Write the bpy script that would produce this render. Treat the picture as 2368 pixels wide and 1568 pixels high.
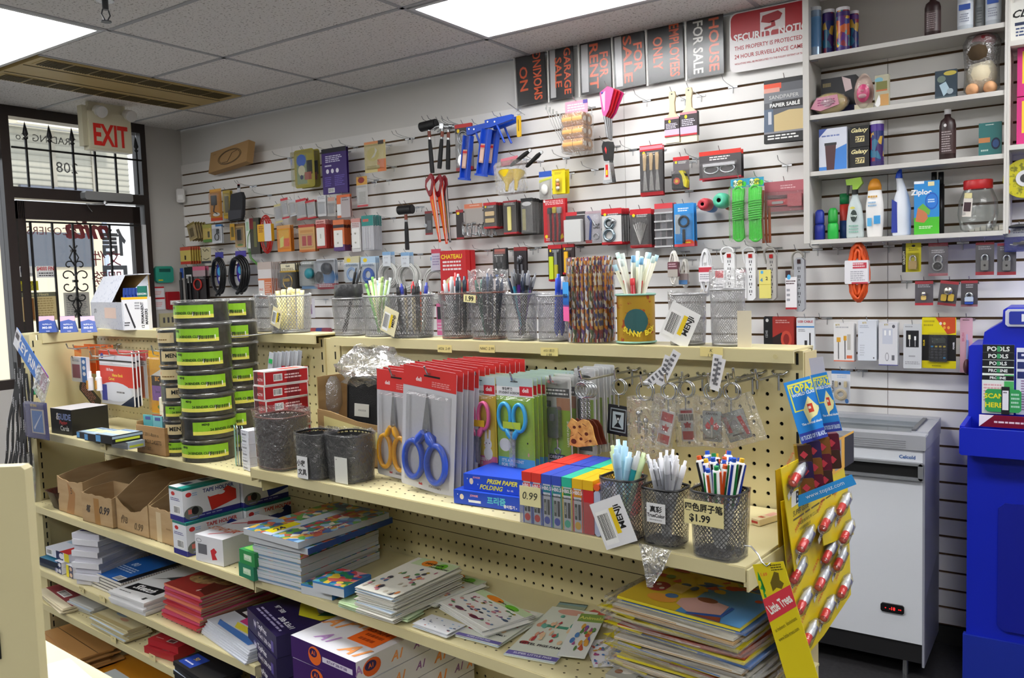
import bpy,math,random
from mathutils import Matrix,Vector
from math import sin,cos,pi,sqrt,radians
D=bpy.data
for o in list(D.objects):D.objects.remove(o,do_unlink=True)
sc=bpy.context.scene
COL=sc.collection
random.seed(7)
# ---------------- camera, world, sun, exposure ----------------
FPX,PIT,ROL,YAW=1925.71,-0.0726165,0.0325248,0.5995428
CAM=Vector((5.551,-3.825,1.594))
RM=(Matrix.Rotation(YAW,3,'Z')@Matrix.Rotation(PIT,3,'X')@Matrix.Rotation(ROL,3,'Y'))
cd=D.cameras.new('camera');cam=D.objects.new('camera',cd);COL.objects.link(cam)
cd.sensor_width=36.0;cd.sensor_fit='HORIZONTAL';cd.lens=FPX/2368*36.0
cd.clip_start=0.05;cd.clip_end=100
cam.matrix_world=Matrix.Translation(CAM)@(RM@Matrix.Rotation(radians(90),3,'X')).to_4x4()
cd.dof.use_dof= True;cd.dof.focus_distance=2.0;cd.dof.aperture_fstop=20.0
sc.camera=cam
w=D.worlds.new('world');sc.world=w;w.use_nodes= True
bg=w.node_tree.nodes['Background'];bg.inputs[0].default_value=(0.86,0.93,1.0,1);bg.inputs[1].default_value=1.3
sc.view_settings.view_transform='Standard';sc.view_settings.look='None'
sc.view_settings.gamma=1.0;sc.view_settings.use_curve_mapping= False
sc.view_settings.exposure=0.27
sc.cycles.max_bounces=8;sc.cycles.transparent_max_bounces=40
sc.cycles.diffuse_bounces=5;sc.cycles.glossy_bounces=3;sc.cycles.transmission_bounces=6
sc.cycles.sample_clamp_indirect=6.0;sc.cycles.caustics_reflective= False;sc.cycles.caustics_refractive= False
LAMP=10.5
# ---------------- pixel -> place helpers (2368x1568 frame) ----------------
def ray(x,y): return RM@Vector(((x-1184)/FPX,1,-(y-784)/FPX))
def WY(x,y,Y):
 r=ray(x,y); return CAM+r*((Y-CAM.y)/r.y)
def WX(x,y,X):
 r=ray(x,y); return CAM+r*((X-CAM.x)/r.x)
def WZ(x,y,Z):
 r=ray(x,y); return CAM+r*((Z-CAM.z)/r.z)
TH=-0.080
GM=Matrix.Translation((4.5,0,0))@Matrix.Rotation(TH,4,'Z')
GI=GM.inverted();GC=GI@CAM
def gray(x,y): return GI.to_3x3()@ray(x,y)
def GT(x,y,t):
 r=gray(x,y); return GC+r*((t-GC.y)/r.y)
def GZ(x,y,Z):
 r=gray(x,y); return GC+r*((Z-GC.z)/r.z)
def GS(x,y,s):
 r=gray(x,y); return GC+r*((s-GC.x)/r.x)
# ---------------- materials ----------------
NAMED=dict(white='f2f2f0',black='121214',red='c8202a',orange='f0682a',yellow='f2d21c',gold='c9a23a',green='3fae3c',
  lime='a6d22a',blue='1f5fc8',sky='57b4e6',navy='1c2350',purple='3b1f6e',pink='e86a9a',grey='9a9a9a',dgrey='4a4a4c',lgrey='d0d0ce',
  cream='e6dca0',brown='6a3a20',tan='b98d5a',teal='1f8f86',silver='b8bcc0',paper='efece2',beige='d8cda8',maroon='8a1c28',lav='8a80c8',olive='8a8428',skin='d9a07a')
def lin(c):
 return c/12.92 if c<=0.04045 else ((c+0.055)/1.055)**2.4
def rgb(h):
 h=NAMED.get(h,h); return tuple(lin(int(h[i:i+2],16)/255) for i in (0,2,4))+(1,)
MC={}
def mat(c,rough=0.5,metal=0.0,**k):
 key=(c,rough,metal,tuple(sorted(k.items())))
 if key in MC: return MC[key]
 m=D.materials.new('mat_'+str(c));m.use_nodes= True;nt=m.node_tree
 b=nt.nodes['Principled BSDF']
 b.inputs['Base Color'].default_value=rgb(c);b.inputs['Roughness'].default_value=rough;b.inputs['Metallic'].default_value=metal
 if k.get('emit'):
  b.inputs['Emission Color'].default_value=rgb(c);b.inputs['Emission Strength'].default_value=k['emit']
 if k.get('coat'):b.inputs['Coat Weight'].default_value=k['coat']
 def tc(scale):
  t=nt.nodes.new('ShaderNodeTexCoord');mp=nt.nodes.new('ShaderNodeMapping');nt.links.new(t.outputs['Object'],mp.inputs[0])
  mp.inputs['Scale'].default_value=scale if isinstance(scale,tuple) else (scale,)*3; return mp.outputs[0]
 if k.get('noise'):
  c2,s,lo,hi=k['noise']
  n=nt.nodes.new('ShaderNodeTexNoise');nt.links.new(tc(s),n.inputs['Vector']);n.inputs['Scale'].default_value=1;n.inputs['Detail'].default_value=4
  r=nt.nodes.new('ShaderNodeValToRGB');nt.links.new(n.outputs[0],r.inputs[0])
  r.color_ramp.elements[0].position=lo;r.color_ramp.elements[1].position=hi
  r.color_ramp.elements[0].color=rgb(c2);r.color_ramp.elements[1].color=rgb(c);nt.links.new(r.outputs[0],b.inputs['Base Color'])
 if k.get('cells'):
  cols,s=k['cells']
  v=nt.nodes.new('ShaderNodeTexVoronoi');nt.links.new(tc(s),v.inputs['Vector']);v.inputs['Scale'].default_value=1
  sp=nt.nodes.new('ShaderNodeSeparateColor');nt.links.new(v.outputs['Color'],sp.inputs[0])
  r=nt.nodes.new('ShaderNodeValToRGB');r.color_ramp.interpolation='CONSTANT';nt.links.new(sp.outputs[0],r.inputs[0])
  cs=cols.split();e=r.color_ramp.elements
  while len(e)<len(cs):e.new(0.5)
  for i,q in enumerate(cs):e[i].position=i/len(cs);e[i].color=rgb(q)
  nt.links.new(r.outputs[0],b.inputs['Base Color'])
 if k.get('bump'):
  s,st=k['bump']
  n=nt.nodes.new('ShaderNodeTexNoise');nt.links.new(tc(s),n.inputs['Vector']);n.inputs['Scale'].default_value=1;n.inputs['Detail'].default_value=3
  bu=nt.nodes.new('ShaderNodeBump');bu.inputs['Strength'].default_value=st;bu.inputs['Distance'].default_value=0.002
  nt.links.new(n.outputs[0],bu.inputs['Height']);nt.links.new(bu.outputs[0],b.inputs['Normal'])
 MC[key]=m; return m
def film(alpha=0.25,bump=0.8,scale=60,tint='ffffff',rough=0.12):
 key=('film',alpha,bump,scale,tint)
 if key in MC: return MC[key]
 m=D.materials.new('clear_plastic');m.use_nodes= True;nt=m.node_tree;nt.nodes.clear()
 out=nt.nodes.new('ShaderNodeOutputMaterial');tr=nt.nodes.new('ShaderNodeBsdfTransparent');tr.inputs[0].default_value=rgb(tint)
 gl=nt.nodes.new('ShaderNodeBsdfGlossy');gl.inputs['Roughness'].default_value=rough;gl.inputs[0].default_value=(.95,.95,.95,1)
 df=nt.nodes.new('ShaderNodeBsdfDiffuse');df.inputs[0].default_value=(.8,.8,.8,1)
 lw=nt.nodes.new('ShaderNodeFresnel');lw.inputs[0].default_value=1.45
 n=nt.nodes.new('ShaderNodeTexNoise');t=nt.nodes.new('ShaderNodeTexCoord');nt.links.new(t.outputs['Object'],n.inputs['Vector'])
 n.inputs['Scale'].default_value=scale;n.inputs['Detail'].default_value=3;n.inputs['Distortion'].default_value=1.0
 bu=nt.nodes.new('ShaderNodeBump');bu.inputs['Strength'].default_value=bump;bu.inputs['Distance'].default_value=0.01
 nt.links.new(n.outputs[0],bu.inputs['Height'])
 for q in (gl,lw):nt.links.new(bu.outputs[0],q.inputs['Normal'])
 m1=nt.nodes.new('ShaderNodeMixShader');m1.inputs[0].default_value=alpha*0.45
 nt.links.new(tr.outputs[0],m1.inputs[1]);nt.links.new(df.outputs[0],m1.inputs[2])
 ad=nt.nodes.new('ShaderNodeMath');ad.operation='MULTIPLY_ADD';ad.use_clamp= True;nt.links.new(lw.outputs[0],ad.inputs[0]);ad.inputs[1].default_value=.6;ad.inputs[2].default_value=alpha*0.35
 m2=nt.nodes.new('ShaderNodeMixShader');nt.links.new(ad.outputs[0],m2.inputs[0]);nt.links.new(m1.outputs[0],m2.inputs[1]);nt.links.new(gl.outputs[0],m2.inputs[2])
 nt.links.new(m2.outputs[0],out.inputs[0]);MC[key]=m; return m
# ---------------- text meshes (built-in font) ----------------
TX={}
def glyphs(s,fat=0.0,shear=0.0):
 key=(s,fat,shear)
 if key in TX: return TX[key]
 cu=D.curves.new('t','FONT');cu.body=s;cu.offset=fat;cu.shear=shear;cu.resolution_u=2
 ob=D.objects.new('t',cu);COL.objects.link(ob);dg=bpy.context.evaluated_depsgraph_get();dg.update()
 me=ob.evaluated_get(dg).to_mesh()
 vs=[(v.co.x,v.co.y) for v in me.vertices];fs=[tuple(p.vertices) for p in me.polygons]
 ob.evaluated_get(dg).to_mesh_clear();D.objects.remove(ob);D.curves.remove(cu)
 if not vs:vs=[(0,0),(0.01,0),(0,.01)];fs=[]
 x0=min(v[0] for v in vs);x1=max(v[0] for v in vs);y0=min(v[1] for v in vs);y1=max(v[1] for v in vs)
 TX[key]=([(v[0]-x0,v[1]-y0) for v in vs],fs,x1-x0,y1-y0); return TX[key]
# ---------------- mesh builder ----------------
class B:
 def __init__(s):s.v=[];s.f=[];s.m=[];s.sm=[];s.mats=[];s.M=Matrix.Identity(4)
 def add(s,vs,fs,m,smooth=False):
  if isinstance(m,str):m=mat(m)
  if m not in s.mats:s.mats.append(m)
  k=s.mats.index(m);n=len(s.v);M=s.M
  s.v+=[tuple(M@Vector(v)) for v in vs]
  for f in fs:s.f.append(tuple(i+n for i in f));s.m.append(k);s.sm.append(smooth)
  return s
 def box(s,x0,y0,z0,x1,y1,z1,m):
  return s.add([(x0,y0,z0),(x1,y0,z0),(x1,y1,z0),(x0,y1,z0),(x0,y0,z1),(x1,y0,z1),(x1,y1,z1),(x0,y1,z1)],
   [(0,3,2,1),(4,5,6,7),(0,1,5,4),(1,2,6,5),(2,3,7,6),(3,0,4,7)],m)
 def rbox(s,x0,y0,z0,x1,y1,z1,m,r=.003):
  xs=[(x0+r,z0),(x1-r,z0),(x1,z0+r),(x1,z1-r),(x1-r,z1),(x0+r,z1),(x0,z1-r),(x0,z0+r)]
  return s.prism(xs,y0,y1,m)
 def quad(s,a,b,c,d,m): return s.add([a,b,c,d],[(0,1,2,3)],m)
 def prism(s,pts,y0,y1,m,m2=None):
  n=len(pts);vs=[(x,y0,z) for x,z in pts]+[(x,y1,z) for x,z in pts]
  ar=sum(pts[i][0]*pts[(i+1)%n][1]-pts[(i+1)%n][0]*pts[i][1] for i in range(n))
  F=tuple(range(n));Bk=tuple(range(2*n-1,n-1,-1));sd=[(i,i+n,(i+1)%n+n,(i+1)%n) for i in range(n)]
  if ar<0:F=F[::-1];Bk=Bk[::-1];sd=[f[::-1] for f in sd]
  s.add(vs,[F],m);s.add(vs,[Bk]+sd,m2 or m); return s
 def plan(s,pts,z0,z1,m,m2=None):
  M0=s.M.copy();s.M=s.M@Matrix(((1,0,0,0),(0,0,1,0),(0,1,0,0),(0,0,0,1)))
  s.prism(pts,z0,z1,m,m2);s.M=M0; return s
 def flat(s,pts,y,m): return s.add([(x,y,z) for x,z in pts],[tuple(range(len(pts)))],m)
 def ring(s,c,ax,r,n,ry=None,ph=0):
  ax=Vector(ax).normalized();a=ax.orthogonal().normalized() if abs(ax.z)<.9 else Vector((1,0,0));b=ax.cross(a)
  return [Vector(c)+a*(r*cos(2*pi*i/n+ph))+b*((ry or r)*sin(2*pi*i/n+ph)) for i in range(n)]
 def cyl(s,p0,p1,r0,m,r1=None,n=12,caps=True,m2=None):
  r1=r0 if r1 is None else r1;ax=Vector(p1)-Vector(p0);vs=s.ring(p0,ax,r0,n)+s.ring(p1,ax,r1,n)
  s.add(vs,[(i,(i+1)%n,(i+1)%n+n,i+n) for i in range(n)],m, True)
  if caps:s.add(vs,[tuple(range(n-1,-1,-1)),tuple(range(n,2*n))],m2 or m)
  return s
 def tube(s,pts,r,m,n=6,closed=False):
  pts=[Vector(p) for p in pts];k=len(pts);vs=[];a= None
  for i,p in enumerate(pts):
   t=(pts[(i+1)%k]-pts[i-1]) if closed else (pts[min(i+1,k-1)]-pts[max(i-1,0)])
   if t.length<1e-9:t=Vector((0,0,1))
   t.normalize()
   if a is None:a=t.orthogonal().normalized()
   else:
    a=a-t*a.dot(t);a=a.normalized() if a.length>1e-6 else t.orthogonal().normalized()
   b=t.cross(a);rr=r[i] if isinstance(r,(list,tuple)) else r
   vs+=[p+a*(rr*cos(2*pi*j/n))+b*(rr*sin(2*pi*j/n)) for j in range(n)]
  fs=[]
  for i in range(k if closed else k-1):
   for j in range(n):fs.append((i*n+j,i*n+(j+1)%n,((i+1)%k)*n+(j+1)%n,((i+1)%k)*n+j))
  s.add(vs,fs,m, True)
  if not closed:s.add(vs,[tuple(range(n-1,-1,-1)),tuple(range((k-1)*n,k*n))],m)
  return s
 def lathe(s,prof,m,n=20,c=(0,0),sq=2.0,ax=1.0,ay=1.0,a0=0.0):
  vs=[]
  for r,z in prof:
   for i in range(n):
    t=2*pi*i/n+a0;cx,sy=cos(t),sin(t);k=(abs(cx)**sq+abs(sy)**sq)**(-1/sq)
    vs.append((c[0]+r*k*cx*ax,c[1]+r*k*sy*ay,z))
  fs=[(j*n+i,j*n+(i+1)%n,(j+1)*n+(i+1)%n,(j+1)*n+i) for j in range(len(prof)-1) for i in range(n)]
  s.add(vs,fs,m, True); return s
 def sph(s,c,r,m,n=12,k=8):
  r=r if isinstance(r,tuple) else (r,r,r)
  M0=s.M.copy();s.M=s.M@Matrix.Translation(c)@Matrix.Diagonal((r[0],r[1],r[2],1))
  s.lathe([(max(1e-4,sin(pi*j/k)),-cos(pi*j/k)) for j in range(k+1)],m,n);s.M=M0; return s
 def ell(s,cx,cz,rx,rz,y,m,n=18): return s.flat([(cx+rx*cos(2*pi*i/n),cz+rz*sin(2*pi*i/n)) for i in range(n)],y,m)
 def loop(s,cx,cz,rx,rz,y,r,m,n=20,k=6): return s.tube([(cx+rx*cos(2*pi*i/n),y,cz+rz*sin(2*pi*i/n)) for i in range(n)],r,m,k, True)
 def text(s,t,x,z,h,m,y=0.0,al='C',wmax=None,rot=0.0,fat=0.0,shear=0.0,ref='H'):
  vs,fs,W,H=glyphs(t,fat,shear)
  k=h/(0.73 if ref=='A' else max(H,.3));kx=k
  if wmax:kx=min(k,wmax/W) if wmax>0 else -wmax/W
  ox={'L':0,'C':-W/2,'R':-W}[al];cr,sr=cos(rot),sin(rot);out=[]
  for vx,vy in vs:
   a=(vx+ox)*kx;b=(vy-H/2)*k
   out.append((x+a*cr-b*sr,y,z+a*sr+b*cr))
  s.add(out,fs,m); return s
 def obj(s,name,parent=None,M=None):
  me=D.meshes.new(name);me.from_pydata(s.v,[],s.f)
  for m in s.mats:me.materials.append(m)
  me.polygons.foreach_set('material_index',s.m);me.polygons.foreach_set('use_smooth',s.sm);me.update()
  o=D.objects.new(name,me);COL.objects.link(o)
  if parent:o.parent=parent
  if M is not None:o.matrix_world=M
  return o
# print layer on a front face (w wide, h high, x centred, top at z=0 when top=True)
class Face:
 def __init__(s,b,w,h,y=0.0,x0=None,z0=None,M=None):
  s.b=b;s.w=w;s.h=h;s.y=y-.0002;s.n=0;s.x0=-w/2 if x0 is None else x0;s.z0=0 if z0 is None else z0;s.M=M
 def do(s,spec):
  M0=s.b.M.copy()
  if s.M is not None:s.b.M=s.b.M@s.M
  for op in spec.split(';'):
   p=op.split()
   if not p: continue
   k=p[0];X= lambda u:s.x0+float(u)*s.w;Z= lambda v:s.z0-float(v)*s.h
   if k=='r':s.b.flat([(X(p[1]),Z(p[4])),(X(p[3]),Z(p[4])),(X(p[3]),Z(p[2])),(X(p[1]),Z(p[2]))],s.y,pm(p[5]))
   elif k=='e':s.b.ell(X(p[1]),Z(p[2]),float(p[3])*s.w,float(p[4])*s.h,s.y,pm(p[5]))
   elif k=='p':
    q=p[2:];pts=[(X(q[i]),Z(q[i+1])) for i in range(0,len(q),2)]
    s.b.flat(pts,s.y,pm(p[1]))
   elif k in 'tlTLI':
    txt=' '.join(p[5:]);s.b.text(txt,X(p[1]),Z(p[2]),float(p[3])*s.h,pm(p[4]),s.y,'L' if k in 'lL' else 'C',fat=.03 if k in 'TLI' else 0.0,shear=.35 if k=='I' else 0,wmax=s.w*(.96 if k in 'tTI' else .96-float(p[1])))
   elif k=='v':s.b.text(' '.join(p[5:]),X(p[1]),Z(p[2]),float(p[3])*s.w,pm(p[4]),s.y,rot=pi/2,fat=.03)
   elif k=='b':
    u0,v0,u1,v1=map(float,p[1:5]);rr=random.Random(int(u0*97+v0*131));s.b.flat([(X(u0),Z(v1)),(X(u1),Z(v1)),(X(u1),Z(v0)),(X(u0),Z(v0))],s.y,pm('white'))
    u=u0+.06*(u1-u0);st=(u1-u0)/34
    while u<u1-st*3:
     wd=st*rr.choice((.7,1,1.8));s.b.flat([(X(u),Z(v1-.15*(v1-v0))),(X(u+wd),Z(v1-.15*(v1-v0))),(X(u+wd),Z(v0+.1*(v1-v0))),(X(u),Z(v0+.1*(v1-v0)))],s.y-.00004,pm('black'));u+=wd+st*rr.choice((.8,1.2))
   elif k=='x':
    u0,v0,u1,v1=map(float,p[1:5]);n=int(p[6]);rr=random.Random(n+int(u0*50));hh=(v1-v0)/n
    for i in range(n):
     u=u0
     ue=u1-rr.random()*.25*(u1-u0)
     while u<ue:
      wd=min((u1-u0)*(.08+.14*rr.random()),ue-u);s.b.flat([(X(u),Z(v0+i*hh+hh*.6)),(X(u+wd),Z(v0+i*hh+hh*.6)),(X(u+wd),Z(v0+i*hh+hh*.1)),(X(u),Z(v0+i*hh+hh*.1))],s.y,pm(p[5]));u+=wd+(u1-u0)*.03
   s.n+=1;s.y-=.00006 if s.n<15 else .00001
  s.b.M=M0; return s
def pm(c):
 if c.startswith('*'): return PAL[c[1:]]
 if c.endswith('!'): return mat(c[:-1],.25,.9)
 return mat(c,.42)
PAL={}
# ---------------- scene objects ----------------
def tag(o,label,cat,group=None,kind=None):
 o['label']=label;o['category']=cat
 if group:o['group']=group
 if kind:o['kind']=kind
 return o
def thing(name,label,cat,M,group=None):
 o=D.objects.new(name, None);COL.objects.link(o);o.empty_display_size=.02;o.matrix_world=M
 return tag(o,label,cat,group)
def solo(b,name,label,cat,M,group=None):
 return tag(b.obj(name, None,M),label,cat,group)
def part(b,name,par,label=None):
 o=b.obj(name,par)
 if label:o['label']=label
 return o
def struct(b,name,label=None,M=None):
 o=b.obj(name, None,M);o['kind']='structure'
 if label:o['label']=label;o['category']=name.split('_')[0]
 return o
KIDS={}
def dup(root,M,label=None,group=None):
 if root.name not in KIDS:KIDS[root.name]=[(c,[g for g in D.objects if g.parent==c]) for c in D.objects if c.parent==root]
 r=root.copy();COL.objects.link(r);r.matrix_world=M
 if label:r['label']=label
 if group:r['group']=group
 for c,gs in KIDS[root.name]:
  d=c.copy();COL.objects.link(d);d.parent=r
  for g in gs:e=g.copy();COL.objects.link(e);e.parent=d
 return r
def TR(x,y,z,rz=0,rx=0,ry=0): return Matrix.Translation((x,y,z))@Matrix.Rotation(rz,4,'Z')@Matrix.Rotation(rx,4,'X')@Matrix.Rotation(ry,4,'Y')
def GTR(s,t,z,rz=0,rx=0,ry=0): return GM@TR(s,t,z,rz,rx,ry)
def circ(r,n,c=(0,0),a0=0,a1=2*pi): return [(c[0]+r*cos(a0+(a1-a0)*i/(n-(a1-a0<6.2))),c[1]+r*sin(a0+(a1-a0)*i/(n-(a1-a0<6.2)))) for i in range(n)]
def rrect(w,h,r,x=0,z=0,n=4):
 o=[]
 for cx,cz,a in ((w/2-r,h/2-r,0),(-w/2+r,h/2-r,pi/2),(-w/2+r,-h/2+r,pi),(w/2-r,-h/2+r,1.5*pi)):
  o+=[(x+cx+r*cos(a+pi/2*i/n),z+cz+r*sin(a+pi/2*i/n)) for i in range(n+1)]
 return o
METAL=mat('b9bbbd',.25,.95);DARKM=mat('55575a',.35,.8);PLAST=film(.06,.25,90);CLEAR=film(.04,.03,20);BAG=film(.2,1.0,45)
CREAM=mat('d6cca0',.38,noise=('cbc092',(3,3,3),.3,.7));CREAMD=mat('c9bd88',.45)
# ================= ROOM =================
WALLP=mat('e0deda',.7,bump=((40,40,40),.15));SLAT=mat('f3f1ee',.45);GROOVE=mat('5e4426',.8);FRAMEB=mat('2a211e',.35)
Z0=2.44;PITCH=.0762
b=B();b.box(-.02,.012,-.0,9,.06,2.77,WALLP);b.box(0,.0095,.07,9,.0118,Z0+.073,GROOVE)
zt=Z0+.0727;k=0
while zt>.1:
 zb=Z0+.0055-k*PITCH
 for i in range(8):
  x0=i*1.2192+.0012 if i else 0;x1=(i+1)*1.2192-.0012
  b.box(x0,0,max(zb,.07),x1,.0095,zt,SLAT)
 zt=Z0-k*PITCH-.0055;k+=1
struct(b,'wall_back','white slatted display wall with brown grooves')
b=B();b.box(0,-.006,0,9,.012,.075,mat('1b1b1c',.5));struct(b,'baseboard_back')
b=B();b.box(-.1,-7.5,-.05,9,.1,0,mat('2b2a2b',.35,noise=('39383a',(60,60,60),.35,.65)));struct(b,'floor')
# ceiling: tiles in a T-bar grid, openings for the troffers and the diffuser
TILE=mat('f0edea',.85,noise=('a8a39e',(95,95,95),.34,.42),bump=((160,160,160),.5));TBAR=mat('aeb0b4',.5)
ZC=2.77;XG=[-.56,.66,1.29,1.91,3.125,4.345,5.565,6.785,8.0,9.0];YG=[0.0,-.41,-1.03,-1.645,-2.26,-2.87,-3.48,-4.09,-4.70,-5.31,-7.5]
LIT=[(.69,-1.645,1.91),(3.125,-.41,4.345),(3.125,-2.26,4.345),(5.565,-2.26,6.785),(.66,-3.48,1.91),(3.125,-4.70,4.345),(5.565,-.41,6.785),(5.565,-4.70,6.785)]
LIT=[(a,y,c) for a,y,c in LIT]
def lit(x,y): return any(a-.05<=x<=c and y0-.62<=y<=y0 for a,y0,c in LIT)
b=B();b.box(-.1,-7.5,ZC+.02,9,.1,ZC+.05,mat('777777',.9))
tb=B()
for j in range(len(YG)-1):
 y1,y0=YG[j],YG[j+1];ym=(y0+y1)/2
 xs=[-.56,.66,1.91,3.125,4.345,5.565,6.785,8.0,9.0]
 for i in range(len(xs)-1):
  x0,x1=xs[i],xs[i+1];xm=(x0+x1)/2
  if lit(xm,ym): pass
  elif i==1 and j in (1,2):b.box(1.29,y0,ZC,1.91,y1,ZC+.015,TILE)
  else:b.box(max(x0,0),y0,ZC,x1,y1,ZC+.015,TILE)
  if not (i==1 and j in (1,2)):tb.box(x0-.011,y0,ZC-.003,x0+.011,y1,ZC+.001,TBAR)
  if not (i==1 and j==2):tb.box(max(x0,0),y0-.011,ZC-.003,x1,y0+.011,ZC+.001,TBAR)
tb.box(1.28,-1.645,ZC-.003,1.30,-.41,ZC+.001,TBAR);tb.box(0,-.02,ZC-.003,9,0,ZC+.001,TBAR)
c=struct(b,'ceiling','white acoustic tile ceiling');tb=tb.obj('ceiling_grid',c)
FR=mat('d8dadd',.4)
names=['left of the entrance aisle above the door end','above the hanging for sale signs','over the middle aisle behind the shelves','over the till side of the shop','over the far left aisle','at the back of the shop','above the freezer side','over the back corner']
for i,(a,y0,c) in enumerate(LIT):
 t=thing('ceiling_troffer','flat white fluorescent ceiling light panel '+names[i],'light',TR((a+c)/2,y0-.305,ZC),'ceiling light panels')
 w2=(c-a)/2
 b=B();b.box(-w2+.012,-.292,-.004,w2-.012,-.27,.02,FR);b.box(-w2+.012,.27,-.004,w2-.012,.292,.02,FR)
 b.box(-w2+.012,-.27,-.004,-w2+.034,.27,.02,FR);b.box(w2-.034,-.27,-.004,w2-.012,.27,.02,FR);part(b,'frame',t)
 b=B();b.box(-w2+.034,-.27,.002,w2-.034,.27,.018,mat('ffffff',.4,emit=LAMP*(1,.8,1.9,1.5,1.6,1.9,1.2,1.5)[i]));part(b,'diffuser',t)
# yellowed air diffuser
t=thing('ceiling_vent','yellowed rectangular air vent with two rows of grilles by the entrance','vent',TR(.975,-1.0275,ZC))
YL=mat('c4ac70',.5,noise=('b89c58',(4,4,4),.3,.7));DKY=mat('4a3c14',.6)
b=B();b.box(-.3,-.6,-.006,.3,.6,.012,YL);part(b,'panel',t)
for sx in (-.215,.215):
 g=B();g.box(sx-.07,-.57,-.008,sx+.07,.57,-.006,YL)
 for q in range(8):
  y0=-.555+q*.139;g.box(sx-.06,y0,-.0095,sx+.06,y0+.13,-.008,DKY)
  for r_ in range(9):g.box(sx-.06,y0+.007+r_*.0135,-.012,sx+.06,y0+.010+r_*.0135,-.0095,mat('5c4c1e',.6))
 part(g,'grille',t)
for sx in (-.1,.1):
 b=B();b.box(sx-.003,-.59,-.008,sx+.003,.59,-.006,DKY);part(b,'groove',t)
# sprinkler
p=WZ(222,0,ZC);t=thing('ceiling_sprinkler','small chrome fire sprinkler hanging from a ceiling tile','sprinkler',TR(p.x+.03,p.y+.02,ZC))
b=B();b.cyl((0,0,0),(0,0,-.006),.035,METAL,n=20);part(b,'escutcheon',t)
b=B();b.cyl((0,0,0),(0,0,-.04),.012,DARKM);b.tube([(0,.012,-.04),(0,.018,-.06),(0,.004,-.085)],.003,DARKM);b.tube([(0,-.012,-.04),(0,-.018,-.06),(0,-.004,-.085)],.003,DARKM)
b.cyl((0,0,-.085),(0,0,-.089),.02,DARKM,n=16);part(b,'head',t)
# walls behind and beside the viewer
b=B();b.box(9,-7.5,0,9.06,.1,2.77,WALLP);struct(b,'wall_right')
b=B();b.box(-.1,-7.56,0,9,-7.5,2.77,WALLP);struct(b,'wall_front')
# left wall with the shop door; local x -> +Y
LM=Matrix.Rotation(pi/2,4,'Z')
def LX(x,y,X=0.0):q=WX(x,y,X); return q.y,q.z
yL=-1.215;yR=-.345;yF=-.295;zTr0=2.125;zTr1=2.245
b=B();LG=mat('c2bfba',.7,bump=((40,40,40),.12))
b.box(yF,0,0,0.05,.1,2.77,LG);b.box(-7.5,0,0,-1.27,.1,1.0,LG);b.box(-7.5,0,2.5,-1.27,.1,2.77,LG);b.box(-7.5,0,1,-3.6,.1,2.5,LG);struct(b,'wall_left',M=LM)
b=B()
b.box(-1.27,-.03,0,yL,.08,ZC,FRAMEB);b.box(-.335,-.03,0,yF,.08,ZC,FRAMEB);b.box(yL,-.03,2.705,-.335,.08,ZC,FRAMEB);b.box(yL,-.03,2.20,-.335,.08,2.27,FRAMEB)
b.box(-3.6,-.0,1.0,-1.27,.06,1.06,FRAMEB);b.box(-3.6,0,2.44,-1.27,.06,2.5,FRAMEB);struct(b,'trim_1','dark brown shop front frame around door and transom',LM)
# window behind shop front (left of frame), transom and door glass
b=B();b.box(yL,.02,2.27,-.335,.026,2.705,CLEAR);struct(b,'window_1','transom window above the shop door',LM)
b=B();b.box(-3.6,.02,1.06,-1.27,.026,2.44,CLEAR);struct(b,'window_2','shop front window left of the door',LM)
b=B();d0,d1=-1.20,-.365
b.box(d0,-.02,.02,d0+.05,.03,2.185,FRAMEB);b.box(d1-.055,-.02,.02,d1,.03,2.185,FRAMEB);b.box(d0,-.02,2.07,d1,.03,2.185,FRAMEB);b.box(d0,-.02,.02,d1,.03,.3,FRAMEB)
b.box(d0+.05,.0,.3,d1-.055,.006,2.07,CLEAR);b.box(d1+.004,-.035,.3,-.337,.0,2.06,mat('e4e4e6',.3))
dr=struct(b,'door_1','dark framed glass shop door',LM)
b=B();IR=mat('0c0c0e',.4)
b.box(d0+.03,-.05,2.045,d1-.03,-.04,2.057,IR)
for px in (77,127,174,215,259):
 y,z=LX(px,600,.05);b.box(y-.006,-.05,.3,y+.006,-.038,2.05,IR)
part(b,'security_bars',dr)
y,z=LX(176,650,.06);b=B()
for sx in (-1,1):
 for cz,up in ((.105,1),(.035,1),(-.035,-1),(-.105,-1)):
  R_=.045 if abs(cz)<.05 else .036;cx=sx*(R_+.004+(0 if abs(cz)>.05 else .01));pts=[]
  for i in range(22):
   a=i/21*5.2;rr=R_*(1-i/21*.72);pts.append((y+cx*.9-sx*rr*cos(a),-.055,z+cz+up*rr*sin(a)*.9))
  b.tube(pts,.0045,IR,6)
 b.tube([(y,-.055,z+.10),(y+sx*.03,-.055,z+.155),(y+sx*.004,-.055,z+.205),(y+sx*.026,-.055,z+.235)],.0045,IR)
 b.tube([(y,-.055,z-.10),(y+sx*.03,-.055,z-.155),(y+sx*.004,-.055,z-.205),(y+sx*.022,-.055,z-.235)],.0045,IR)
for dz in (-.2,0,.2):b.box(y-.015,-.062,z+dz-.008,y+.015,-.04,z+dz+.008,IR)
part(b,'scroll_ornament',dr)
t=thing('door_closer','silver hydraulic door closer on the dark bar above the shop door','door closer',LM@TR(LX(237,457)[0],-.06,LX(237,457)[1]))
b=B();b.rbox(-.17,-.03,-.028,.17,.03,.028,mat('9a9c9c',.4,.3),.01);part(b,'body',t)
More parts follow.
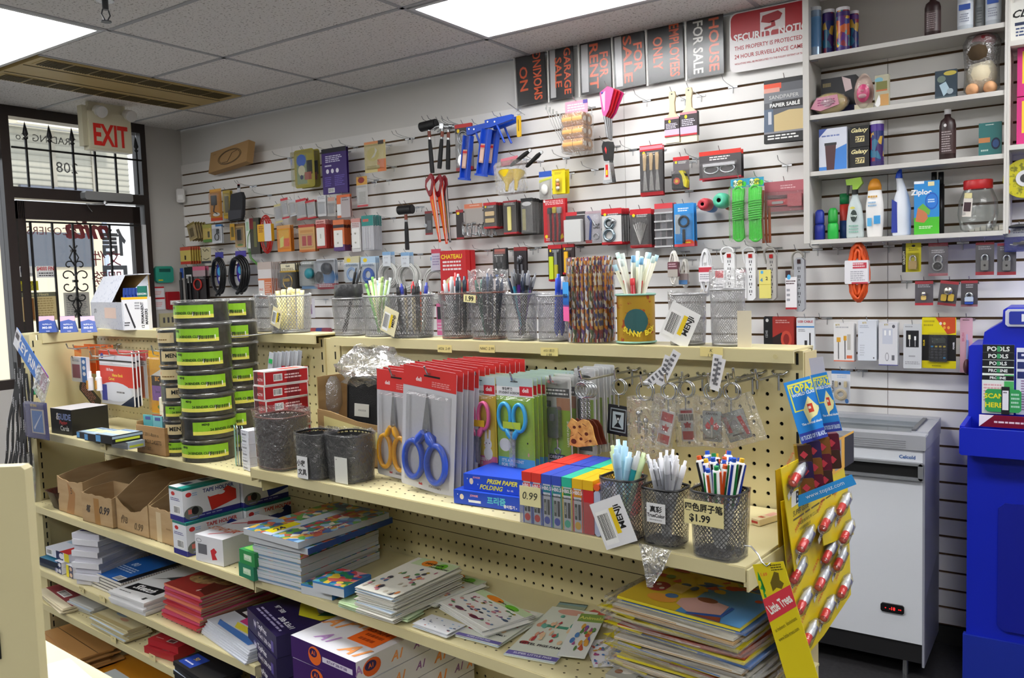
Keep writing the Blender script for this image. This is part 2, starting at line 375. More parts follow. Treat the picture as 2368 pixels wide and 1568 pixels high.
b=B();b.cyl((-.02,0,-.028),(-.02,0,-.05),.015,METAL);b.tube([(-.02,0,-.05),(-.16,-.02,-.06),(-.10,.03,-.10)],.007,METAL);part(b,'arm',t)
# spear bars over the transom
t=thing('transom_grille','black iron grille with spear points across the transom window','window grille',LM@TR(0,-.05,0))
y0,z0=LX(12,338,.05);b=B();b.box(yL,0,2.505,-.34,.012,2.517,IR);part(b,'rail',t)
for px in (66,121,173,223,270,319):
 y,z=LX(px,400,.05);b=B();b.box(y-.006,0,2.27,y+.006,.012,2.57,IR)
 b.lathe([(.008,2.565),(.017,2.575),(.006,2.585),(.018,2.6),(.012,2.63),(.0005,2.68)],IR,8,(y,.006));part(b,'spear_bar',t)
# outside
b=B();b.box(-14,-14,-.12,-.1,6,-.02,mat('c9c8c4',.8));struct(b,'ground','pale pavement outside')
t=thing('garage_building','pale building with grey sectional siding seen through the shop door','building',TR(-5,0,0))
def OR(x0,y0,x1,y1):a=WX(x0,y1,-5);c=WX(x1,y0,-5); return a.y,a.z,c.y,c.z
def obox(nm,x0,y0,x1,y1,m,dp=.1,X=0):
 a=OR(x0,y0,x1,y1);b=B();b.box(X-dp,a[0],a[1],X,a[2],a[3],m); return part(b,nm,t)
obox('wall',-700,480,232,980,mat('e6d9bd',.8));obox('siding',12,290,290,452,mat('b9b6a8',.7),.1)
obox('eave',12,262,240,290,mat('fbf6e6',.8),.3,.3);obox('wall',-700,200,12,500,mat('d8cdb4',.8))
b=B();a=OR(12,290,290,452)
for i in range(14):z=a[1]+(a[3]-a[1])*i/14;b.box(0,a[0],z,.012,a[2],z+.012,mat('a4a298',.7))
for u in (.36,.68):b.box(0,a[0]+(a[2]-a[0])*u,a[1],.02,a[0]+(a[2]-a[0])*u+.05,a[3],mat('a8a294',.7))
part(b,'siding_boards',t)
obox('dark_window',66,540,212,618,mat('5a606a',.3),.05,.03);obox('sill',40,440,205,455,mat('6a6f7c',.6),.06,.1)
t=thing('white_garage','white building corner with bright wall right of the door view','building',TR(-6,0,0));b=B();a=WX(236,760,-6);c=WX(430,330,-6);b.box(-.3,a.y,0,0,c.y+3,c.z,mat('f4f5f8',.8));part(b,'wall',t)
b=B();b.box(0,a.y+.1,1.2,.03,a.y+.16,c.z,mat('b9c4d8',.6));part(b,'pipe',t)
sl=D.lights.new('sun','SUN');so=D.objects.new('sun',sl);COL.objects.link(so);sl.energy=2.0;sl.angle=.1;sl.color=(1,.96,.9)
so.rotation_euler=(radians(20),radians(-38),0);so.matrix_world=Matrix.Rotation(radians(38),4,'Y')
# lettering and notices on the glass (read from outside, so mirrored here)
def decal(nm,lab,px,py,h,txt,col,cat='window lettering',fat=.02,shear=0,mirror=True,X=-.012,grp=None):
 y,z=LX(px,py,X);M=LM@TR(y,-X,z)
 b=B()
 if mirror:b.M=Matrix.Diagonal((-1,1,1,1))
 for i,l in enumerate(txt.split('|')):b.text(l,0,-i*h*1.35,h,mat(col,.5),0,fat=fat,shear=shear)
 return solo(b,nm,lab,cat,M,grp)
decal('window_lettering','mirrored grey serif name across the transom glass',108,322,.046,'TRADING Co','7c7f80',fat=0,X=-.03)
decal('window_lettering','mirrored grey street number low on the transom glass',155,388,.07,'208','8a8d8e',fat=0,X=-.03)
decal('window_lettering','mirrored heavy red italic copier name on the door glass',205,531,.13,'mita','a81c2c',fat=.04,shear=.3)
decal('window_lettering','mirrored thin red capitals left of the heavy red name',112,534,.05,'COPIERS','8a3038',fat=-.004)
decal('window_lettering','mirrored thin red Chinese characters in two rows on the door glass',245,597,.105,'文件|服務','b03a50',fat=.0)
decal('window_lettering','mirrored large grey Chinese characters at right of the door glass',262,560,.19,'信|口','7d848e',fat=.03)
def notice(lab,x0,y0,x1,y1,spec,base='white',nm='notice',cat='notice',X=.004,dp=.004,grp=None):
 ya,za=LX(x0,(y0+y1)/2,X);yb,_=LX(x1,(y0+y1)/2,X);xm=(x0+x1)/2;zt=LX(xm,y0,X)[1];zb=LX(xm,y1,X)[1]
 b=B();w_,h_=yb-ya,zt-zb;b.box(-w_/2,0,-h_,w_/2,dp,0,mat(base,.5));Face(b,w_,h_).do(spec)
 return solo(b,nm,lab,cat,LM@TR((ya+yb)/2,-X-dp,zt),grp)
notice('white notice with blue pole drawing taped low on the door glass',43,616,80,640,'r .1 .1 .16 .6 navy;x .1 .65 .9 .9 dgrey 3',X=.01)
notice('white notice with red $4000 fine heading on the door glass',84,615,130,642,'T .5 .25 .4 red $4000 FINE;x .1 .55 .9 .95 dgrey 2',X=.01)
notice('yellow notice sign with black print on the door glass',43,650,88,672,'T .5 .18 .24 black NOTICE;x .05 .35 .95 .95 dgrey 4','cfc81e',X=.01)
notice('faded brown opening hours board hung on the door',49,676,132,742,'r 0 0 1 .15 6a6a58;T .5 .07 .1 c9c090 Store Hours;r .05 .2 .35 .95 8a5a2a;x .4 .2 .95 .95 a8905a 9','d3c08a',nm='hours_board',cat='sign',X=.012)
notice('grey printed sheet low on the door glass behind the iron scroll',148,676,207,735,'x .08 .08 .92 .92 8a8a8a 12','c9c6bc',X=.01)
# exit sign with emergency lamps, hung from the ceiling
q=WX(250,310,.55);EM=TR(.50,WX(255,305,.50).y,0,rz=radians(90))
t=thing('exit_sign','beige EXIT sign with red letters and two round emergency lamps','exit sign',EM)
EX=mat('cfc9ae',.4);z1=WX(250,262,.5).z;z0=WX(255,350,.5).z;hw=.142
b=B();b.box(-hw,0,z0,hw,.06,z1,EX);b.box(-hw-.03,.005,z0+.02,-hw,.055,z1+.03,mat('bdb79c',.4));b.box(-.12,.02,z1,.12,.05,min(z1+.1,ZC),EX)
b.box(-hw+.006,-.004,z0+.012,hw-.006,0,z1-.05,EX);part(b,'housing',t)
b=B();b.text('EXIT',0,(z0+z1)/2-.022,.135,mat('d8261c',.4),-.006,fat=.03,wmax=.225);part(b,'lettering',t)
for sx in (-.07,.125):
 b=B();b.cyl((sx,.01,z1+.01),(sx,-.025,z1-.0),.034,mat('d9d6cc',.4),n=18);b.cyl((sx,-.025,z1),(sx,-.045,z1-.008),.036,mat('d8d8d4',.2),n=18);b.cyl((sx,-.03,z1),(sx,-.033,z1),.022,mat('f4f4f4',.2,.6),n=12)
 b.tube([(sx,.01,z1-.02),(sx+.02,.02,z1-.03)],.006,EX);part(b,'emergency_lamp',t)
# things on the plain wall beside the door
q=LX(421,455);b=B();b.rbox(-.028,-.045,-.05,.028,0,.05,mat('dddad6',.4),.008);b.box(-.018,-.05,-.03,.018,-.045,.005,mat('f0efec',.3))
solo(b,'motion_sensor','small white motion sensor high in the corner beside the slat wall','sensor',TR(.03,-.03,q[1],rz=radians(45)))
b=B();b.rbox(-.07,-.03,-.06,.07,0,.06,mat('2f9a86',.4),.015);b.box(-.045,-.032,.018,.045,-.03,.042,mat('1c5a50',.3));b.box(-.055,-.032,-.045,-.02,-.031,-.037,'yellow')
q=LX(376,635);solo(b,'alarm_keypad','teal green alarm keypad box on the plain wall right of the door','keypad',LM@TR(q[0],0,q[1]))
for i,(x0,y0,x1,y1) in enumerate(((352,663,379,688),(354,688,381,716))):
 notice(['white card with red strip taped above a second one','lower white card with red strips beside the fire alarm pull'][i],x0,y0,x1,y1,'r 0 0 1 .14 red;x .15 .4 .85 .8 e8a0a0 3','e6e6ea',nm='wall_card',cat='card')
q=LX(397,695);t=thing('fire_alarm_pull','red fire alarm pull station with white label on plain wall','fire alarm',LM@TR(q[0],0,q[1]));b=B();b.rbox(-.05,-.03,-.065,.05,0,.065,mat('a01420',.4),.006);part(b,'box',t)
b=B();b.box(-.032,-.034,-.03,.032,-.03,.0,'e8e8ea');b.box(-.02,-.0345,-.02,.02,-.034,-.012,'navy');part(b,'label_plate',t)
q=LX(388,740);b=B();b.box(-.07,-.008,-.05,.07,0,.05,mat('b9b088',.5));[b.box(x-.008,-.009,-.02,x+.008,-.008,.02,'dgrey') for x in (-.035,0,.035)];solo(b,'socket_plate','beige triple socket plate low on the wall under the red box','socket',LM@TR(q[0],0,q[1]))
# ================= GONDOLA SHELVING =================
def pegpanel(s0,s1,z0,z1,hs,hz,t=-2.32,m=None,rows=None):
 b=B();m=m or CREAM;d=.0254;r=.0036
 k0=math.ceil((s0+.008-hs)/d);k1=math.floor((s1-.008-hs)/d);j0=math.ceil((z0+.008-hz)/d);j1=math.floor((z1-.008-hz)/d)
 sa=hs+(k0-.5)*d;sb=hs+(k1+.5)*d;za=hz+(j0-.5)*d;zb=hz+(j1+.5)*d
 Q= lambda a,c,e,f:b.quad((a,t,c),(e,t,c),(e,t,f),(a,t,f),m)
 Q(s0,z0,s1,za);Q(s0,zb,s1,z1);Q(s0,za,sa,zb);Q(sb,za,s1,zb)
 n=8;off=[(r*cos(pi/8+i*pi/4),r*sin(pi/8+i*pi/4)) for i in range(n)];h=d/2
 sq=[(h,h*.41),(h*.41,h),(-h*.41,h),(-h,h*.41),(-h,-h*.41),(-h*.41,-h),(h*.41,-h),(h,-h*.41)]
 cor=[(h,h),(-h,h),(-h,-h),(h,-h)]
 for k in range(k0,k1+1):
  for j in range(j0,j1+1):
   cx,cz=hs+k*d,hz+j*d
   vs=[(cx+a,t,cz+c) for a,c in off]+[(cx+a,t,cz+c) for a,c in sq]+[(cx+a,t,cz+c) for a,c in cor]+[(cx+a,t+.003,cz+c) for a,c in off]
   fs=[(i,(i+1)%8,8+(i+1)%8,8+i) for i in range(8)]+[(8,16,9),(10,17,11),(12,18,13),(14,19,15)]
   b.add(vs,[f[::-1] for f in fs],m);b.add(vs,[(20+i,20+(i+1)%8,(i+1)%8,i) for i in range(8)],m)
 b.box(s0,t+.006,z0,s1,t+.012,z1,mat('15130f',.9)); return b
def shelf(s0,s1,tf,z,lip=.022,perf=True):
 b=B();b.box(s0,tf+.002,z-.004,s1,-2.325,z,CREAM);b.box(s0,tf,z-lip,s1,tf+.006,z-.001,CREAM);b.box(s0,tf+.001,z-.003,s1,tf+.01,z+.0005,CREAM)
 b.box(s0,tf,z-lip-.008,s0+.004,-2.33,z-.002,CREAM);b.box(s1-.004,tf+.004,z-lip-.008,s1,-2.33,z-.002,CREAM)
 if perf:
  m=mat('4b452c',.8)
  for j in range(5):
   tt=tf+.028+j*.022
   n=int((s1-s0-.06)/.0254)
   for i in range(n):
    x=s0+.03+(i+(.5 if j%2 else 0))*.0254
    b.add([(x+.0026*cos(a*pi/4),tt+.0022*sin(a*pi/4),z+.0007) for a in range(8)],[tuple(range(8))],m)
 return b
def upright(b,s0,s1,z0,z1,t=-2.323):
 b.box(s0,t,z0,s1,t+.04,z1,CREAM);z=z1-.004
 sm=(s0+s1)/2
 while z>z0+.05:b.box(sm-.0022,t-.0008,z-.02,sm+.0022,t,z,mat('0c0b08',.9));z-=.034
t=thing('gondola_shelving','cream steel gondola bay with pegboard, right bay holding the scissors and pens','shelving',GM)
part(pegpanel(-.36,.832,.999,1.434,.457,1.250),'pegboard',t);part(pegpanel(-.36,.832,.35,.9975,.457,.975),'pegboard',t)
b=B();b.box(-.355,-2.352,1.436,.846,-2.347,1.458,CREAM);b.box(-.355,-2.35,1.455,.846,-2.255,1.459,CREAM);b.box(-.355,-2.26,1.43,.846,-2.255,1.458,CREAM)
b.cyl((.815,-2.353,1.447),(.815,-2.352,1.447),.004,CREAMD,n=12);part(b,'top_ledge',t)
for s0,s1 in ((-.40,-.362),(.832,.852)):b=B();upright(b,s0,s1,.02,1.455);part(b,'upright',t)
b=B();b.box(.852,-2.318,.02,.8535,-2.26,1.452,mat('c9b98c',.5));part(b,'end_panel',t)
part(shelf(-.33,.877,-2.63,1.174),'shelf',t);part(shelf(-.33,.877,-2.635,.915),'shelf',t);part(shelf(-.33,.877,-2.70,.497,perf=False),'shelf',t)
b=B();b.box(.878,-2.628,1.138,.881,-2.34,1.17,CREAM);part(b,'bracket',t)
b=B();b.box(-.33,-2.70,.02,.877,-2.68,.16,CREAM);part(b,'kick_plate',t)
t=thing('gondola_shelving','cream steel gondola bay with pegboard, left bay holding the binder clip tubs','shelving',GM)
part(pegpanel(-1.73,-.447,.999,1.438,-.477,1.397),'pegboard',t);part(pegpanel(-1.73,-.447,.35,.9975,-.477,.975),'pegboard',t)
b=B();b.box(-1.70,-2.352,1.438,-.427,-2.347,1.462,CREAM);b.box(-1.70,-2.35,1.459,-.427,-2.255,1.463,CREAM);b.box(-1.70,-2.26,1.43,-.427,-2.255,1.46,CREAM);part(b,'top_ledge',t)
b=B();upright(b,-.447,-.425,.02,1.452);b.box(-.425,-2.318,.02,-.402,-2.28,1.45,CREAM);part(b,'upright',t)
for tf,z in ((-2.61,1.146),(-2.635,.905),(-2.645,.70),(-2.65,.593)):part(shelf(-1.60,-.318 if z>1 else -.334,tf,z),'shelf',t)
part(shelf(-1.60,-.334,-2.66,.40,perf=False),'shelf',t)
t=thing('corner_shelving_panel','smooth cream steel panel closing the left end of the shelves','shelving',GM)
b=B();A_=Vector((-1.70,-2.335,0));C_=Vector((-1.615,-2.575,0));N_=Vector((.94,.34,0))*.004
def slab(b,a,c,z0,z1,n,m):b.add([(a.x,a.y,z0),(c.x,c.y,z0),(c.x,c.y,z1),(a.x,a.y,z1),(a.x-n.x,a.y-n.y,z0),(c.x-n.x,c.y-n.y,z0),(c.x-n.x,c.y-n.y,z1),(a.x-n.x,a.y-n.y,z1)],[(0,1,2,3),(7,6,5,4),(0,4,5,1),(3,2,6,7),(0,3,7,4),(1,5,6,2)],m)
slab(b,A_,C_,.02,1.44,N_,CREAM);part(b,'panel',t)
b=B();N2=Vector((.94,.34,0))*.02;slab(b,A_+N_,C_+(A_-C_)*.1+N_,1.428,1.462,N2,CREAM);slab(b,A_-Vector((.05,0,0)),C_-Vector((.05,0,0)),1.455,1.462,N2*3,CREAM);part(b,'top_ledge',t)
b=B();Q_=C_+(C_-A_)*.10;slab(b,C_+N_,Q_+N_,.02,1.46,Vector((.04,.014,0)),CREAM)
for i in range(40):
 z=1.44-i*.034;e=(C_+Q_)/2+N_*1.3;d_=(Q_-C_).normalized()*.0022;slab(b,e-d_,e+d_,z-.02,z,N_*.2,mat('0c0b08',.9))
part(b,'upright',t)
# near corner of the next shelf run, bottom left, out of focus
q=WZ(56,1078,1.458);NP=TR(q.x,q.y,0,rz=YAW+.05)
t=thing('gondola_shelving','blurred cream shelf upright and tray close to the viewer at lower left','shelving',NP)
b=B();b.rbox(-.06,0,0,0,.012,1.458,CREAM,.003);z=1.43
while z>.7:b.box(-.036,-.001,z-.024,-.029,0,z,mat('0c0b08',.9));z-=.052
part(b,'upright',t)
b=B();p0=NP.inverted()@WZ(100,1478,1.16);p1=NP.inverted()@WZ(300,1590,1.16);p2=NP.inverted()@WZ(-60,1440,1.16);p3=NP.inverted()@WZ(-60,1700,1.16)
b.add([(p.x,p.y,z) for z in (1.16,1.14) for p in (p2,p0,p1,p3)],[(0,1,2,3),(7,6,5,4),(0,4,5,1),(1,5,6,2),(2,6,7,3),(3,7,4,0)],CREAM);part(b,'shelf',t)
b=B();p=[NP.inverted()@WZ(x,y,1.175) for x,y in ((60,1550),(160,1522),(262,1610),(60,1660))]
b.add([(v.x,v.y,z) for z in (1.175,1.161) for v in p],[(0,1,2,3),(7,6,5,4),(0,4,5,1),(1,5,6,2),(2,6,7,3),(3,7,4,0)],mat('d6d6d0',.5));solo(b,'paper_stack','blurred white stack of paper on the near shelf at lower left','paper',NP)
# ================= GOODS ON THE SLAT WALL =================
HOOKN={}
def wire_hook(x,z,L,lab,empty=False):
 b=B();b.tube([(0,0,0),(0,-L*.6,.004),(0,-L*.9,.012),(0,-L,.03)],.0016,METAL,5)
 t=thing('wall_hook',lab,'hook',TR(x,0,z),'empty wire hooks on the slat wall' if empty else 'loaded wire hooks on the slat wall');part(b,'prong',t)
 b=B();b.box(-.022,-.003,-.004,.022,0,.004,METAL);b.tube([(0,-.002,0),(0,-.004,-.028)],.0016,METAL,5);part(b,'clip',t); return t
def c3(b,w,h,s):
 X= lambda u:(float(u)-.5)*w;Z= lambda v:-float(v)*h;f=float
 for op in s.split(';'):
  p=op.split()
  if not p: continue
  k=p[0]
  if k=='box':b.rbox(X(p[1]),-f(p[5]),Z(p[4]),X(p[3]),-.0005,Z(p[2]),pm(p[6]),min(.003,abs(X(p[3])-X(p[1]))*.2,abs(Z(p[2])-Z(p[4]))*.2))
  elif k=='cv':b.cyl((X(p[1]),-f(p[4]),Z(p[3])),(X(p[1]),-f(p[4]),Z(p[2])),f(p[4]),pm(p[5]),n=12)
  elif k=='ch':b.cyl((X(p[1]),-f(p[4]),Z(p[3])),(X(p[2]),-f(p[4]),Z(p[3])),f(p[4]),pm(p[5]),n=12)
  elif k=='cy':b.cyl((X(p[1]),-.0005,Z(p[2])),(X(p[1]),-f(p[4]),Z(p[2])),f(p[3])*w,pm(p[5]),n=18)
  elif k=='ri':b.loop(X(p[1]),Z(p[2]),f(p[3])*w,f(p[3])*w,-f(p[4]),f(p[4]),pm(p[5]))
  elif k=='el':b.loop(X(p[1]),Z(p[2]),f(p[3])*w,f(p[4])*h,-f(p[5]),f(p[5]),pm(p[6]))
  elif k=='sp':b.sph((X(p[1]),-f(p[4]),Z(p[2])),(f(p[3])*w,f(p[4]),f(p[5])*h if len(p)>6 else f(p[3])*w),pm(p[-1]))
  elif k=='tu':q=p[3:];b.tube([(X(q[i]),-f(p[1]),Z(q[i+1])) for i in range(0,len(q),2)],f(p[1]),pm(p[2]))
  elif k=='pr':q=p[3:];b.prism([(X(q[i]),Z(q[i+1])) for i in range(0,len(q),2)],-f(p[1]),-.0005,pm(p[2]))
def card(nm,lab,cat,M,w,h,base,spec,bl=None,co=None,th=.0012,grp=None,r=.004):
 t=thing(nm,lab,cat,M,grp);b=B();b.prism(rrect(w,h,min(r,w*.2),0,-h/2),0,th,pm(base));Face(b,w,h).do(spec);part(b,'card',t)
 if co:
  b=B();c3(b,w,h,co[1]);part(b,co[0],t)
 if bl:
  u0,v0,u1,v1,dp=bl;b=B();x0,x1,z0,z1=(u0-.5)*w,(u1-.5)*w,-v1*h,-v0*h;g=min(.006,(x1-x0)*.15)
  vs=[(x0,-.0004,z0),(x1,-.0004,z0),(x1,-.0004,z1),(x0,-.0004,z1),(x0+g,-dp,z0+g),(x1-g,-dp,z0+g),(x1-g,-dp,z1-g),(x0+g,-dp,z1-g)]
  b.add(vs,[(4,5,6,7),(0,1,5,4),(1,2,6,5),(2,3,7,6),(3,0,4,7)],PLAST);part(b,'blister',t)
 return t
def fit(x0,y0,x1,y1,d):
 ym=(y0+y1)/2;xm=(x0+x1)/2;a=WY(x0,ym,-d).x;c=WY(x1,ym,-d).x
 zt=WY(xm,y0,-d).z;zb=WY(xm,y1,-d).z; return (a+c)/2,zt,c-a,zt-zb
def WI(lab,nm,cat,bb,base,spec,n=1,dn=.012,d=.13,bl=None,co=None,back=None,rot=0,th=.0012,hook=True,r=.004):
 x,zt,w,h=fit(*bb,d);grp=(nm.replace('_',' ')+' row ' if 0 else '')+(back or '') if n>1 else None
 g='hanging packs: '+(back or lab) if n>1 else None
 dd=dn
 t=card(nm,lab,cat,TR(x,-d,zt,ry=rot),w,h,base,spec,bl,co,th,g,r)
 rr=random.Random(int(x*1000))
 for i in range(1,n):
  dup(t,TR(x+rr.uniform(-.002,.002),-d+i*dd,zt+rr.uniform(-.003,.002),ry=rot+rr.uniform(-.02,.02)),'one of the '+(back or lab)+' behind the front one')
 if hook:wire_hook(x,zt-.012,d+.018,'chrome wall hook holding the '+(back or ' '.join(lab.split()[:7])))
 return t
RT='r 0 0 1 .12 red;'
TC='r 0 0 1 .11 c8202a;r 0 .93 1 1 c8202a;e .18 .16 .07 .04 yellow;x .32 .14 .85 .22 lgrey 2;'
# --- top left
q=fit(474,329,592,395,.09);BXM=TR(q[0],-.12,WY(530,388,-.1).z,rz=radians(-8),ry=radians(-3),rx=radians(-12))
t=thing('cardboard_box','flat brown cardboard box with line drawing lying on the top left hooks','box',BXM);w_=q[2]*.92;h_=.15
b=B();b.box(-w_/2,0,0,w_/2,.05,h_,mat('b08a58',.7));part(b,'carton',t)
b=B();[b.loop(.02,h_*.5,w_*a,h_*c,-.001,.0016,mat('3a2c1c',.6),26) for a,c in ((.3,.34),(.27,.3))];b.tube([(-.07,-.001,h_*.3),(0,-.001,h_*.28),(.05,-.001,h_*.65),(.11,-.001,h_*.7)],.0016,mat('3a2c1c',.6));b.text('xxxx',-w_*.38,h_*.85,.01,mat('3a2c1c'));part(b,'printed_drawing',t)
OL='b4a83c'
WI('olive yellow clamshell pack with blue arc hanging high on the left wall','clamshell_pack','pack',(681,345,727,434),OL,'r .12 .14 .62 .9 8a9a70;e .36 .28 .24 .16 blue;e .36 .55 .18 .14 d8d4b0;r .62 .3 .9 .66 2a2c1c;r .5 .6 .85 .8 a85a48;e .35 .72 .08 .06 navy',2,.05,bl=(.03,.04,.97,.97,.04),back='olive yellow clamshell packs',r=.02)
WI('tall purple card pack with black header and bar code high on left wall','hanging_pack','pack',(745,341,802,448),'purple','r 0 0 1 .1 17141f;x .15 .16 .85 .32 d8d4ec 4;x .12 .36 .42 .42 d8d4ec 1;e .22 .5 .06 .05 e8e4f0;e .42 .5 .06 .05 e8e4f0;e .62 .5 .06 .05 e8e4f0;x .1 .62 .4 .84 6a5ab0 5;x .5 .6 .9 .84 6a5ab0 6;b .22 .87 .48 .97',3,.008,th=.002,back='purple card packs')
WI('gold and orange picture card pack with white swirl high on wall','hanging_pack','pack',(843,326,892,398),'d8c888','r 0 0 1 .08 e89a60;e .4 .42 .3 .22 cfc06a;p e4dfc8 .5 .2 .62 .3 .48 .5 .3 .55 .5 .36;r .6 .6 1 1 e07a3c;r .1 .78 .7 .9 b8a868;r .66 0 .92 .12 3a3028',bl=(.05,.1,.92,.9,.012))
WI('small clear pack with red and yellow top hanging below the gold card','hanging_pack','pack',(825,408,850,478),'d4d2ce','r 0 0 1 .28 d8a040;e .45 .12 .3 .1 8a2020;r 0 .94 1 1 c84048;r .2 .5 .8 .9 b8b6b0',bl=(.05,.3,.95,.92,.015))
# --- left second row
WI('orange blister card with black cable parts near the left end','hanging_pack','pack',(486,437,513,511),'c88420','r 0 0 1 .08 e0a020;r 0 .9 1 1 c84820;e .5 .8 .3 .06 e8e4d8',1,bl=(.06,.12,.94,.88,.02),co=('adapter','box .2 .2 .6 .5 .012 black;tu .004 black .4 .5 .3 .7 .6 .78'))
WI('dull yellow blister card hanging right of the orange one near left end','hanging_pack','pack',(516,440,533,505),'b89c28','r .2 .2 .8 .8 5c5218;r 0 .9 1 1 c8a030',2,.02,bl=(.06,.1,.94,.9,.012),back='dull yellow blister cards')
x,zt,w_,h_=fit(538,424,574,513,.13);t=thing('belt_pouch','black nylon pouch hanging from a hook by its paper tag','pouch',TR(x,-.13,zt,ry=.1))
b=B();NY=mat('26262a',.7,bump=((90,90,90),.4));b.prism([(-w_*.38,-h_*.35),(-w_*.3,-h_*.28),(w_*.3,-h_*.22),(w_*.42,-h_*.35),(w_*.4,-h_*.8),(w_*.3,-h_*.95),(-w_*.4,-h_),(-w_*.45,-h_*.9)],-.025,.0,NY);part(b,'pouch_body',t)
b=B();b.prism([(-w_*.44,-h_*.72),(w_*.42,-h_*.68),(w_*.38,-h_*.9),(-w_*.42,-h_*.98)],-.035,-.024,mat('3a3a40',.6));part(b,'pocket',t)
b=B();b.rbox(-.014,-.006,-h_*.33,.016,-.003,-.005,mat('c8c8cc',.5));b.box(-.012,-.0065,-h_*.12,.014,-.006,-h_*.03,'dgrey');b.box(-.012,-.0065,-.02,.014,-.006,-.005,'red');part(b,'paper_tag',t)
wire_hook(x,zt-.01,.15,'chrome wall hook holding the black nylon pouch')
# --- left third/fourth rows
WI('beige and brown blister card leaning at the far left of the wall','hanging_pack','pack',(432,516,450,556),'b4a070','r 0 0 1 .14 8a7a40;r .2 .3 .7 .8 6a5a30',5,.022,rot=-.25,bl=(.1,.2,.9,.9,.01),back='beige and brown blister cards')
WI('yellow and green blister card right of the leaning beige cards','hanging_pack','pack',(469,519,489,560),'d8bc50','r 0 0 1 .2 a8a450;r 0 .85 1 1 5a8a3c;r .55 .4 .8 .75 4a4418',2,bl=(.1,.2,.9,.85,.01),back='yellow and green blister cards')
WI('white blister card with black coiled lead and blue corner','hanging_pack','pack',(490,519,513,562),'d8dade','r .4 0 1 .12 3a7ab8',2,bl=(.1,.2,.9,.9,.012),co=('coiled_lead','ri .5 .68 .2 .003 black;box .55 .25 .75 .5 .01 black'),back='white blister cards with coiled lead')
WI('brown kraft card with black gadget under the black pouch','hanging_pack','pack',(543,517,566,572),'c0a06c','r 0 0 1 .1 7a5a30;e .5 .9 .3 .05 6a8a4c',3,.01,d=.12,bl=(.1,.15,.9,.9,.01),co=('gadget','box .35 .25 .65 .7 .01 black'),back='brown kraft cards')
WI('narrow yellow blister card left of the kraft card','hanging_pack','pack',(532,517,543,556),'c8982c','r .2 .2 .8 .8 6a5a20')
WI('white and green tube pack beside the kraft card','hanging_pack','pack',(568,506,578,575),'dfe3dc','r .2 .1 .8 .4 a8c8a8;r 0 .8 1 1 e8e8e8',1,d=.12)
WI('dark pack with green cord looping down below it','hanging_pack','pack',(578,504,600,588),'3c3a2c','r 0 0 .4 .3 7a1c20;r .4 .1 .7 .8 6a6a38',3,.01,d=.12,co=('green_cord','tu .0022 6aa850 .1 .3 -.2 .5 -.3 .8 -.1 1.1 .6 1.3 1.0 1.35'),back='dark packs with green cord')
# red extension cord
def cord_hank(lab,bb,d,col,r,n,sleeve,sspec,nm='extension_cord',plug=None,sv=(.3,.7),cat='cord',hook=True):
 x,zt,w,h=fit(*bb,d);t=thing(nm,lab,cat,TR(x,-d,zt));b=B();m=mat(col,.4);rr=random.Random(int(x*999))
 for i in range(n):
  k=(i+.5)/n;a=w*(.5-.32*k)-r;c=h*(.5-.12*k)-r;dy=-.004-(i%3)*r*1.7
  b.tube([(a*cos(q)+rr.uniform(-1,1)*r*.5,dy+rr.uniform(-1,1)*r*.3,-h/2+c*sin(q)) for q in [2*pi*j/26 for j in range(26)]],r,m,6, True)
 part(b,'cord_loops',t)
 if sleeve:
  b=B();u0,u1=sleeve[1],sleeve[2];b.rbox((u0-.5)*w,-.004-r*5,-h*sv[1],(u1-.5)*w,r,-h*sv[0],pm(sleeve[0]));Face(b,(u1-u0)*w,h*(sv[1]-sv[0]),-.004-r*5,x0=(u0-.5)*w,z0=-h*sv[0]).do(sspec);part(b,'paper_sleeve',t)
 if plug:b=B();c3(b,w,h,plug);part(b,'plug',t)
 if hook:wire_hook(x,zt-r*2,d+.03,'chrome wall hook holding the '+' '.join(lab.split()[:6]))
 return t
cord_hank('red extension cord in yellow sleeve hanging on the left part of wall',(601,495,634,588),.13,'c02018',.0035,6,('e8b020',.02,.98),'r .5 0 1 1 e4e2e6;x .1 .1 .45 .5 8a3a20 4',sv=(.25,.68),plug='box .5 .12 .7 .3 .012 e8e4e0')
FL='r 0 0 1 .12 d8a060;r .1 .14 .9 .5 f0b428;r .5 .5 .9 .8 e85a28;p e8e070 .2 .5 .5 .4 .45 .8 .2 .85;'
WI('orange and yellow flame coloured card pack','hanging_pack','pack',(641,521,672,582),'e88a20',FL,3,.014,bl=(.08,.15,.92,.9,.01),back='orange flame coloured cards')
WI('tan card pack with two red squares','hanging_pack','pack',(691,519,728,582),'d8a868','r 0 0 1 .1 b84030;r 0 .92 1 1 c87030;r .2 .42 .46 .78 b83028;r .54 .42 .8 .78 b83028;r .1 .2 .9 .3 c89050',3,.014,back='tan card packs with red squares',bl=(.1,.34,.9,.86,.008))
WI('white switch cover plate on red card','wall_plate_pack','pack',(731,508,754,574),'b83a30','r 0 0 1 .16 e0a8a0;x .1 .05 .9 .2 8a2020 2',7,.011,co=('cover_plate','box .1 .28 .88 .92 .004 f0eee8;box .46 .5 .54 .66 .006 c8c6c0'),back='white switch plates on red cards')
WI('white socket cover plate on orange card with black band','wall_plate_pack','pack',(771,508,796,580),'e07a48','r 0 .16 1 .26 2a1c24;r 0 .8 1 1 5a3a7a',6,.012,co=('cover_plate','box .08 .34 .86 .88 .004 f0eee8;sp .46 .46 .06 .006 c8c4b8;sp .46 .74 .06 .006 c8c4b8'),back='white socket plates on orange cards')
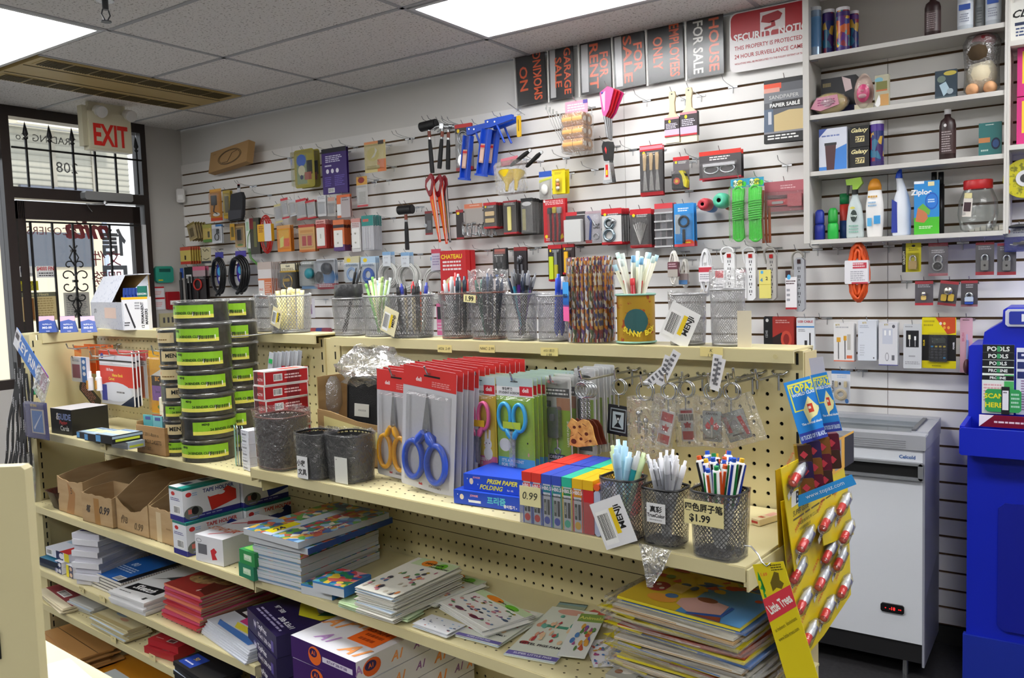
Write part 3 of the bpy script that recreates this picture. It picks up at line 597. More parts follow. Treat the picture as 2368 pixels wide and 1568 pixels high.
WI('white double socket plate in clear pink topped pack','wall_plate_pack','pack',(813,505,834,582),'d8d4d4','r 0 0 1 .12 d89890;x .1 .14 .9 .28 a86058 3',3,.012,co=('cover_plate','box .08 .3 .9 .9 .005 f2f0ec;sp .5 .45 .08 .007 c8c4b8;sp .5 .72 .08 .007 c8c4b8'),back='pink topped socket plate packs')
WI('clear pack with teal header and white rods','hanging_pack','pack',(837,498,864,578),'d8d8de','r 0 0 1 .3 2a8f88;r .1 .1 .6 .18 c86a5a',7,.012,co=('white_rods','cv .3 .34 .95 .003 f2f2f4;cv .5 .36 .97 .003 e8e8ec;cv .7 .34 .94 .003 f2f2f4'),bl=(.04,.3,.96,.98,.008),back='teal headed clear packs')
# row above (clear packs with red tops)
for i,(bb,lab,top) in enumerate([((634,472,651,515),'yellowish clear pack leaning low','d8cc90'),((649,458,666,506),'leftmost clear pack with red top under the olive clamshell','c84048'),((668,462,684,500),'white clip pack between the red topped packs','d8d8de'),((684,460,708,508),'second clear pack with red top under the olive clamshell','c83038'),((706,463,728,506),'third clear pack with red top left of the purple card','c83038')]):
 WI(lab,'hanging_pack','pack',bb,'d2d0cc',f'r 0 0 1 .12 {top};r 0 .92 1 1 {top};r .15 .25 .85 .8 b4b4b6',1+(i in (3,4)),.02,rot=-.08,bl=(.08,.15,.92,.92,.014),back='red topped clear packs '+('left' if i==3 else 'right')+' pile')
WI('white blister card left of the orange topped card under the purple pack','hanging_pack','pack',(734,452,754,500),'e0e0e2','x .1 .05 .9 .2 9a9aa0 2;r .2 .4 .8 .85 c4c6ca',2,bl=(.1,.3,.9,.9,.015),back='white blister cards under the purple pack')
WI('greyish clear card under the purple pack','hanging_pack','pack',(757,456,776,500),'bcb8b4','r .1 0 .9 .2 d0a090;r .2 .4 .8 .85 9a9898',bl=(.1,.3,.9,.9,.015))
WI('orange topped card with white box under the purple pack','hanging_pack','pack',(779,450,810,503),'e0703c','r .3 .12 1 1 b8aeae;r 0 .4 .3 .9 e8e8e8;x .4 .1 .9 .3 7a6a6a 2',2,back='orange topped cards')
WI('yellow and red small card at the far left lower row','hanging_pack','pack',(417,571,441,611),'d8c468','r 0 0 1 .2 d05a48;r 0 .84 1 1 c84030;r .4 .5 .55 .75 2a2010',5,.02,back='small yellow and red cards')
WI('beige card with black lead low at the far left','hanging_pack','pack',(466,572,488,609),'c4b890','r 0 .85 1 1 2c2c34',co=('black_lead','tu .002 black .2 .1 .4 .25 .6 .12 .8 .25;tu .002 black .2 .7 .5 .78 .8 .68'))
# bike locks and tools at the far left
x,zt,w_,h_=fit(414,620,432,712,.12);t=thing('bicycle_pump','black hand pump on blue tag at the far left above the binder clips','pump',TR(x,-.12,zt));b=B();b.cyl((0,-.012,-h_),(0,-.012,-h_*.3),.012,mat('17181c',.4));b.cyl((0,-.012,-h_*.3),(0,-.012,-h_*.1),.007,mat('17181c'));part(b,'barrel',t);b=B();b.box(-.02,-.002,-h_*.25,.02,0,0,mat('3a58a8'));part(b,'tag_card',t)
WI('black tool set with white price sticker at the far left','tool_pack','pack',(428,618,448,704),'1b1b1e','b .2 .2 .8 .42',co=('tool_handles','cv .3 .3 .98 .008 black;cv .7 .25 .9 .008 black'))
def cable_lock(lab,bb,tagc,col='0f1013',r=.006,d=.12,tspec=''):
 x,zt,w,h=fit(*bb,d);t=thing('cable_lock',lab,'bicycle lock',TR(x,-d,zt));b=B();m=mat(col,.35)
 for i in range(4):b.tube([(w*(.42-i*.03)*cos(q),-.01-i*r*1.6+.004*sin(3*q),-h*.54+h*.42*sin(q)*(1-i*.05)) for q in [2*pi*j/24 for j in range(24)]],r,m,8, True)
 b.tube([(-w*.3,-.02,-h*.82),(0,-.03,-h*.95),(w*.12,-.03,-h)],r*1.4,m);b.tube([(w*.3,-.02,-h*.82),(w*.05,-.035,-h*.95),(-w*.12,-.035,-h)],r*1.4,m);part(b,'cable_coil',t)
 b=B();b.ell(0,-h*.5,w*.27,h*.3,-.004,pm(tagc));b.rbox(-w*.28,-.004,-h*.14,w*.28,-.002,0,pm(tagc));Face(b,w,h,-.005).do('e .45 .45 .14 .1 sky;e .55 .6 .1 .09 e84a6a;e .42 .62 .06 .05 white;'+tspec);part(b,'printed_tag',t)
 wire_hook(x,zt-.01,d+.03,'chrome wall hook holding the '+' '.join(lab.split()[:6])); return t
cable_lock('smaller black coiled bicycle lock with purple tag',(494,583,527,683),'3a3a9a')
cable_lock('larger thick black coiled bicycle lock with purple tag',(538,580,582,678),'4a3aa0',r=.009)
WI('pink topped bag with red handled pliers above the binder clips','tool_pack','pack',(447,616,476,692),'2c2426','r 0 0 1 .12 d86a88;r 0 .12 1 .3 b8a0a4;x .1 .3 .9 .4 8a8a8a 2',2,.03,co=('pliers_handles','el .4 .55 .3 .16 .006 c03028;cv .4 .75 .98 .008 black'),back='pink topped bags with pliers')
# row above the cups
OW='r 0 0 1 .2 c8b8ae;r 0 .45 1 1 d87848;r 0 .5 .45 .95 f0ece8;T .2 .75 .06 d06030 SALE;x .5 .55 .95 .9 f0d0c0 6'
WI('white and orange boxed refill card left of the gold cable','hanging_pack','pack',(597,606,628,690),'e4dedc',OW,7,.014,th=.006,back='white and orange boxed cards')
WI('black and gold audio cable blister pack','cable_pack','pack',(648,608,685,668),'2a2414','r .05 .03 .95 .3 e8e0c0;T .5 .12 .09 black Gold;x .1 .2 .9 .3 6a5a20 2;r 0 .3 1 .36 c8a030',3,.02,bl=(.04,.34,.96,.98,.03),co=('gold_cable','ri .5 .72 .28 .005 c8a030!;ri .5 .7 .2 .005 black;box .3 .6 .7 .72 .02 gold!'),back='gold audio cable packs')
WI('grey clear pack with teal mouse','mouse_pack','pack',(697,604,730,668),'a8aca8','x .1 .04 .9 .12 e0e0e0 1;r 0 .9 1 1 6a90b8',2,bl=(.05,.12,.95,.92,.03),co=('mouse','sp .7 .45 .28 .02 .2 2a8a98'),back='clear packs with teal mouse')
WI('clear pack with black computer mouse on blue card','mouse_pack','pack',(733,599,775,668),'d8dce4','e .65 .6 .35 .3 3a84c8;r 0 .82 1 1 c84858;x .1 .84 .9 .95 f0e8e8 2',3,.012,bl=(.03,.03,.97,.97,.035),co=('mouse','sp .62 .32 .26 .018 .2 181c2c;sp .2 .6 .16 .016 .2 1c1c20'),back='clear packs with black mouse')
for i,(x0,c1) in enumerate(((797,'d8d0a8'),(835,'b8d4ec'))):
 WI(['white and yellow card with pale blue network cable coil','pale blue card with bright blue network cable coil'][i],'cable_pack','pack',(x0,593,x0+34,653),'dfe6ec',f'r 0 0 1 .25 {c1};e .3 .14 .14 .08 yellow;x .1 .28 .9 .4 7a9ac0 2',3,.016,bl=(.05,.3,.95,.98,.02),co=('cable_coil',['ri .5 .68 .32 .004 9ab8e0;ri .5 .68 .24 .004 a8c4ea;ri .52 .66 .28 .004 8aacd8','ri .5 .72 .3 .005 2a62c0;ri .5 .7 .22 .005 2a6ad0;ri .52 .74 .36 .005 1c54b0'][i]),back=['pale blue cable coil cards','bright blue cable coil cards'][i])
def spool(lab,px,py,rp,n,d=.13,col='d8d8d4',tagbb=None):
 p=WY(px,py,-d);R_=rp*(WY(px+1,py,-d)-p).length*.9
 for i in range(n):
  t=thing('cable_coil',lab[i],'cable',TR(p.x+.004*i,-d+i*.034,p.z));b=B()
  for k in range(5):b.loop(0,0,R_*(1-.07*k),R_*(1-.07*k),-.004-(k%2)*.006,.0045,mat(col,.25,coat=.5),24)
  b.cyl((0,.004,0),(0,-.016,0),R_*.68,film(.5,.2,40),n=24,caps=False);part(b,'coil',t)
  b=B();b.rbox(-.028,-.014,R_*.7,.034,-.012,R_*.7+.085,mat('dfe4ea'));b.box(-.028,-.0142,R_*.7+.065,.034,-.014,R_*.7+.085,mat('8ab4dc'));b.text('xx xx',0,R_*.7+.05,.006,mat('9a9aa0'),-.0145);b.text('99',0,R_*.7+.02,.014,mat('a8a8b0'),-.0145);part(b,'header_card',t)
 wire_hook(p.x,p.z+R_*.7+.075,d+.02,'chrome wall hook holding the '+' '.join(lab[0].split()[:6]))
spool(['white coiled cable with tall white header card left of the others','second white coiled cable behind the leftmost coil'],898,636,24,2)
spool(['white glossy cable coil with curved header in the middle of coils','white cable coil directly behind the middle one'],941,640,27,2)
spool(['large white cable coil partly behind the red tape gun boxes'],1010,655,33,1,.10)
RB='T .45 .12 .09 yellow CHATEAU;x .1 .2 .85 .42 f0e0e0 3;e .5 .68 .34 .16 e8d8a0;p 2a3028 .35 .66 .5 .6 .66 .66 .55 .72 .5 .7 .45 .76 .42 .7;b .15 .88 .5 .97'
WI('red tape gun box with yellow title standing out above the black cups','tape_gun_box','box',(1019,579,1078,695),'c81c22',RB,2,.05,d=.15,th=.04,back='red tape gun boxes',r=.001)
WI('white and lilac hanging pack half behind the red box','hanging_pack','pack',(998,576,1020,625),'ccc4d4','r 0 0 1 .2 c84058;x .1 .3 .9 .8 9a8ab0 4',1)
WI('black screwdriver pack with blue and red tips','screwdriver_pack','pack',(1141,574,1172,640),'1c1c20','r .1 .03 .9 .2 b86a60;x .1 .22 .9 .3 lgrey 1',2,bl=(.04,.1,.96,.98,.02),co=('screwdrivers','cv .28 .5 .92 .007 black;cv .28 .92 .99 .007 blue;cv .62 .5 .9 .007 black;cv .62 .9 .99 .007 red;cv .28 .3 .5 .003 silver!;cv .62 .3 .5 .003 silver!'),back='black screwdriver packs')
WI('dark card with grey handled pliers above the silver cups','pliers_pack','pack',(1189,571,1218,660),'2a2426','r 0 0 1 .1 8a2c2c',2,co=('pliers','cv .35 .45 .95 .006 5a5a60;cv .65 .45 .95 .006 5a5a60;sp .5 .32 .2 .01 .12 7a7a80!'),back='dark cards with grey pliers')
WI('black card with lime green box cutter','knife_pack','pack',(1268,566,1299,650),'2c2a2c',TC,2,co=('box_cutter','box .12 .32 .42 .95 .01 c8d820;box .5 .15 .7 .6 .008 silver!;box .5 .55 .72 .95 .01 b8b02c'),back='lime green cutter cards')
WI('black card with yellow box cutter beside the lime one','knife_pack','pack',(1301,564,1328,634),'3a2c2c',TC,2,co=('box_cutter','box .2 .25 .5 .95 .01 f0b81c;box .56 .3 .66 .9 .006 2a2a2a'),back='yellow cutter cards')
# --- hammers, mallets
def hammer(lab,hx,hy,tx,ty,rubber=True,hw=.055,d=.12,claw=False,nm=None):
 a=WY(hx,hy,-d);c=WY(tx,ty,-d);v=c-a;L=v.length;ang=math.atan2(v.x,-v.z)
 t=thing(nm or ('rubber_mallet' if rubber else 'claw_hammer'),lab,'hammer',TR(a.x,-d,a.z,ry=-ang));b=B()
 if rubber:b.cyl((-hw,0,0),(hw,0,0),.027,mat('101012',.5),n=18);b.cyl((-hw-.002,0,0),(-hw,0,0),.022,mat('1c1c1e'),n=18);b.cyl((hw,0,0),(hw+.002,0,0),.022,mat('1c1c1e'),n=18)
 else:
  b.cyl((.02,0,0),(.05,0,0),.014,METAL,n=14);b.cyl((-.015,0,0),(.022,0,0),.011,METAL,n=14);b.rbox(-.014,-.014,-.014,.014,.014,.014,METAL)
  for y_ in (-.006,.006):b.tube([(-.01,y_,0),(-.04,y_*1.4,-.004),(-.07,y_*2,-.024)],[.009,.007,.003],METAL)
 part(b,'head',t);b=B();b.tube([(0,0,0),(0,0,-L*.3)],.008,METAL,10);b.cyl((0,0,-L*.12),(0,0,-L*.25),.0095,mat('8a4a3a'),n=10);part(b,'shaft',t)
 b=B();b.tube([(0,0,-L*.3),(0,0,-L*.5),(0,0,-L*.95),(0,0,-L)],[.009,.012,.013,.012],mat('141416',.6),12);part(b,'grip',t)
 for sx in (-.02,.02):wire_hook(a.x+sx,a.z+.02,d+.035,('left' if sx<0 else 'right')+' of the two wall hooks carrying the '+' '.join(lab.split()[:5]))
hammer('black rubber mallet with steel shaft at left of the two claw hammers',991,290,1000,400,hw=.055)
hammer('claw hammer hanging slanted between mallet and straight hammer',1024,292,1016,390, False)
hammer('claw hammer hanging straight beside the round ring pack',1037,294,1036,392, False,d=.10)
hammer('lone black rubber mallet low on wall left of the orange saws',938,485,942,578,hw=.05)
# ring pack
WI('grey headed blister card with three round steel rings','ring_pack','pack',(1053,286,1092,394),'8a8684','r 0 0 1 .08 c83030;r 0 .93 1 1 a82830;r .02 .08 .98 .2 3c3838;e .2 .14 .08 .04 yellow',2,bl=(.06,.18,.94,.93,.015),co=('steel_rings','ri .5 .3 .3 .004 silver!;ri .5 .3 .22 .003 silver!;ri .5 .53 .3 .004 silver!;cy .5 .78 .34 .006 e8e8ea!'),back='three ring blister cards')
# caulking guns
def caulk(lab,x0,y0,x1,y1,d,lean=.35):
 x,zt,w,h=fit(x0,y0,x1,y1,d);t=thing('caulking_gun',lab,'caulking gun',TR(x-w*.3,-d,zt-.02,ry=0));U=mat('1c50c8',.4);b=B()
 a=Vector((0,0,0));e=Vector((-w*.22,0,-h*.92));u=(e-a).normalized();p=Vector((u.z,0,-u.x))*-1
 def P(s,q):v=a+u*(s*h)+p*q; return (v.x,v.z)
 b.prism([P(.12,-.022),P(.12,.022),P(.98,.02),P(.98,-.022)],.0,.014,U);b.prism([P(.12,-.026),P(.12,-.02),P(.98,-.02),P(.98,-.026)],-.02,.014,U);b.prism([P(.12,.02),P(.12,.026),P(.98,.024),P(.98,.018)],-.02,.014,U)
 b.prism([P(.96,-.035),P(.96,.03),P(1.0,.03),P(1.0,-.035)],-.02,.014,U);part(b,'barrel',t)
 b=B();b.prism([(-.012,.012),(w*.72,.02),(w*.74,-.005),(.02,-.03),(-.01,-.03)],-.012,.012,U);part(b,'frame',t)
 b=B();b.tube([(w*.25,-.004,-.01),(w*.34,-.006,-.05),(w*.48,-.004,-h*.42)],.006,U);part(b,'trigger',t)
 b=B();v0=P(.4,0);b.M=TR(v0[0],-.0215,v0[1],ry=math.atan2(u.x,-u.z)*-1);b.box(-.014,0,-.1,.014,.001,0,mat('c8a090'));b.box(-.014,-.001,-.02,.014,0,-.008,'red');b.box(-.01,-.001,-.09,.01,0,-.03,mat('e0c0b0'));part(b,'label_sticker',t)
 b=B();[b.cyl((q,-.013,r_),(q,-.0165,r_),.005,METAL,n=8) for q,r_ in ((w*.25,-.005),(.01,0))];part(b,'rivets',t)
 wire_hook(x-w*.1,zt+.0,d+.02,'chrome wall hook holding the '+' '.join(lab.split()[:6]))
caulk('blue caulking gun furthest left of the three',1075,288,1135,406,.14)
caulk('blue caulking gun in the middle and nearest the viewer',1114,270,1194,396,.16)
caulk('blue caulking gun furthest right half hidden behind the middle one',1134,274,1208,394,.09)
# knife on a ring hook
p=WY(1200,250,-.12);t=thing('utility_knife','yellow utility knife hanging from a ring on a long wire loop','knife',TR(p.x,-.12,p.z));b=B();b.rbox(-.012,-.01,-.15,.012,.0,-.04,mat('e8b818',.4),.005);b.box(-.002,-.0105,-.12,.002,-.01,-.06,mat('4a4018'));part(b,'handle',t);b=B();b.loop(0,-.02,.012,.016,-.005,.0012,METAL);part(b,'ring',t)
p2=WY(1210,262,0);b=B();a=WY(1173,237,-.2);d_=Vector((p2.x,0,p2.z));b.tube([(d_.x-.01,0,d_.z),(a.x,-.2,a.z),(a.x+.012,-.205,a.z-.01),(d_.x+.01,0,d_.z-.01)],.0016,METAL);solo(b,'wire_loop','long bright wire loop on wall carrying the yellow utility knife','hook',Matrix.Identity(4))
# saws
def saw(lab,hx,hy,ty,d,lean,blade=('e8481c','d8ccc4')):
 p=WY(hx,hy,-d);q=WY(hx,ty,-d);L=p.z-q.z;t=thing('hand_saw',lab,'saw',TR(p.x,-d,p.z,ry=-lean));b=B();m=mat('8a1420',.4);s=L/.45
 b.prism([(-.035*s,-.02),(0.01,.01),(.028*s,-.01),(.03*s,-.055*s),(.0,-.13*s),(-.022*s,-.135*s),(-.045*s,-.07*s)],-.008,.008,m)
 b.prism([(-.024*s,-.04),(.01*s,-.02),(.014*s,-.045*s),(-.004*s,-.095*s),(-.018*s,-.1*s),(-.03*s,-.065*s)],-.0088,.0088,mat('d8d4d0'));part(b,'handle',t)
 b=B();b.prism([(-.018*s,-.09*s),(.03*s,-.04*s),(.03*s,-L),(.012*s,-L),(-.022*s,-.16*s)],-.001,.001,mat(blade[0],.35));b.prism([(.012*s,-.08*s),(.024*s,-.07*s),(.027*s,-L+.01),(.02*s,-L+.01)],-.0016,-.001,mat(blade[1]));b.prism([(-.008*s,-.16*s),(.0,-.16*s),(.016*s,-L*.85),(.013*s,-L*.85)],-.0016,-.001,mat('e8b020'));part(b,'blade',t)
saw('orange bladed hand saw with dark red handle, leftmost and nearest',994,406,563,.15,.1)
saw('orange bladed hand saw with dark red handle, right of the leftmost',1014,408,566,.12,.06)
saw('dark edged hand saw behind the two orange ones',1025,410,562,.08,.04,('5a5c60','e0dcd8'))
wire_hook(WY(1000,420,-.1).x,WY(1000,420,-.1).z,.17,'chrome wall hook under the handles of the orange saws')
WI('small dark blister card left of the orange saws','hanging_pack','pack',(983,488,1000,543),'4a4646','r 0 0 1 .1 8a2428;r .3 .4 .8 .8 6a6a6e;e .05 .6 .2 .08 silver;r 0 .92 1 1 8a2428')
# long ties, tape rolls, fans
p=WY(1262,252,-.14);
for i in range(6):
 a=WY(1262+i*8,248+i*5,-.14+i*.012);b=B();b.box(-.004,0,-.012,.004,.006,.012,mat('b8b8b4'));b.tube([(0,0,0),(.035,0,-.09),(.095,.004,-.20)],.0018,mat('a4a4a2',.4));solo(b,'curtain_rod_hook','thin pale metal rod in a slanting bunch left of the pink topped rolls','rod',TR(a.x,a.y,a.z),'bunch of thin pale rods')
x,zt,w_,h_=fit(1311,233,1358,356,.16);t=thing('tape_roll_bag','clear bag of tan tape rolls with pink header hanging under black signs','pack',TR(x,-.16,zt));b=B();b.box(-w_*.55,-.002,-h_*.24,w_*.55,0,0,mat('e89ab0'));Face(b,w_*1.1,h_*.24,-.002).do('x .1 .2 .9 .8 f4d8e0 3;r .8 0 1 .3 5a4a9a');part(b,'header_card',t)
for j in range(3):
 for i in range(2):
  for k in range(2):
   b=B();zc=-h_*.36-j*h_*.235;yy=-.02+i*.045;xx=-w_*.5+k*w_*.5;b.cyl((xx,yy,zc),(xx+w_*.48,yy,zc),h_*.115,mat('e0a868',.35),n=18,m2=mat('c89050'));b.cyl((xx+w_*.48,yy,zc),(xx+w_*.482,yy,zc),h_*.05,mat('f0e4d0'),n=14);part(b,'tape_roll',t)
b=B();b.rbox(-w_*.56,-.048,-h_,w_*.56,.055,-h_*.24,BAG,.01);part(b,'bag',t);wire_hook(x,zt-.01,.2,'chrome wall hook holding the clear bag of tan tape rolls')
p=WY(1405,205,-.15);
for i in range(4):
 t=thing('wrapped_scraper',['pink wedge shaped pack on the front of the fan of red wedges','first bright red wedge pack behind the pink one','second bright red wedge pack behind the pink one','dark pink wedge pack at the back of the fan'][i],'pack',TR(p.x+.01*i,-.15+i*.016,p.z-.004*i,ry=.16+.05*i));b=B();b.prism([(-.04,-.02),(.0,.012),(.035,.0),(.02,-.10),(.0,-.14),(-.015,-.11)],-.003,.003,mat(['e85a98','c81c30','c01828','c8286a'][i],.3));part(b,'sheath',t)
 if i==0:b=B();b.prism([(-.03,-.03),(-.01,-.01),(0,-.1),(-.004,-.11)],-.0035,-.003,mat('f0b0d0'));b.sph((-.026,-.004,-.02),.006,mat('6a5ab8'));part(b,'printed_patch',t)
 b=B();b.tube([(.0,0,-.13),(.02,0,-.19),(.03,.0,-.23)],.006,mat('9a9a9c',.4,.6));part(b,'shaft',t)
wire_hook(p.x,p.z,.18,'chrome wall hook holding the fan of pink and red wedges')
# funnels and brushes
x,zt,w_,h_=fit(1159,362,1212,450,.14);t=thing('funnel_pack','clear bag of yellow funnels with pink header','pack',TR(x,-.14,zt,ry=-.08));b=B();b.box(-w_*.5,-.002,-h_*.2,w_*.25,0,0,mat('d87a88'));part(b,'header_card',t)
YF=mat('f0cc10',.35)
for i,(fx,s) in enumerate(((-w_*.1,1),(w_*.2,.8))):
 b=B();b.M=Matrix.Translation((fx,-.03+i*.02,-h_*.45))@Matrix.Rotation(-.3,4,'X');b.lathe([(w_*.36*s,.0),(w_*.34*s,-.008),(w_*.08,-h_*.3*s),(w_*.05,-h_*.5)],YF,20);b.lathe([(w_*.37*s,.002),(w_*.36*s,.0),(w_*.2*s,.0)],YF,20);part(b,'funnel',t)
b=B();b.rbox(-w_*.52,-.07,-h_,w_*.5,.01,-h_*.15,BAG,.015);part(b,'bag',t);wire_hook(x,zt,.17,'chrome wall hook holding the yellow funnels')
for i,(a,c) in enumerate((((1223,350),(1180,384)),((1250,354),(1217,386)))):
 a=WY(*a,-.15);c=WY(*c,-.15);b=B();v=c-a;t=thing('wire_brush',['black handled brush slanting over the yellow funnels, left one','black handled brush slanting over the yellow funnels, right one'][i],'brush',TR(a.x,-.15,a.z));b.tube([(0,0,0),(v.x*.2,0,v.z*.2),(v.x*.9,0,v.z*.9),(v.x,0,v.z)],[.008,.012,.01,.006],mat('161616',.5),10);part(b,'handle',t);b=B();b.tube([(0,0,0),(-v.x*.12,0,-v.z*.12)],.003,METAL);b.cyl((-v.x*.06,-.004,-v.z*.06),(-v.x*.06,.004,-v.z*.06),.009,METAL,n=10);part(b,'ring',t)
WI('clear pack with blue header and white hooks left of the yellow cards','hanging_pack','pack',(1247,396,1276,461),'c8c6c0','r 0 0 1 .2 2c58b8;p d8dc50 0 .3 1 .2 1 .28 0 .4',bl=(.06,.3,.94,.96,.015),co=('white_hooks','sp .5 .65 .3 .01 .2 e8e6e0'))
WI('bright yellow card with small brass pieces','hanging_pack','pack',(1277,391,1307,448),'f0dc18','r 0 0 1 .06 c8a810;x .2 .12 .8 .22 b89a20 2',2,.04,bl=(.25,.35,.75,.9,.012),co=('brass_pieces','sp .5 .48 .14 .01 e8d0a0;sp .5 .64 .14 .01 c87848;sp .5 .78 .14 .01 f0e4d0'),back='bright yellow brass piece cards')
def putty(lab,bb,d,n,hc='17171a',ac='c83030'):
 for i in range(n):
  x,zt,w,h=fit(*bb,d-i*.014);t=thing('putty_knife',lab if i==0 else 'black handled scraper behind the front one in the bunch of four','scraper',TR(x+.003*i,-d+i*.022,zt),'bunch of black handled scrapers');b=B();b.prism([(-w*.25,0),(w*.25,0),(w*.35,-h*.1),(w*.2,-h*.45),(-w*.2,-h*.45),(-w*.38,-h*.1)],-.012,.004,mat(hc,.5));b.prism([(-w*.1,-h*.18),(0,-h*.12),(w*.12,-h*.2),(w*.05,-h*.3)],-.0135,-.012,mat(ac));part(b,'handle',t)
  b=B();b.prism([(-w*.2,-h*.45),(w*.2,-h*.45),(w*.45,-h*.98),(-w*.45,-h)],-.001,.001,METAL);b.prism([(-w*.2,-h*.5),(w*.2,-h*.5),(w*.3,-h*.92),(-w*.36,-h*.92)],-.0022,-.001,mat('c8c2c0'));b.box(-w*.15,-.003,-h*.85,w*.1,-.0022,-h*.55,'red');b.box(-w*.1,-.0036,-h*.8,w*.05,-.003,-h*.68,'yellow');part(b,'blade',t)
 wire_hook(x,zt-.01,d+.03,'chrome wall hook holding the bunch of black scrapers')
putty('black handled scraper at the front of the bunch of four',(1392,328,1416,424),.15,4)
# wooden handled putty set, tape measure, glasses, stapler
WI('card with three wooden handled putty knives in clear blister','putty_knife_set','pack',(1480,335,1533,452),'4a4648',TC+'r 0 .02 1 .08 e08a98;',2,.02,bl=(.03,.14,.97,.95,.018),co=('putty_knives',';'.join(f'pr .007 d8b888 {u-.07} .2 {u-.05} .16 {u+.06} .16 {u+.09} .22 {u+.05} .5 {u-.05} .5;pr .002 b4b2b0! {u-.04} .5 {u+.04} .5 {u+.11} .9 {u-.1} .9' for u in (.22,.5,.76))),back='wooden putty knife set cards')
WI('grey card with yellow and black tape measure','tape_measure_pack','pack',(1557,362,1594,440),'6a6468',TC,1,bl=(0,.4,1,1,.035),co=('tape_measure','box .05 .52 .88 .98 .03 1a1a1a;pr .032 f0e020 .5 .44 .75 .44 1.0 .75 .95 .95 .8 .9 .7 .6;cy .38 .74 .2 .033 d84a30;cy .38 .74 .1 .034 f0c830'))
WI('red topped card with clear safety glasses','safety_glasses_pack','pack',(1617,347,1714,413),'4c484a','r 0 0 1 .15 d83020;x .25 .2 .75 .36 e8e0e0 2;r .08 .4 .9 .95 6a6668;r 0 .94 1 1 c83040',2,.035,bl=(.05,.38,.93,.96,.025),co=('safety_glasses','box .12 .46 .88 .56 .018 d8d8dc;el .3 .66 .17 .14 .004 c8ccd0!;el .68 .66 .17 .14 .004 c8ccd0!'),back='safety glasses cards')
WI('dusty red card with red staple gun beside the shelf unit','staple_gun_pack','pack',(1768,418,1862,494),'b8606a','x .4 .12 .8 .26 e0b0b4 2;r 0 .92 1 1 8a7a78',1,d=.12,bl=(.02,.3,.98,1,.03),co=('staple_gun','box .1 .56 .95 .74 .02 c83038;box .6 .42 .95 .8 .022 c8505a;pr .018 5a1c24 .1 .42 .6 .44 .62 .52 .12 .52;box .22 .62 .5 .7 .024 b8b0ae'))
# paint brushes
for lab,x0,x1,yt,ym,yb in (('narrower paint brush with pale wooden handle on the left',1539,1573,212,275,331),('wider paint brush with pale wooden handle beside the narrow one',1575,1614,203,262,329)):
 x,zt,w_,h_=fit(x0,yt,x1,yb,.15);zm=zt-WY(x0,ym,-.15).z;t=thing('paint_brush',lab,'brush',TR(x,-.15,zt));b=B();WD=mat('e4cfa8',.5)
 b.prism([(-.012,0),(.012,0),(.017,-.02),(.011,-.05),(.013,-zm+.02),(w_*.42,-zm),(-w_*.42,-zm),(-.015,-zm+.02),(-.012,-.05),(-.016,-.02)],-.008,.008,WD);b.cyl((0,-.0085,-.012),(0,-.008,-.012),.004,'dgrey',n=10);part(b,'handle',t)
 b=B();b.box(-w_/2,-.014,-h_*.88,w_/2,.014,-zm,mat('3c3438'));Face(b,w_,h_*.88-zm,-.014,z0=-zm).do('r 0 0 1 .1 d08a94;e .35 .2 .08 .08 yellow;x .1 .3 .9 .6 d8d0e0 4;r 0 .62 1 .92 c8b8d0;r 0 .92 1 1 c03038');part(b,'paper_wrap',t)
 b=B();b.box(-w_*.48,-.011,-h_,w_*.48,.011,-h_*.88,mat('ece4cc',.8,bump=((400,400,20),.8)));part(b,'bristles',t)
 wire_hook(x,zt-.012,.18,'chrome wall hook holding the '+lab[:20].strip())
SPS='r 0 0 1 .07 141416;r 0 .06 .42 .15 e8502c;r 0 .13 .38 .2 e0a090;r 0 .2 1 .36 7a7c82;t .48 .28 .06 lgrey SANDPAPER;r .2 .34 1 .46 1c1c1e;T .5 .4 .075 white PAPIER SABLÉ;r .0 .46 .22 .86 5a6a80;p d0b984 .24 .56 .6 .5 .94 .51 .94 .84 .24 .84;r .1 .5 .18 .7 c8ccd4;r 0 .82 1 .85 8a8a90;r 0 .85 1 1 0e0e10;x .08 .87 .92 .96 white 2'
WI('large sandpaper pack with bilingual title next to the shelf unit','sandpaper_pack','pack',(1767,180,1864,328),'5a5c62',SPS,3,.012,d=.13,back='large sandpaper packs')
# lower tool row
WI('narrow dark card with red ends left of the steel clamps','tool_pack','pack',(1055,485,1072,553),'2c2224','r 0 0 1 .1 a82830;e .3 .12 .2 .05 yellow;r 0 .94 1 1 a82830')
WI('grey card with orange top above the steel clamps','tool_pack','pack',(1074,471,1116,520),'a8a09a','r 0 0 1 .2 d87a58;x .3 .06 .9 .14 e8c8b8 1;r 0 .2 1 .24 c8a090',1,d=.12)
p=WY(1075,520,-.14)
for i in range(7):
 a=WY(1072+i*12,516+(i%2)*3,-.15+i*.012);b=B();b.tube([(.012,0,.0),(-.008,0,.002),(-.014,0,-.02),(-.012,0,-.06),(.014,0,-.066),(.014,0,-.05)],.0055,METAL,8);b.tube([(.0,0,-.062),(0,0,-.02)],.003,METAL);b.cyl((0,0,-.022),(0,0,-.017),.009,METAL,n=10);solo(b,'steel_clamp','small shiny steel clamp, one of the row below grey card with orange top','clamp',TR(a.x,a.y,a.z,rz=.5*(i%3-1)),'row of steel clamps')
WI('card with two brass hinges and red ends','hinge_pack','pack',(1118,468,1148,528),'5a5452',TC,9,.011,co=('hinges','box .15 .35 .85 .52 .004 d8bc90;box .15 .62 .85 .78 .004 c8b080'),back='brass hinge cards')
WI('grey card with yellow folding strip and red foot','hanging_pack','pack',(1164,464,1194,541),'54504e','r 0 0 1 .05 b83038;r 0 .95 1 1 b83038;x .1 .06 .9 .14 lgrey 2',8,.012,co=('yellow_strip','box .36 .18 .62 .9 .006 e8dc8c'),back='grey cards with yellow strip')
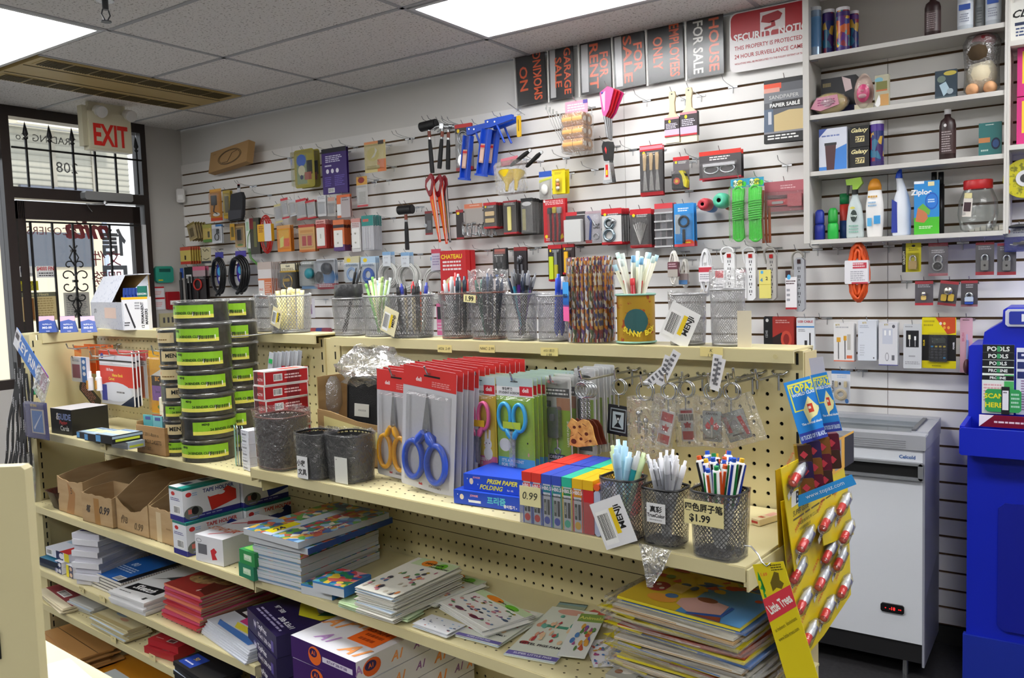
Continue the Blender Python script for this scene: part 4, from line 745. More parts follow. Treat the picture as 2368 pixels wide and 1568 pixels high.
WI('tall grey clear pack with white curved top','hanging_pack','pack',(1205,458,1232,540),'6c6a68','r 0 0 1 .1 1c1c1e;e .5 .16 .4 .06 e0e0e0;r .1 .3 .4 .9 b0a878',12,.010,back='tall grey clear packs',bl=(0,.1,1,1,.004))
WI('red card with three small wire brushes','brush_set','pack',(1257,460,1308,560),'c02028','e .06 .04 .05 .03 white;x .1 .03 .95 .14 f0c8c8 3;e .12 .86 .07 .04 yellow;x .1 .9 .4 .97 f0d8d8 2;p e8c020 .7 .9 .85 .8 .9 .9 .75 .95',2,.02,bl=(.2,.18,.9,1,.016),co=('brushes','box .24 .2 .42 .34 .012 2a2a2c;box .46 .19 .62 .33 .012 c8b020;box .66 .2 .84 .34 .012 9a9a9a;tu .006 3a2028 .34 .34 .36 .6 .34 .98;tu .006 3a2028 .54 .34 .56 .6 .54 .98;tu .006 3a2028 .74 .34 .76 .6 .72 .98'),back='red wire brush set cards')
WI('white plastic box on dark card with red top','tool_pack','pack',(1309,490,1352,560),'3c383a','r 0 0 .6 .12 c83038;x .6 .08 1 .14 lgrey 1',2,.02,d=.13,co=('white_box','box .04 .26 .94 1 .03 ccccca'),back='white plastic box cards')
WI('clear pack with blue handled tools','tool_pack','pack',(1354,488,1390,562),'c0bcc4','r 0 0 1 .08 b8a0a8;x .5 .4 .95 .6 dgrey 2;r 0 .9 .4 1 c05050',1,bl=(.02,.06,.98,.98,.02),co=('tool_set','tu .006 24408a .2 .15 .4 .3 .35 .6 .3 .9;tu .004 silver! .5 .3 .7 .5 .9 .4;ri .7 .8 .16 .003 silver!'))
WI('red topped card with two castor wheels','castor_pack','pack',(1391,482,1438,565),'3a3a3c',TC.replace('.11','.16')+'r .02 .2 .98 .93 d4d2d0',9,.011,co=('castors','ri .42 .42 .2 .008 9aaab4!;cy .42 .42 .1 .012 silver!;ri .4 .74 .24 .008 9aaab4!;sp .62 .36 .12 .012 silver!'),back='castor wheel cards')
WI('red topped card with fan of steel clips','clip_pack','pack',(1457,483,1506,572),'4a4648',TC.replace('.11','.14'),4,.016,bl=(.04,.2,.96,.97,.02),co=('steel_clips',';'.join(f'tu .005 b8b6b4! {.2+.1*i} {.34+.02*abs(i-3)} .5 .92' for i in range(7))),back='steel clip cards')
WI('assorted fastener tray with twelve compartments','fastener_tray','pack',(1514,470,1556,572),'8a8084','r 0 0 1 .12 d04048;'+';'.join(f'r {.06+i*.31} {.24+j*.19} {.32+i*.31} {.39+j*.19} {["5a5a60","3a3a40","7a7a80"][(i+j)%3]}' for i in range(3) for j in range(4)),4,.014,d=.14,th=.008,back='twelve compartment trays',bl=(0,.16,1,1,.008),co=('tray_dividers',';'.join(f'box 0 {.2+j*.19} 1 {.235+j*.19} .006 e8e8ea' for j in range(5))))
WI('bright blue card with black magnifying glass','magnifier_pack','pack',(1559,470,1605,570),'2c8ed8','x .2 .1 .8 .2 e8f0f8 2;r .04 .25 .3 .7 b8c4cc;e .7 .92 .3 .08 e05028;x .5 .89 .9 .95 yellow 1;r 0 .94 1 1 d84a50',2,.03,d=.14,bl=(.08,.24,.94,.9,.015),co=('magnifying_glass','ri .5 .42 .24 .005 1c2024;box .44 .6 .56 .92 .008 1c2024'),back='blue magnifying glass cards')
# twine, ropes
def twine(lab,px,py,rp,col,d0,d1):
 p=WY(px,py,-d0);R_=rp*(WY(px+1,py,-d0)-p).length*.85;b=B();m=mat(col,.35,bump=((300,300,30),.6));n=24
 b.M=Matrix.Rotation(pi/2,4,'X');b.lathe([(R_*.28,.0),(R_*.7,.006),(R_*.95,-.02),(R_,-.05),(R_*.95,-(d0-d1)+.01),(R_*.5,-(d0-d1)),(R_*.28,-(d0-d1))],m,n);b.lathe([(R_*.28,-.0),(R_*.28,-(d0-d1))],mat('1c1214'),n); return solo(b,'twine_ball',lab,'twine',TR(p.x,-d0,p.z))
twine('red ball of twine on a wall hook',1624,472,17,'d04450',.2,.12);twine('mint green ball of twine on a wall hook',1662,463,21,'5cc8a4',.2,.12);twine('blue ball of twine behind the red one',1636,478,14,'4a88c8',.11,.03);twine('rust coloured ball of twine behind the green one',1682,474,14,'c06a50',.11,.03)
def rope(lab,x0,y0,x1,y1,hdr,d):
 x,zt,w,h=fit(x0,y0,x1,y1,d);t=thing('rope_hank',lab,'rope',TR(x,-d,zt));RG=mat('3ee02c',.4,bump=((250,250,250),.5))
 b=B();rr=random.Random(3)
 for i in range(7):k=(i-3)/3;b.tube([(w*.36*k,-.01,-h*.16),(w*.34*k,-.018-.004*(i%2),-h*.35),(w*.3*k,-.02-.004*(i%2),-h*.55),(w*.36*k,-.012,-h*.95)],w*.085,RG,8)
 for j in range(9):b.loop(0,0,w*.4,.02,0,w*.05,RG) if 0 else b.tube([(w*.4*cos(q),-.018-.016*sin(q),-h*(.36+.035*j)+.003*cos(q)) for q in [2*pi*i/12 for i in range(12)]],w*.06,RG,6, True)
 b.loop(0,-h*.2,w*.3,h*.07,-.014,w*.08,RG);b.loop(0,-h*.9,w*.34,h*.08,-.014,w*.09,RG);part(b,'rope_coil',t)
 b=B();b.box(-w*.6,-.002,-h*.14,w*.5,0,0,mat('2a9ac0'));Face(b,w*1.1,h*.14,-.002,x0=-w*.6).do('e .6 .5 .2 .4 d8d820;e .3 .5 .14 .4 e8f0d8;e .85 .6 .14 .3 3ec82c;T .5 .5 .4 0a5a2a ROPE');part(b,'header_card',t)
 b=B();b.rbox(-w*.52,-.045,-h,w*.52,.004,-h*.12,PLAST,.01);part(b,'bag',t);wire_hook(x,zt-.006,d+.03,'chrome wall hook holding the '+lab[:30].strip())
rope('bright green rope hank in clear bag, left one',1694,414,1727,560,0,.15);rope('bright green rope hank in clear bag, right one',1731,410,1767,560,0,.16)
b=B();x,zt,w_,h_=fit(1762,440,1786,562,.1);[b.tube([(w_*.3*k,-.01,0),(w_*.35*k,-.02,-h_*.5),(w_*.3*k,-.01,-h_)],w_*.14,mat('c86a48',.4),8) for k in (-1,0,1)];solo(b,'rope_hank','rust orange rope hank half hidden behind the green ones','rope',TR(x,-.1,zt))
# ================= SIGNS, RIGHT WALL GOODS, SHELF UNIT, FREEZER, BOOTH =================
def S6(x,y): return (1160+x/3.2,y/3.2)
def quadM(tl,tr,br,bl,Y):
 a,c,d,e=(WY(*S6(*q),Y) for q in (tl,tr,br,bl));xa=((c-a)+(d-e))/2;za=((a-e)+(c-d))/2
 o=(a+c+d+e)/4;W,H=xa.length,za.length
 M=Matrix(((xa.x/W,0,za.x/H,o.x),(0,1,0,Y),(xa.z/W,0,za.z/H,o.z),(0,0,0,1))); return M,W,H
SG=[((85,400),(315,360),(338,745),(135,780)),((345,350),(520,320),(545,715),(360,742)),((575,310),(800,272),(820,665),(590,705)),((820,255),(1045,208),(1075,620),(845,660)),((1070,195),(1330,152),(1360,575),(1100,615)),((1370,145),(1630,95),(1655,540),(1380,580))]
ST=[[('NO',-.25,'f0602a',.5,1),('SMOKING',.22,'f0602a',.96,1)],[('GARAGE',.25,'f0602a',.92,0),('SALE',-.12,'f0602a',.6,0)],[('FOR',.27,'f0602a',.5,0),('RENT',-.05,'f0602a',.9,0)],[('FOR',.28,'f0602a',.55,0),('SALE',-.05,'f0602a',.9,0)],[('EMPLOYEES',.25,'f0602a',.96,0),('ONLY',-.22,'f0602a',.62,0)],[('HOUSE',.24,'f0602a',.94,0),('FOR SALE',-.2,'f2f0ea',.94,0)]]
SL=['black and orange NO SMOKING sign standing sideways, leftmost of the sign row','sideways black and orange GARAGE SALE sign second from the left','sideways black and orange FOR RENT sign with blank white strip','sideways black and orange FOR SALE sign behind the pink wedges','sideways black and orange EMPLOYEES ONLY sign in the sign row','sideways HOUSE FOR SALE sign in orange and white next to the red notice']
for i,q in enumerate(SG):
 M,W,H=quadM(*q,-.03);t=thing('shop_sign',SL[i],'sign',M,'plastic shop signs below the ceiling')
 b=B();b.box(-W/2,0,-H/2,W/2,.002,H/2,mat('17171a',.3));
 if i in (1,2,3):b.box(-W*.46,-.0003,-H*.46,-W*.24,0,H*.44,mat('c8c8ca',.3))
 for s_,x_,c_2,L_,up in ST[i]:
  vs,fs,tw,th_=glyphs(s_,.02);hh=W*.28;b.M=Matrix.Translation((x_*W,-.0006,0))@Matrix.Rotation((-pi/2 if up else pi/2),4,'Y')
  b.text(s_,0,0,hh,mat(c_2,.4),wmax=-H*L_*.94,fat=.02);b.M=Matrix.Identity(4)
 part(b,'board',t);b=B();b.box(-W*.53,-.004,-H*.52,W*.5,-.0035,H*.5,film(.02,.05,9,rough=.25));part(b,'clear_sleeve',t)
 b=B();b.box(-W*.57,-.002,-H*.53,-W*.52,.004,H*.51,mat('dcdad6',.4));part(b,'sleeve_edge',t)
M,W,H=quadM((1680,110),(2320,-30),(2325,455),(1695,530),-.03);t=thing('security_notice_sign','large red and white SECURITY NOTICE camera sign partly behind the shelf unit','sign',M)
b=B();b.prism(rrect(W,H,.03),0,.003,mat('e8e4e4',.4));RD=mat('b01c28',.4);b.prism(rrect(W*.97,H*.46,.03,0,H*.25),-.0006,0,RD);b.box(-W*.13,-.001,H*.1,W*.16,-.0006,H*.42,mat('e4dcdc'))
b.prism([(-W*.12,H*.26),(-W*.1,H*.36),(W*.08,H*.4),(W*.13,H*.34),(W*.1,H*.26),(-W*.02,H*.22)],-.0016,-.001,mat('a83038'));b.prism([(0,H*.25),(W*.04,H*.25),(W*.05,H*.16),(-W*.08,H*.12),(-W*.08,H*.16),(0,H*.18)],-.0016,-.001,mat('a83038'))
b.text('SECURITY  NOTICE',-W*.45,H*.07,H*.13,mat('f2eeee'),-.0016,'L',wmax=W*.92,fat=.03)
for s_,z_,h_ in (('THIS PROPERTY IS PROTECTED BY',-.1,.07),('24 HOUR SURVEILLANCE CAMERA',-.24,.07),('VIOLATORS WILL BE PROSECUTED TO THE FULLEST EXTENT OF THE LAW',-.36,.03)):b.text(s_,-W*.44,H*z_,H*h_,RD,-.001,'L',wmax=W*.88,fat=.01)
part(b,'board',t)
# empty hooks
EH=[((670,366),'in the upper left between brown box and olive pack'),((733,347),'left of the tall purple card'),((770,340),'above the purple card'),((823,336),'left of the gold picture card'),((912,383),'below and right of the gold picture card'),((866,420),'right of the small red and yellow topped pack'),((900,417),'furthest right in the upper left empty space'),((944,316),'left of the black mallet, upper one'),((953,318),'just right of the upper one near the black mallet'),((583,433),'above and right of the black pouch'),((1376,390),'left of the black scrapers'),((1251,390),'left of the blue headed clear pack'),((1310,360),'under the clear bag of tan tape rolls'),((1496,232),'under the FOR SALE sign'),((1695,202),'right of the wide paint brush'),((1464,342),'right of the black scrapers'),((1611,367),'right of the tape measure card'),((1594,440),'right below the tape measure'),((1820,382),'under the large sandpaper packs'),((1128,573),'between the red boxes and screwdrivers'),((1245,572),'right of the grey pliers card'),((1891,577),'left under the shelf unit'),((1938,574),'second under the shelf unit by the orange cord'),((2056,572),'right of the orange cord'),((2227,565),'between the lock packs under the shelf unit'),((2097,655),'left of the tiny lock cards'),((1913,739),'left of the white cable boxes'),((1995,860),'right of the round beige cable pack'),((596,470),'above the red extension cord'),((625,465),'left of the leaning clear packs'),((910,503),'left of the lone black mallet'),((1040,480),'right of the orange saws')]
for (x_,y_),s_ in EH:q=WY(x_,y_,0);wire_hook(q.x,round((q.z-Z0)/PITCH)*PITCH+Z0,.145,'empty chrome wall hook '+s_, True)
# power bars, cords
WS='r 0 0 1 1 e8e6e8;r 0 .12 1 .3 c83040;x .1 .4 .9 .85 9a9aa0 3'
cord_hank('white flat cord hank with brown sleeve beside the striped pens',(1546,578,1573,664),.14,'ece8e0',.004,5,('6a3a44',.1,.95),'r .0 .5 1 1 b0a8a0;x .1 .1 .9 .4 d0b0b8 2',sv=(.32,.72))
cord_hank('white flat cord hank half behind the brown sleeved one',(1574,597,1596,668),.09,'e4e0d8',.004,5,('9a8a88',.0,.9),'r 0 .6 1 1 5a8ac0',sv=(.5,.85))
cord_hank('white cord hank with red and white sleeve',(1617,573,1650,688),.14,'e6e6e8',.004,5,('ece8ec',.1,1.0),'r 0 .1 1 .4 c83848;x .1 .5 .9 .9 a0a0a8 3',sv=(.36,.68),plug='box .25 .12 .6 .3 .014 f2f2f2')
def powerbar(lab,bb,body,cardc,spec,d=.13,sw='b01818',cord='e4e2de',cardu=(0,.55),barx=(.5,1)):
 x,zt,w,h=fit(*bb,d);t=thing('power_bar',lab,'power bar',TR(x,-d,zt));b=B();m=mat(body,.35);x0,x1=(barx[0]-.5)*w,(barx[1]-.5)*w
 b.rbox(x0,-.03,-h,x1,-.002,-h*.1,m,.012);xm=(x0+x1)/2;b.box(xm-w*.09,-.034,-h*.2,xm+w*.09,-.03,-h*.13,mat(sw,.3))
 for k in range(5):
  z=-h*(.3+.14*k);[b.box(xm+s*w*.05-.0018,-.0306,z,xm+s*w*.05+.0018,-.03,z+.012,'dgrey') for s in (-1,1)];b.cyl((xm,-.0306,z-.008),(xm,-.03,z-.008),.003,mat('2a2a2a'),n=8)
 part(b,'outlet_strip',t)
 b=B();b.tube([(x0*.2+x1*.8+(-(w*.5))*(1-cos(q))*.6,-.012,-h*.1+h*.09*sin(q)*1.1) for q in [pi*j/10 for j in range(11)]]+[(x0-w*.1,-.014,-h*.3)],.0045,mat(cord,.4));part(b,'power_cord',t)
 b=B();b.box((cardu[0]-.5)*w,-.036,-h*.96,(cardu[1]-.5)*w,-.034,-h*.42,pm(cardc));Face(b,(cardu[1]-cardu[0])*w,h*.54,-.036,x0=(cardu[0]-.5)*w,z0=-h*.42).do(spec);part(b,'card',t);wire_hook(x,zt,.17,'chrome wall hook holding the '+' '.join(lab.split()[:6]))
powerbar('white power bar with red lettered white card, left of two',(1655,572,1704,692),'f0f0f0','eceaec','r .2 .05 .9 .3 c83040;x .1 .5 .9 .9 8a8a90 4',cord='f0f0f0')
powerbar('white power bar with grey lettered white card, right of two',(1707,572,1752,694),'eeeeee','eae8ea','r .4 .0 1 .1 c03040;x .1 .2 .9 .4 5a5a60 3;x .1 .5 .9 .9 aaaaac 4',cord='f0f0f0')
powerbar('grey cord power bar with pale yellow card marked 2',(1757,573,1799,694),'b8b4ae','e8dc78','e .25 .08 .12 .06 sky;T .2 .35 .14 4a8ab8 4;T .65 .3 .12 4a4420 2;r 0 .5 1 .52 c8b848',cord='a8a49c',cardu=(.1,.75))
powerbar('grey surge protector bar with white and red card',(1822,582,1864,720),'a9abb0','ece8ea','r 0 -.2 .45 .02 3a2428;e .3 .0 .16 .08 sky;x .05 .1 .95 .25 5a4044 2;x .1 .35 .4 .8 a0a0a8 3;r 0 .94 1 1 b02830',cord='9a958c',cardu=(0,.62),barx=(.45,1),sw='30181a')
cord_hank('thick orange extension cord hank with white paper sleeve',(1958,557,2014,702),.15,'e0561c',.0065,6,('e8e6ea',.0,.95),'r .35 .1 .95 .35 c84050;x .35 .12 .9 .32 f0d8dc 2;x .25 .45 .9 .9 b0b0b8 5;r .3 .93 1 1 c84050',sv=(.31,.68),plug='box .38 .14 .6 .28 .02 e0561c;cv .45 .1 .14 .003 silver!;box .35 .7 .6 .86 .02 e0561c')
GC_='r 0 0 .2 1 141410;v .1 .5 .12 e8e4d0 GOLDCITY;e .6 .1 .1 .04 black;x .35 .17 .9 .28 8a8020 2'
WI('yellow card with brass padlock and black edge','padlock_pack','pack',(2086,562,2130,629),'d8cc10',GC_,1,bl=(.3,.35,.9,.96,.02),co=('padlock','box .36 .62 .8 .9 .016 c8a868;el .58 .56 .15 .12 .004 d8d4c8!'))
WI('red headed clear pack with round combination lock','padlock_pack','pack',(2147,562,2192,638),'8a8488','r 0 0 1 .1 c04048;x .15 .2 .85 .32 d0ccd0 2;r 0 .92 1 1 c87880',1,bl=(.02,.02,.98,.98,.03),co=('combination_lock','el .5 .5 .2 .14 .005 silver!;cy .5 .7 .28 .018 silver!;cy .5 .7 .22 .019 181818;cy .5 .7 .1 .024 2c2c2e'))
for bb,s_ in (((2256,560,2299,636),'left'),((2306,562,2350,636),'right')):WI(f'grey blister card with long steel combination padlock, {s_} one of two','padlock_pack','pack',bb,'6c6a6c','r 0 0 1 .08 a83840;x .15 .12 .85 .24 b8b4b8 2;r 0 .9 1 1 b03840',1,co=('padlock','box .3 .55 .72 .86 .014 a8a8a8!;el .51 .5 .16 .12 .005 silver!;cy .51 .7 .06 .016 2a2a2a'))
WI('dark card with tiny brass padlocks and curved foot','padlock_pack','pack',(2116,650,2158,706),'58545a','r 0 0 1 .12 a83840;x .15 .14 .85 .28 b8b4b8 2;r 0 .9 1 1 b82c38',1,co=('padlock','box .35 .6 .62 .78 .01 e0c070;sp .5 .52 .14 .01 d8d4c8!'))
WI('tilted dark card with two brass padlocks','padlock_pack','pack',(2175,650,2218,707),'524e52','r 0 0 1 .12 a83840;r 0 .9 1 1 9a3038',1,rot=.12,co=('padlock','box .15 .55 .46 .82 .012 b89a38;box .54 .52 .85 .8 .012 c8a840;sp .5 .4 .26 .01 c8c4b8!'))
WI('dark card with small blue footed padlock','padlock_pack','pack',(2222,649,2261,709),'4c484c','r 0 0 1 .1 a83840;x .3 .14 .8 .3 b8b4b8 2;r 0 .92 1 1 a06870',1,co=('padlock','box .25 .62 .75 .82 .014 b8c4d4;box .25 .8 .75 .9 .014 2850b0;el .5 .6 .18 .12 .005 silver!'))
WI('black and red card with power drill bit picture','tool_pack','pack',(1766,733,1836,812),'a83028','r 0 0 .3 1 141416;e .12 .1 .05 .05 lgrey;v .1 .5 .08 9a9a9a 12345;x .4 .08 .9 .2 e0a8a0 2;p 2a1c1c .3 .6 .6 .45 .7 .6 .6 1 .3 1;e .75 .65 .18 .25 c84a38;e .75 .65 .1 .16 8a2420',4,.012,d=.12,back='black and red tool cards')
WI('white hanging box with blue stripe and black USB lead','cable_pack','pack',(1842,735,1883,822),'e4e6ea','T .5 .1 .06 c83040 USB CABLE;r 0 .22 1 .26 4a8ac8;x .1 .3 .5 .38 8a8a90 2;r .45 .6 .6 .8 2a2a2e;r .72 .4 .8 .98 1a1a1c',1,th=.02)
WI('white box of gold tipped cable with orange foot','cable_box','box',(1928,746,1974,836),'e2e0de','T .2 .06 .05 b8a020 KTI;x .1 .1 .9 .16 b0b0b4 1;r .15 .38 .35 .5 d8a030;r .5 .34 .65 .46 d8a030;r .22 .5 .26 .94 2a2a2c;r .55 .46 .59 .94 2a2a2c;r .68 .3 .85 .7 b8b4ac;r .65 .84 .92 .92 e07048;r 0 .97 1 1 d87050',4,.012,th=.01,back='white boxes of gold tipped cable')
WI('plain pale blue white cable box, second of the white boxes','cable_box','box',(1984,741,2027,834),'d8dce4','T .35 .06 .045 c0a830 KTI;x .1 .12 .6 .2 a8b0c0 2;r .1 .3 .3 .31 9aa0b0;x .1 .6 .4 .9 c0c4cc 5;e .85 .93 .04 .02 dgrey',4,.012,th=.012,back='plain pale cable boxes')
WI('white boxed phone cable with two plugs printed, third white box','cable_box','box',(2032,746,2075,845),'d8d8dc','T .4 .05 .04 b8a030 KTI;e .8 .09 .08 .04 5a5a60;r .2 .14 .75 .5 c4c8d4;r .3 .18 .4 .3 f2f2f2;r .55 .18 .65 .3 f2f2f2;e .45 .8 .1 .1 8a8a90;e .45 .8 .07 .08 d8d8dc;r .7 .76 .85 .88 6a6a70;r 0 .98 1 1 5a5a98',4,.012,th=.012,back='white phone cable boxes')
WI('grey white cable box with black window, fourth box','cable_box','box',(2089,750,2131,852),'c8cacc','x .1 .04 .6 .08 8a8a90 1;p 17181c .15 .14 .85 .14 .85 .52 .15 .52;r .28 .24 .4 .34 e8e4d0;r .6 .27 .7 .36 f2f2f2;r .33 .34 .36 .5 f2f2f2;r .64 .36 .66 .5 f2f2f2;x .3 .7 .7 .76 a0a0a4 1;x .1 .84 .9 .92 9a9a9e 2',2,.014,th=.012,back='grey white cable boxes')
WI('yellow and black calculator blister card','calculator_pack','pack',(2132,734,2211,852),'e0d000','r 0 .34 1 .85 141414;p c84a20 .4 0 .98 0 .98 .3 .75 .33;x .05 .05 .4 .2 b0a010 2;e .55 .12 .04 .03 e8e0d0;e .66 .12 .04 .03 e8d060;e .66 .2 .04 .03 e8a040;e .78 .2 .04 .03 e8a040;v .06 .5 .05 f0d010 SOLAR;v .93 .55 .05 f0f0f0 POWER;x .3 .94 .6 .97 7a7010 1',1,d=.12,co=('calculator','box .22 .34 .76 .86 .012 1c1e22;box .3 .4 .7 .5 .013 3a423c;'+';'.join(f'box {.28+i*.12} {.55+j*.055} {.35+i*.12} {.58+j*.055} .014 {"2a8ac0" if (i,j)in((0,0),(3,4)) else "c8b040" if j==0 else "3a3c44"}' for i in range(4) for j in range(5))),bl=(.18,.3,.8,.9,.018))
WI('pink carded brush hanging right of the calculator','brush_pack','pack',(2220,735,2249,862),'d8a8b4','x .2 .03 .8 .06 4a2a30 1;v .25 .35 .2 c86a80 BRUSH;r .5 .3 .6 .8 b0b8d8',1,d=.1,co=('brush','cv .6 .4 .8 .004 8a9ac8;sp .6 .88 .3 .02 .14 4a2028'))
WI('white and blue headed card with coiled beige round cable','cable_pack','pack',(1923,857,1966,933),'d4d6dc','r 0 0 1 .1 3a78c0;v .07 .5 .1 2a2a2e TELEPHONE;x .3 .14 .9 .24 a8b8d0 2;e .45 .4 .06 .05 1c1c24;e .82 .92 .1 .07 3a78c0',1,bl=(.12,.3,.95,.96,.015),co=('beige_cable','ri .5 .72 .26 .004 d8c8a8;ri .5 .72 .2 .004 d8c8a8;ri .5 .73 .3 .003 ccbb98;box .18 .32 .34 .5 .008 d8c8a0;box .68 .32 .84 .5 .008 d8c8a0'))
# small bits on the wall above gondola left
for i,(x0,y0,x1,y1,c_2,lab) in enumerate([(712,690,728,735,'d8d4dc','purple and white cable end in clear pack right of the cup with peach pens'),(1040,660,1030,745,'x','')]):
 if c_2!='x':WI(lab,'hanging_pack','pack',(x0,y0,x1,y1),c_2,'r .3 .3 .6 .8 7a4a8a')
WI('pink and black telephone cord pack seen between the two groups of cups','hanging_pack','pack',(1010,702,1026,775),'d86a98','r .1 .1 .9 .5 2a2a2e;x .1 .6 .9 .9 e0c0d0 3')
for i in range(5):q=WY(700+i*14,765,-.05);b=B();b.cyl((-.03,0,0),(.03,0,0),.02,mat(['6a2a38','2c2c5a','a84848','3a4a8a','8a3a4a'][i],.5),n=12);solo(b,'thread_spool',['maroon','navy','pale red','blue','plum'][i]+' rolled item lying low against the wall behind the left shelf top','roll',TR(q.x,-.05,q.z))
b=B();q=WY(1184,780,-.02);b.box(WY(560,775,-.05).x,-.16,-.012,WY(790,775,-.05).x,-.01,0,mat('e6e4e0'));solo(b,'wall_shelf','white shelf against the slat wall behind the left shelving top','shelf',TR(0,0,WY(730,775,-.05).z-.02))
# ---------------- white shelf unit ----------------
SU=mat('cfccc6',.5);YF_=-.20;xl=WY(1857,280,YF_).x;xl2=WY(1871,280,YF_).x;xr=WY(2322,280,YF_).x;xr2=WY(2334,280,YF_).x
SZ=(2.475,2.23,1.998,1.714)
t=thing('wall_shelf_unit','open white melamine shelf unit mounted on the slat wall at upper right','shelf unit',Matrix.Identity(4))
for a,c in ((xl,xl2),(xr,(xr+xr2)/2)):b=B();b.box(a,YF_,1.70,c,-.001,2.74,SU);part(b,'side_panel',t)
for z in SZ:b=B();b.box(xl2,YF_+.004,z-.018,xr,-.001,z,SU);part(b,'shelf_board',t)
for z in SZ:b=B();b.tube([(xl2+.004,YF_+.015,z-.02),(xl2+.03,YF_+.03,z-.02)],.003,METAL);part(b,'shelf_clip',t)
b=B();b.box(xl2,-.012,2.475,xr,-.001,2.74,mat('a9a49c',.6));part(b,'back_panel',t)
t=thing('wall_shelf_unit','second white shelf unit cut off by the right edge of view','shelf unit',Matrix.Identity(4));X2=6.05
for a,c in (((xr+xr2)/2+.0005,xr2),(X2,X2+.018)):b=B();b.box(a,YF_,1.70,c,-.001,2.74,SU);part(b,'side_panel',t)
for z in (WY(2340,94,YF_).z,WY(2340,335,YF_).z):b=B();b.box(xr2,YF_+.004,z-.018,X2,-.001,z,SU);part(b,'shelf_board',t)
Z21,Z22=WY(2340,94,YF_).z,WY(2340,335,YF_).z
def SI(x0,x1,yt,z,Y=-.14):
 a=WY(x0,(yt+60),Y).x;c=WY(x1,yt+60,Y).x; return (a+c)/2,c-a,WY((x0+x1)/2,yt,Y).z-z
def lath(nm,lab,cat,x0,x1,yt,z,prof,Y=-.14,n=20,extra=None,sq=2,flat_=1.0,grp=None):
 x,w,h=SI(x0,x1,yt,z,Y);t=thing(nm,lab,cat,TR(x,Y,z),grp)
 for pn,col,pr in prof:
  b=B();b.lathe([(max(r,.002)*w/2,zz*h) for r,zz in [(0,pr[0][1])]+list(pr)+[(0,pr[-1][1])]],pm(col) if isinstance(col,str) else col,n,sq=sq,ay=flat_);part(b,pn,t)
 if extra:extra(t,w,h)
 return t
def can(lab,x0,x1,yt,z,body,lid,bands='',Y=-.14,nm='canister'):
 x,w,h=SI(x0,x1,yt,z,Y);t=thing(nm,lab,'canister',TR(x,Y,z));b=B();r=w/2
 b.cyl((0,0,0),(0,0,h*.93),r,body if not isinstance(body,str) else pm(body),n=24)
 for i,s in enumerate(bands.split()):
  c_2,z0,z1=s.split(',');b.cyl((0,0,h*float(z0)),(0,0,h*float(z1)),r*1.01+.0001*i,pm(c_2),n=24,caps=False)
 part(b,'tube',t);b=B();b.cyl((0,0,h*.93),(0,0,h),r*1.02,pm(lid),n=24);part(b,'lid',t)
PR1=mat('7a3a6a',.3,cells=('5a2a7a c8602a 2a3a8a d8b030 8a2a3a 3a8a8a',(60,60,40)));PR2=mat('3a2a5a',.3,cells=('3a1a5a 1a2a6a 8a1a3a 2a6a8a c8a040',(50,50,30)))
can('silver blue glittery canister with clear lid at top left of the shelf unit',1873,1899,18,SZ[0],mat('8aa0b8',.25,.5),'c8ccd0','4a7aa8,.2,.8')
can('dark printed canister with white lid beside the glittery one',1902,1930,24,SZ[0],PR2,'e8e4e8','3a1a6a,.75,.9',Y=-.11);can('orange and yellow printed canister with white lid, third on top shelf',1934,1965,19,SZ[0],PR1,'e8e4e8','3a1a6a,.8,.9 3a1a6a,.0,.12');can('printed canister with white lid, fourth on the top shelf',1962,1986,27,SZ[0],PR2,'d8d4d8','5a2a7a,.8,.9',Y=-.09)
BT=[(.92,0),(1,.02),(1,.68),(.85,.78),(.4,.84),(.38,.9)]
def bottle(lab,x0,x1,yt,z,col,cap,lab_,Y=-.14):
 def ex(t,w,h):
  b=B();b.cyl((0,0,h*.12),(0,0,h*.58),w*.505,pm(lab_[0]),n=24,caps=False);part(b,'label_band',t);b=B();Face(b,w*.6,h*.46,-w*.51,z0=h*.58).do(lab_[1]);part(b,'printed_label',t)
 lath('bottle',lab,'bottle',x0,x1,yt,z,[('body',col,BT),('cap',cap,[(.42,.9),(.42,1)])],Y,extra=ex)
bottle('dark brown bottle with grey label on the top shelf',2138,2176,-14,SZ[0],'2c1616','e8e8e8',('4a3838','x 0 .1 1 .9 9a8a8a 8'))
bottle('white bottle with blue banded label on the top shelf, left of two',2214,2251,-40,SZ[0],'c0c8d0','e8e8e8',('d4dae2','r -.1 .1 1.1 .35 3a5aa8;x 0 .5 1 .9 9aa0b0 4'));bottle('white bottle with blue banded label on the top shelf, right of two',2279,2316,-60,SZ[0],'c0c8d0','e8e8e8',('d4dae2','r -.1 .1 1.1 .35 3a5aa8;x 0 .5 1 .9 9aa0b0 4'));bottle('narrow clear bottle between the two white ones',2255,2278,-30,SZ[0],'b4b8b8','c8c8c8',('c0c4c4','x 0 .1 1 .9 8a9090 6'),-.1)
def sbox(nm,lab,x0,x1,yt,z,base,spec,dp=.06,Y=-.17,rz=0,side=None,cat='box',yb=None):
 x,w,h=SI(x0,x1,yt,z,Y);t=thing(nm,lab,cat,TR(x,Y,z,rz));b=B();b.box(-w/2,0,.0,w/2,dp,h,pm(base));Face(b,w,h,z0=h).do(spec)
 if side:b.M=Matrix.Translation((w/2,0,0))@Matrix.Rotation(pi/2,4,'Z');Face(b,dp,h,x0=0,z0=h).do(side)
 part(b,'carton',t); return t
sbox('gift_box','black long box lying at back of the second shelf',1899,1979,178,SZ[1],'17161c','x .05 .1 .3 .3 8a7a50 1;p e0c8c8 .6 .0 .85 .1 .9 .35 .7 .4;x .05 .5 .5 .7 5a5a60 2;r .3 .75 1 1 2a3060',Y=-.10)
